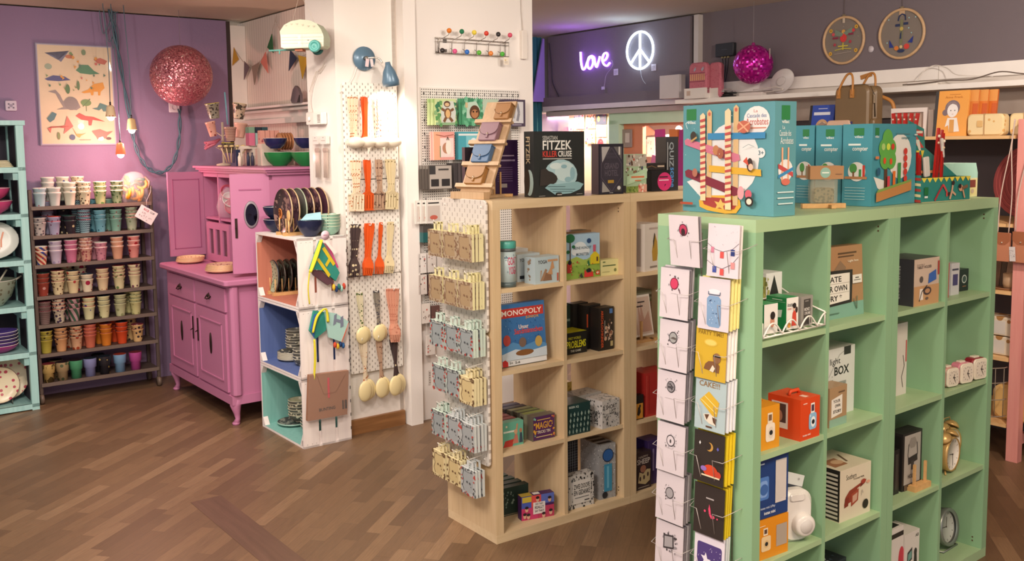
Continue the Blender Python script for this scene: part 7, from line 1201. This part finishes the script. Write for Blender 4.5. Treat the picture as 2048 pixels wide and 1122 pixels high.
# embroidery hoops
HW=wood('hoop_wood','#c8a278','#d8b48c',1,'Y',.5)
def hoop(label,b,z,r,art):
    t=thing('embroidery_hoop',label,'embroidery hoop',WF(5.622,b,z))
    m=MB(); m.lathe([(r-.012,-.004),(r,-.004),(r+.003,.002),(r,.012),(r-.012,.012),(r-.014,.004),(r-.012,-.004)],HW,48,RX(90)); m.build('hoop_ring',t)
    n=MB(); n.lathe([(0,.002),(r-.013,.002)],paint('#a89c8c',.6,0,.45),36,RX(90)); n.art((-r,-.003,-r),(2*r,0,0),(0,0,2*r),art); n.build('embroidery',t)
    MB().tube([(0,-.004,r+.005),(0,-.002,2.66-z)],.0015,'#6a5c58',4).box(-.01,-.008,r,.01,.0,r+.012,'#8a7a60').build('hanger',t)
YF=lambda x,y:[('c',x,y,.013,'#d8a83c'),('c',x,y,.005,'#8c6020')]
hoop('embroidery hoop with red beetle and yellow flowers on the grey wall',3.735,2.357,.155,YF(.19,.72)+YF(.8,.76)+YF(.19,.24)+YF(.8,.27)+[('e',.5,.55,.08,.09,'#d83c3c'),('c',.5,.68,.014,'#d8a04c'),('p',[(.3,.74),(.5,.64),(.45,.58),(.28,.62)],'#7a8c7c'),('p',[(.7,.76),(.5,.66),(.56,.6),(.74,.66)],'#7a8c7c'),('r',.24,.54,.38,.58,'#8c2848'),('r',.62,.6,.74,.64,'#8c2848'),('c',.26,.64,.011,'#d8505c'),('c',.74,.69,.011,'#d8404c'),('c',.3,.42,.010,'#b03c50'),('c',.67,.46,.010,'#b03c50'),('l',[(.5,.45),(.5,.3)],.009,'#c8b83c'),('l',[(.3,.3),(.5,.33),(.7,.31)],.006,'#c8b84c'),('l',[(.38,.38),(.62,.38)],.008,'#d0c048'),('l',[(.3,.22),(.7,.25)],.003,'#b8a8a0'),('r',.48,.86,.54,.96,'#c8b8a4'),('n',1,.1,.15,.9,.85,14,.0025,['#d8c8b0'])])
hoop('embroidery hoop with a navy blue anchor and flowers on the grey wall',3.325,2.36,.155,[('r',.44,.86,.56,1,'#c8a884'),('l',[(.42,.76),(.44,.85),(.5,.89),(.57,.86),(.58,.76)],.009,'#26345c'),('r',.36,.65,.46,.7,'#26345c'),('r',.54,.67,.64,.72,'#26345c'),('p',[(.47,.78),(.53,.78),(.52,.3),(.46,.3)],'#7c7c5c'),('p',[(.47,.5),(.5,.56),(.5,.4),(.46,.4)],'#26345c'),('c',.5,.6,.012,'#c8b05c'),('p',[(.24,.4),(.34,.24),(.24,.24)],'#26388c'),('p',[(.76,.44),(.74,.3),(.64,.32)],'#26388c'),('e',.4,.22,.05,.045,'#d87c34'),('e',.62,.24,.06,.055,'#d8443c'),('e',.5,.16,.08,.035,'#26345c'),('c',.5,.24,.010,'#d8c08c')]+[('c',x,y,.004,'#a8d8e0') for x,y in ((.22,.8),(.66,.8),(.8,.8),(.66,.6),(.72,.5),(.2,.34))])
m=MB(); m.lathe([(0,-.001),(.021,-.001),(.021,.001),(0,.001)],paint('#d0c8d0',.5),18,RX(90)); solo(m,'round_label','small round white sticker on the grey wall between the two hoops','label',WF(5.627,3.54,2.284))
t=thing('router','black electronic box with cables on the grey wall above the white ledge','electronic box',WF(5.628,4.80,2.33))
m=MB(); m.rbox(0,-.035,0,.17,0,.095,'#2a2c30',.006); m.art((0,-.035,0),(.17,0,0),(0,0,.095),[('r',.35,.5,.65,.54,'#4c5054')]); m.build('case',t)
for i in range(3): MB().box(.045+.028*i,-.02,-.012,.057+.028*i,-.008,0,'#b8a878').build('plug',t); 
for i in range(3): MB().tube(bez([(.05+.028*i,-.014,-.01),(.06+.02*i,-.014,-.09),(.05+.015*i,-.02,-.2),(.03+.02*i,-.05,-.27)],6),.0035,'#1f1d1f').build('cable',t)
t=thing('cable_tangle','tangle of black and grey cables on the white ledge behind the knitted socks','cable',WF(5.5,4.78,2.021)); rr=random.Random(4)
for k in range(5): MB().tube(bez([(rr.uniform(-.05,.25),rr.uniform(-.06,.05),.008+.012*k) for _ in range(6)],6),.006,'#1c1a1c' if k<3 else '#a8a0a0').build('cable',t)
# magenta mirror ball
t=thing('mirror_ball','magenta mirror ball hanging in front of the grey wall','mirror ball',ROOM@T(5.45,4.335,2.236))
def mirror_mat():
    n=N('magenta_mirror'); tx=n.tc.outputs['Object']; x,y,z=n.sep(tx); 
    b=n.t.nodes.new('ShaderNodeTexWhiteNoise'); b.noise_dimensions='3D'
    ang=n.math('FLOOR',n.math('MULTIPLY',n.math('ARCTAN2',y,x),8.5)); zz=n.math('FLOOR',n.math('MULTIPLY',n.math('ARCSINE',n.math('DIVIDE',z,.1355)),8.5)); n.t.links.new(n.comb(ang,zz,0.0),b.inputs[0])
    c=n.ramp(b.outputs['Value'],[(0,'#a01488'),(.5,'#c8189c'),(.9,'#e030b4'),(1,'#ff9ce8')])
    nm=n.t.nodes.new('ShaderNodeNewGeometry'); s=n.t.nodes.new('ShaderNodeVectorMath'); s.operation='SUBTRACT'; n.t.links.new(b.outputs['Color'],s.inputs[0]); s.inputs[1].default_value=(.5,.5,.5)
    a=n.t.nodes.new('ShaderNodeVectorMath'); a.operation='MULTIPLY_ADD'; n.t.links.new(s.outputs[0],a.inputs[0]); a.inputs[1].default_value=(.5,.5,.5); n.t.links.new(nm.outputs['Normal'],a.inputs[2])
    q=n.t.nodes.new('ShaderNodeVectorMath'); q.operation='NORMALIZE'; n.t.links.new(a.outputs[0],q.inputs[0]); n.t.links.new(q.outputs[0],n.b.inputs['Normal']); return n.col(c,.22,.6)
MB().sphere((0,0,0),.137,mirror_mat(),44).build('mirrored_sphere',t)
MB().lathe([(.012,.135),(.012,.15),(0,.152)],paint('#b83c90',.3,.5),12).tube([(0,0,.15),(0,0,.43)],.0015,'#a8a0a0',4).build('hanger',t)
MB().box(.09,-.11,.03,.092,-.08,.10,'#d8d0c8',RZ(-40)).build('price_tag',t)
t=thing('disc_lamp','round white flat lamp disc tilted on the white ledge right of the magenta ball','lamp',WF(5.47,4.11,2.11)@RY(-35)@RX(10))
MB().lathe([(0,.0),(.095,.0),(.10,-.008),(.095,-.02),(0,-.02)],paint('#cfc8c8',.4),32,RX(90)@Matrix.Diagonal((1,.72,1,1))).build('disc',t); MB().lathe([(.036,.002),(.036,.012),(.03,.013),(0,.013)],paint('#c4bdbd',.4),24,RX(90)@Matrix.Diagonal((1,.72,1,1))).build('hub',t)
t=thing('power_strip','flat white power strip lying on the ledge below the magenta ball','power strip',WF(5.46,4.44,2.021)); MB().rbox(0,-.03,0,.2,.02,.022,'#e0d8d2',.006).build('strip_body',t); MB().tube(bez([(.2,-.01,.02),(.35,0,.03),(.28,0,.05),(.1,0,.04)],6),.003,'#d8d0c8').build('cord',t)
t=thing('power_strip','long white power strip with a cable on the ledge behind the backpack','power strip',WF(5.46,3.17,2.021)); MB().rbox(0,-.03,0,.19,.02,.022,'#f0e8e0',.006).build('strip_body',t)
MB().tube(bez([(-.02,-.04,.01),(.1,-.045,.012),(.25,-.04,.02),(.40,-.04,.018),(.55,-.04,.05),(.66,-.04,.035),(.75,-.04,.02)],6),.0035,'#6a5c54').tube(bez([(.05,.0,.03),(.06,.05,.09),(.12,.06,.12),(.2,.05,.1),(.3,.0,.05),(.5,0,.03)],6),.003,'#e4dcd4').build('cord',t)
for x in (3.05,2.5): struct(MB().box(0,-.001,0,.003,0,.078,'#c8beb4'),'trim_9' if x>3 else 'trim_10',WF(5.569,x,2.061))
# socks in a box and white carton on the ledge
t=thing('knitted_socks','pink patterned knitted socks standing in a white card sleeve on the ledge','socks',WF(5.40,4.90,2.021)@T(0,-.02,0))
KN=dots('#c0707e','#b66274',60,.35,rough=.9); m=MB()
for x0,x1,y in ((.03,.20,0),(.17,.29,.05)): m.rbox(x0,y,0,x1,y+.05,.26 if y==0 else .255,KN,.035,seg=5)
m.art((.03,0,0),(.17,0,0),(0,0,.26),[('p',[(.1+.11*i,.5),(.17+.11*i,.5),(.15+.11*i,.68),(.1+.11*i,.68)],'#d8a878') for i in range(8)]+[('p',[(.3,.8),(.42,.88),(.44,.8),(.34,.74)],'#a8a8b8'),('p',[(.72,.8),(.86,.88),(.88,.8),(.78,.74)],'#a8a8b8')]+[('l',[(.05,.47),(.95,.47)],.004,'#8c3c50'),('l',[(.05,.7),(.95,.7)],.004,'#8c3c50')]); m.build('knitwear',t)
m=MB(); m.box(.0,-.012,0,.20,.055,.075,'#e8e2dc').box(.165,.04,0,.27,.105,.07,'#e0dad4'); m.art((0,-.012,0),(.2,0,0),(0,0,.075),[('r',.12,.3,.3,.75,'#c8b0a0')]); m.build('card_sleeve',t)
solo(MB().box(0,0,0,.2,.07,.175,paint('#cfc8c8',.5)),'carton','plain white carton on the ledge left of the knitted socks','box',WF(5.42,5.20,2.036))
# long shelf with backpack, books and boxes
SH=wood('shelf_pine','#d8ac74','#e4bc88',1,'Y',.5)
PKP=wood('salmon_post','#d88c86','#e09a92',1,'Z',.5)
t=thing('wall_shelf','long pine shelf on the dark wall carrying backpack and books','shelf',ROOM@T(5.08,2.36,1.7)); MB().box(0,0,0,.53,1.5,.018,SH).build('shelf_board',t)
t=thing('salmon_shelf','salmon pink wooden shelf frame with pine boards at the right edge','shelf',ROOM@T(5.07,1.6,0))
for x in (0,.45):
    for y in (.68,-.02): MB().box(x,y,0,x+.05,y+.06,1.80,PKP).build('post',t)
MB().box(.01,.70,.08,.49,.725,.13,PKP).box(.01,.0,.08,.49,.03,.13,PKP).build('rail',t)
for z,y1 in ((.175,1.25),(.53,1.25),(.885,1.25),(1.24,1.25)): MB().box(-.0,.745 if y1>1 else 0,z,.53,y1,z+.018,SH).box(.055,-.0,z+.07 if z>.2 else z,.44,.675,z+.088 if z>.2 else z+.018,SH).build('shelf_board',t)
for z in (.6,.97): MB().box(.02,.0,z,.46,.02,z+.03,'#d8704c').build('crossbar',t)
ZS=1.7185
t=thing('backpack','olive brown leather backpack with tan handles standing on the pine shelf','backpack',WF(5.12,3.46,ZS)@RZ(-6))
OL=paint('#7a6244',.45); TAN=paint('#b87c3c',.5)
MB().rbox(0,-.0,0,.245,.05,.31,OL,.045,seg=6).build('front_panel',t); MB().rbox(.006,.045,.004,.26,.13,.305,OL,.045,seg=6).build('body',t); MB().rbox(.24,.02,.02,.275,.10,.11,OL,.02,axis='X').build('side_pocket',t)
MB().tube([(.02,.048,.26),(.04,.048,.298),(.08,.048,.312),(.18,.048,.312),(.225,.048,.295),(.25,.05,.25),(.255,.055,.12)],.004,'#3c3022').build('zipper',t); MB().box(.252,.04,.2,.262,.046,.25,paint('#e8dcc8',.2,.9)).build('zip_pull',t)
for y in (-.005,.09):
    x0=.035 if y<0 else .12
    MB().tube(bez([(x0,y,.25),(x0+.012,y,.30),(x0+.05,y+.01,.37),(x0+.085,y+.01,.375),(x0+.105,y,.33),(x0+.1,y,.25)],6),.007,TAN,6).box(x0-.01,y-.004,.235,x0+.012,y+.006,.285,TAN).box(x0+.088,y-.004,.235,x0+.112,y+.006,.285,TAN).build('handle',t)
m=MB(); m.tube(bez([(.24,.13,.24),(.30,.15,.2),(.315,.15,.1),(.29,.14,.01)],8),.012,TAN,6); m.build('shoulder_strap',t); MB().box(.21,.1,.305,.29,.108,.33,TAN,RY(-12)@T(-.03,0,.01)).build('strap_end',t)
t=thing('pale_wallet','pale pink and navy folded leather wallet before the backpack','wallet',WF(5.10,3.50,ZS)); MB().rbox(0,0,.0,.17,.03,.105,paint('#dcb8a0',.5),.025,seg=4).build('flap',t); MB().box(.125,.004,.0,.178,.04,.095,'#2c2a6c').build('pouch',t)
BT=[('r',0.18,0.6952,0.85,0.7848,'#dfe2ee'),('r',0.35,0.8788,0.72,0.9012,'#c8cce4'),('e',.55,.3,.27,.27,'#c8a078'),('e',.55,.25,.22,.24,'#ece6e2'),('p',[(.35,.4),(.55,.5),(.75,.4),(.62,.36)],'#9c8478'),('c',.48,.24,.0025,'#3c3430'),('c',.62,.24,.0025,'#3c3430')]
pbox('blue book with a hooded child drawing leaning at the left of the pine shelf',WF(5.14,3.66,ZS),0,0,0,.175,.015,.205,'#2c4cb0',0,[('r',0,0,.1,1,'#26242a')]+BT,name='picture_book',cat='book',lean=8)
pbox('dark blue book just behind the blue child book',WF(5.16,3.64,ZS),0,.01,0,.18,.012,.2,'#1f2450',0,name='picture_book',cat='book',lean=8)
AF=[('r',0.42,0.9055,0.75,0.9195,'#c87c34'),('t','Anne Frank',.3,.83,.82,.88,'#b8702c',False),('e',.54,.62,.22,.17,'#7c6c74'),('e',.34,.52,.09,.07,'#7c6c74'),('e',.55,.56,.16,.15,'#ede6e4'),('p',[(.36,.62),(.5,.72),(.72,.66),(.6,.76),(.4,.74)],'#8c7c80'),('p',[(.42,.4),(.7,.4),(.8,.1),(.5,.08),(.46,.24),(.36,.2)],'#ece4de'),('p',[(.48,.36),(.62,.36),(.64,.08),(.5,.08)],'#d89c54'),('c',.5,.56,.003,'#4c4448'),('c',.62,.56,.003,'#4c4448'),('l',[(.54,.48),(.59,.48)],.0015,'#b05c50')]
F=WF(5.10,2.825,ZS)
for i in range(4): pbox(('front orange book with a drawn girl','second orange book behind the drawn girl book','third orange book behind the drawn girl book','last orange book behind the drawn girl book')[i]+' on the pine shelf',F,.0+.036*i,.012+.03*i,0,.19,.013,.25,('#eaa24c','#d8803c','#dc7c34','#d8702c')[i],0,([('r',-.0,0,.1,1,'#3c3a3c')]+[(q[0],)+q[1:] for q in AF]) if i==0 else [('r',.3,.75,1,1,'#e09c54'),('r',.85,0,1,.7,'#c8602c')],name='picture_book',cat='book',group='orange picture books',lean=7)
def bento(label,x,y,s=1.0):
    t=thing('lunch_box',label,'lunch box',WF(5.10,2.625,ZS)@T(x,y,0)); MB().rbox(0,0,0,.195*s,.07,.115,dots('#e8d0a0','#d8a868',28,.24),.022,seg=4).build('box_body',t); MB().box(.09*s,-.002,-.0,.097*s,.072,.117,'#b89468').build('elastic_band',t); MB().rbox(.055*s,-.004,.045,.085*s,.0,.08,'#d8b074',.006).build('clasp',t)
bento('cream printed lunch box with elastic band next to the orange books',.0,.0); bento('cream printed lunch box at the right end behind the first one',.20,.05,.8)
t=thing('display_case','deep white open picture frame on the shelf behind the turquoise boxes','frame',WF(5.2,3.13,ZS)); MB().box(0,0,0,.22,.03,.02,'#e8e0dc').box(0,0,.14,.22,.03,.165,'#e8e0dc').box(0,0,.02,.02,.03,.14,'#e8e0dc').box(.2,0,.02,.22,.03,.14,'#e8e0dc').build('frame',t); MB().box(.02,.02,.02,.2,.028,.14,'#c8b8a8').build('backing',t)
for i in range(2): solo(MB().box(0,0,0,.03,.06,.15,'#d8ccc4'),'white_book',('left','right')[i]+' thin white upright book beside the deep white frame','book',WF(5.2,2.90-.035*i,ZS),'white books by the frame')
# woven placemat, pouches and the lower shelf things
t=thing('woven_placemat','round red woven placemat leaning on the pine shelf behind the salmon post','placemat',ROOM@T(5.30,2.36,1.475)@RY(-78))
MB().lathe([(0,.003),(.205,.003),(.208,0),(.205,-.003),(0,-.003)],paint('#8c3c3c',.8),40).build('mat',t); m=MB()
for i in range(1,11): m.tube([(.019*i*math.cos(q*PI/16),.019*i*math.sin(q*PI/16),-.004) for q in range(32)],.0035,paint('#a04a46' if i%2 else '#93403e',.85),5,True)
for i in range(1,11): m.tube([(.019*i*math.cos(q*PI/16),.019*i*math.sin(q*PI/16),.004) for q in range(32)],.0035,paint('#a04a46' if i%2 else '#93403e',.85),5,True)
m.build('braid',t)
def pouch(label,b,z,w,h,a=5.03):
    t=thing('phone_pouch',label,'pouch',WF(a,b,z)); c=paint('#b8785a',.5)
    MB().rbox(0,-.008,0,w,.012,h,c,.006).build('pouch_body',t); MB().prism([(0,h),(w,h),(w,h*.72),(w*.7,h*.58),(w*.3,h*.58),(0,h*.72)],-.0095,-.0085,paint('#9c5c3c',.5)).build('flap',t); MB().sphere((w*.5,-.011,h*.66),.005,paint('#e8e0d4',.2,.9),8).build('snap',t)
    MB().tube(bez([(.01,0,h),(.02,0,h+.2),(w*.75,.01,h+.45),(w*.9,.015,1.80-z)],8),.003,'#c8b0a4').tube(bez([(w-.01,0,h),(w,0,h+.2),(w*.8,.01,h+.44),(w*.95,.015,1.80-z)],8),.003,'#c8b0a4').build('strap',t)
pouch('brown leather phone pouch hanging left of the salmon post',2.415,1.065,.075,.15); pouch('wider brown leather phone pouch hanging over the salmon post',2.328,1.065,.085,.16,5.035)
m=MB(); m.box(0,0,0,.03,.002,.075,'#cfc8c8'); m.art((0,0,0),(.03,0,0),(0,0,.075),[('n',5,.1,.1,.9,.9,16,.003,['#7c7478','#a09898'])]); solo(m,'paper_tag','grey white printed tag hanging between the two brown pouches','tag',WF(5.02,2.335,1.07)@RY(-4))
for i in range(3): solo(MB().box(0,0,0,.028,.1,.15,paint(('#6a4c38','#4c3828','#8c6c54')[i],.5)),'dark_package','brown upright package, %s of three behind the phone pouch'%('left','middle','right')[i],'package',WF(5.2,2.50-.03*i,.903)@RY(5),'brown packages')
t=thing('ceramic_mug','beige ceramic mug on a wooden tray next to the salmon post','mug',WF(5.10,2.385,.915)); m=MB(); m.lathe([(0,0),(.03,0),(.034,.02),(.034,.075),(.031,.075),(.03,.01),(0,.01)],paint('#b09070',.4),20,T(0,.04,0)); m.build('mug_body',t); MB().tube(bez([(.032,.04,.06),(.055,.04,.05),(.052,.04,.025),(.032,.04,.018)],5),.004,'#b09070').build('handle',t)
t=thing('wooden_tray','round brown wooden tray carrying the beige mug','tray',WF(5.10,2.42,.904)); MB().lathe([(0,0),(.09,0),(.1,.01),(.092,.01),(.08,.004),(0,.004)],paint('#8c6040',.5),24,T(0,.09,0)).build('tray_body',t)
for i in range(2):
    t=thing('printed_bag',('lower','upper')[i]+' cream bag with brown animal print left of the salmon post','bag',WF(5.12,2.52,.55+.105*i)); MB().rbox(0,0,0,.17,.12,.1,dots('#d8ccb8','#a87c4c',16,.36),.012).build('bag_body',t); MB().box(.07,-.002,.01,.13,-.0005,.08,paint('#f0ece8',.1,0,.5)).build('clear_label',t)
t=thing('rounded_case','pale yellow rounded case on the lowest pine board','case',WF(5.14,2.46,.195)); MB().rbox(0,0,0,.26,.12,.19,paint('#d8b070',.35),.05,seg=6).build('case_body',t)
t=thing('wire_basket','dark wire basket panel hanging behind the corner of the green shelf','basket',ROOM@T(4.98,2.395,.24)); m=MB()
for z in (0,.09,.18,.26): m.tube([(0,0,z),(.05,-.05,z+.005),(.08,-.05,z+.005)],.003,'#8c7c6c',5)
for y in (0,.02,.05): m.tube([(y,-y,0),(y,-y,.26)],.002,'#8c7c6c',5)
m.build('wires',t)
# ---------------- shop window bay behind ----------------
CARDS=[(6.86,1.84,.14,.13,'#cfd8e0',[('n',1,0,0,1,1,24,.012,['#5c7cb0','#d8584c','#e0c05c','#f0e8dc'])],'pale card with blue and red dabs in the lit window bay'),(6.70,1.84,.13,.13,'#e0c4a8',[('n',2,0,0,1,1,24,.014,['#4c2c5c','#c8502c','#d8a03c'])],'card with orange and violet flowers in the lit window bay'),(6.555,1.875,.135,.10,'#2c3450',[('e',.25,.5,.12,.25,'#e0d84c'),('n',3,.5,.2,.95,.9,10,.008,['#a83c5c','#5c4c7c'])],'dark night sky card with a yellow moon in the lit window bay'),(6.70,1.70,.13,.13,'#e8b8a0',[('n',4,0,0,1,.8,18,.014,['#5c3c7c','#d8703c','#f0e0c8'])],'peach card with violet blossoms below the orange flower card'),(6.555,1.76,.135,.11,'#a8a8b4',[('n',5,0,0,1,1,20,.008,['#6c6c80','#d8dcd0']),('p',[(.4,.0),(.9,.2),(1,.8),(.7,.5)],'#cfe0cc')],'grey card with a pale leaf below the night sky card'),(6.55,1.64,.135,.11,'#e0a8a0',[('e',.4,.5,.3,.45,'#c8404c'),('n',6,0,0,1,1,10,.01,['#d85c5c','#f0d8d0'])],'pink card with a red rose in the lit window bay'),(7.02,1.70,.14,.16,'#d8a4a8',[('n',7,0,0,1,1,16,.014,['#8c4c70','#e8c8c0'])],'dusky pink card at the far left of the lit window bay'),(6.88,1.70,.14,.13,'#d8786c',[('r',0,0,1,.4,'#e0642c'),('n',8,0,.4,1,1,12,.01,['#8c3440','#f0d0c0'])],'coral red card left of centre in the lit window bay')]
for b,z,w,h,c,art,lab in CARDS:
    m=MB(); m.box(0,0,0,w,.004,h,c); m.art((0,0,0),(w,0,0),(0,0,h),art); solo(m,'picture_card',lab,'card',WF(6.0,b,z),'cards in the lit window bay')
t=thing('card_wall','cream display board carrying picture cards in the lit window bay','display board',WF(6.02,7.12,1.2)); MB().box(0,0,0,.88,.01,.78,'#f0e2c4').build('board',t); MB().box(.0,-.0,.75,.88,-.006,.78,'#e8d8b8').build('top_lip',t)
solo(MB().box(0,0,0,.40,.004,.36,paint('#b8a4d8',.15,0,.45)),'acrylic_panel','translucent lilac panel before the left of the lit window bay','panel',WF(5.75,7.05,1.62))
t=thing('tag_pouch','grey pouch with a pale label hanging on the salmon window frame','pouch',WF(5.655,5.845,1.665)); MB().rbox(0,-.012,0,.115,0,.15,'#a09088',.006).build('pouch_body',t); MB().box(.04,-.014,.04,.09,-.0125,.12,'#d8ccc0').build('label',t)
solo(MB().prism([(0,.05),(.07,-.04),(.2,-.03),(.21,.0),(.13,.05),(.09,.11),(.06,.1),(.05,.06)],0,.02,paint('#c08068',.6)),'wall_ornament','terracotta heart shaped ornament hanging in the pink window bay','ornament',WF(6.2,6.23,1.80))
t=thing('bulb_lamp','string of frosted round bulbs hanging in the pink window bay','lamp',WF(6.2,5.72,1.95))
for i in range(4): MB().sphere((.0,0,-.06-.075*i),.03,paint('#ffd8cc',.3,emit=1.4 if i!=2 else 4),14).build('bulb',t)
MB().tube([(0,0,.04),(0,0,-.3)],.003,'#5c4844').build('cord',t)
t=thing('bay_shelf','white shelf with pale boxes inside the pink window bay','shelf',WF(6.05,6.2,1.58)); MB().box(0,0,0,1.2,.3,.02,'#e0c8bc').build('shelf_board',t); MB().box(.0,.0,-.6,.03,.3,0,'#d8bcb0').build('support',t)
for i in range(6):
    m=MB(); m.box(0,0,0,.09,.06,.13+.02*(i%3),('#f0e0dc','#e8b8b0','#f4ece6','#d89c94','#ecd4cc','#f0d8d8')[i]); m.art((0,0,0),(.09,0,0),(0,0,.13),[('n',i,.1,.1,.9,.9,7,.01,['#c87c74','#b08c8c'])]); solo(m,'pink_box',('first','second','third','fourth','fifth','last')[i]+' pale pink box on the shelf inside the window bay','box',WF(6.1,6.15-.15*i,1.601),'pale boxes in the window bay')
for i,(x,c,lab) in enumerate(((5.09,'#c83c90','magenta folder standing behind the tall black lettered box'),(5.00,'#e08040','orange folder standing behind the tall black lettered box'),(4.955,'#a82c7c','plum folder standing behind the tall black lettered box'))):
    solo(MB().box(0,0,0,.08,.03,.84,paint(c,.4),RY(4*i-3)),'folder',lab,'folder',WF(5.3,x,.96),'bright folders')
solo(MB().box(0,0,0,.3,.16,.955,'#a88c78'),'storage_plinth','plain brown plinth carrying the bright folders','plinth',WF(5.28,5.14,0.0))
t=thing('dotted_vase','pink folded bag with black dots standing left of the magenta folder','bag',WF(5.3,5.2,1.46)); MB().prism([(0,0),(.16,0),(.13,.13),(.04,.15)],0,.04,paint('#e07cac',.5)).build('bag_body',t); m=MB(); m.art((0,0,0),(.16,0,0),(0,0,.15),[('p',[(.15+.25*i,.15+.2*i),(.27+.25*i,.18+.2*i),(.26+.25*i,.3+.2*i),(.15+.25*i,.27+.2*i)],'#2c2028') for i in range(3)],e0=.001); m.build('dots',t)
solo(MB().box(0,0,0,.075,.06,1.459,'#b89c88'),'storage_plinth','narrow brown plinth under the pink dotted bag','plinth',WF(5.29,5.22,0))
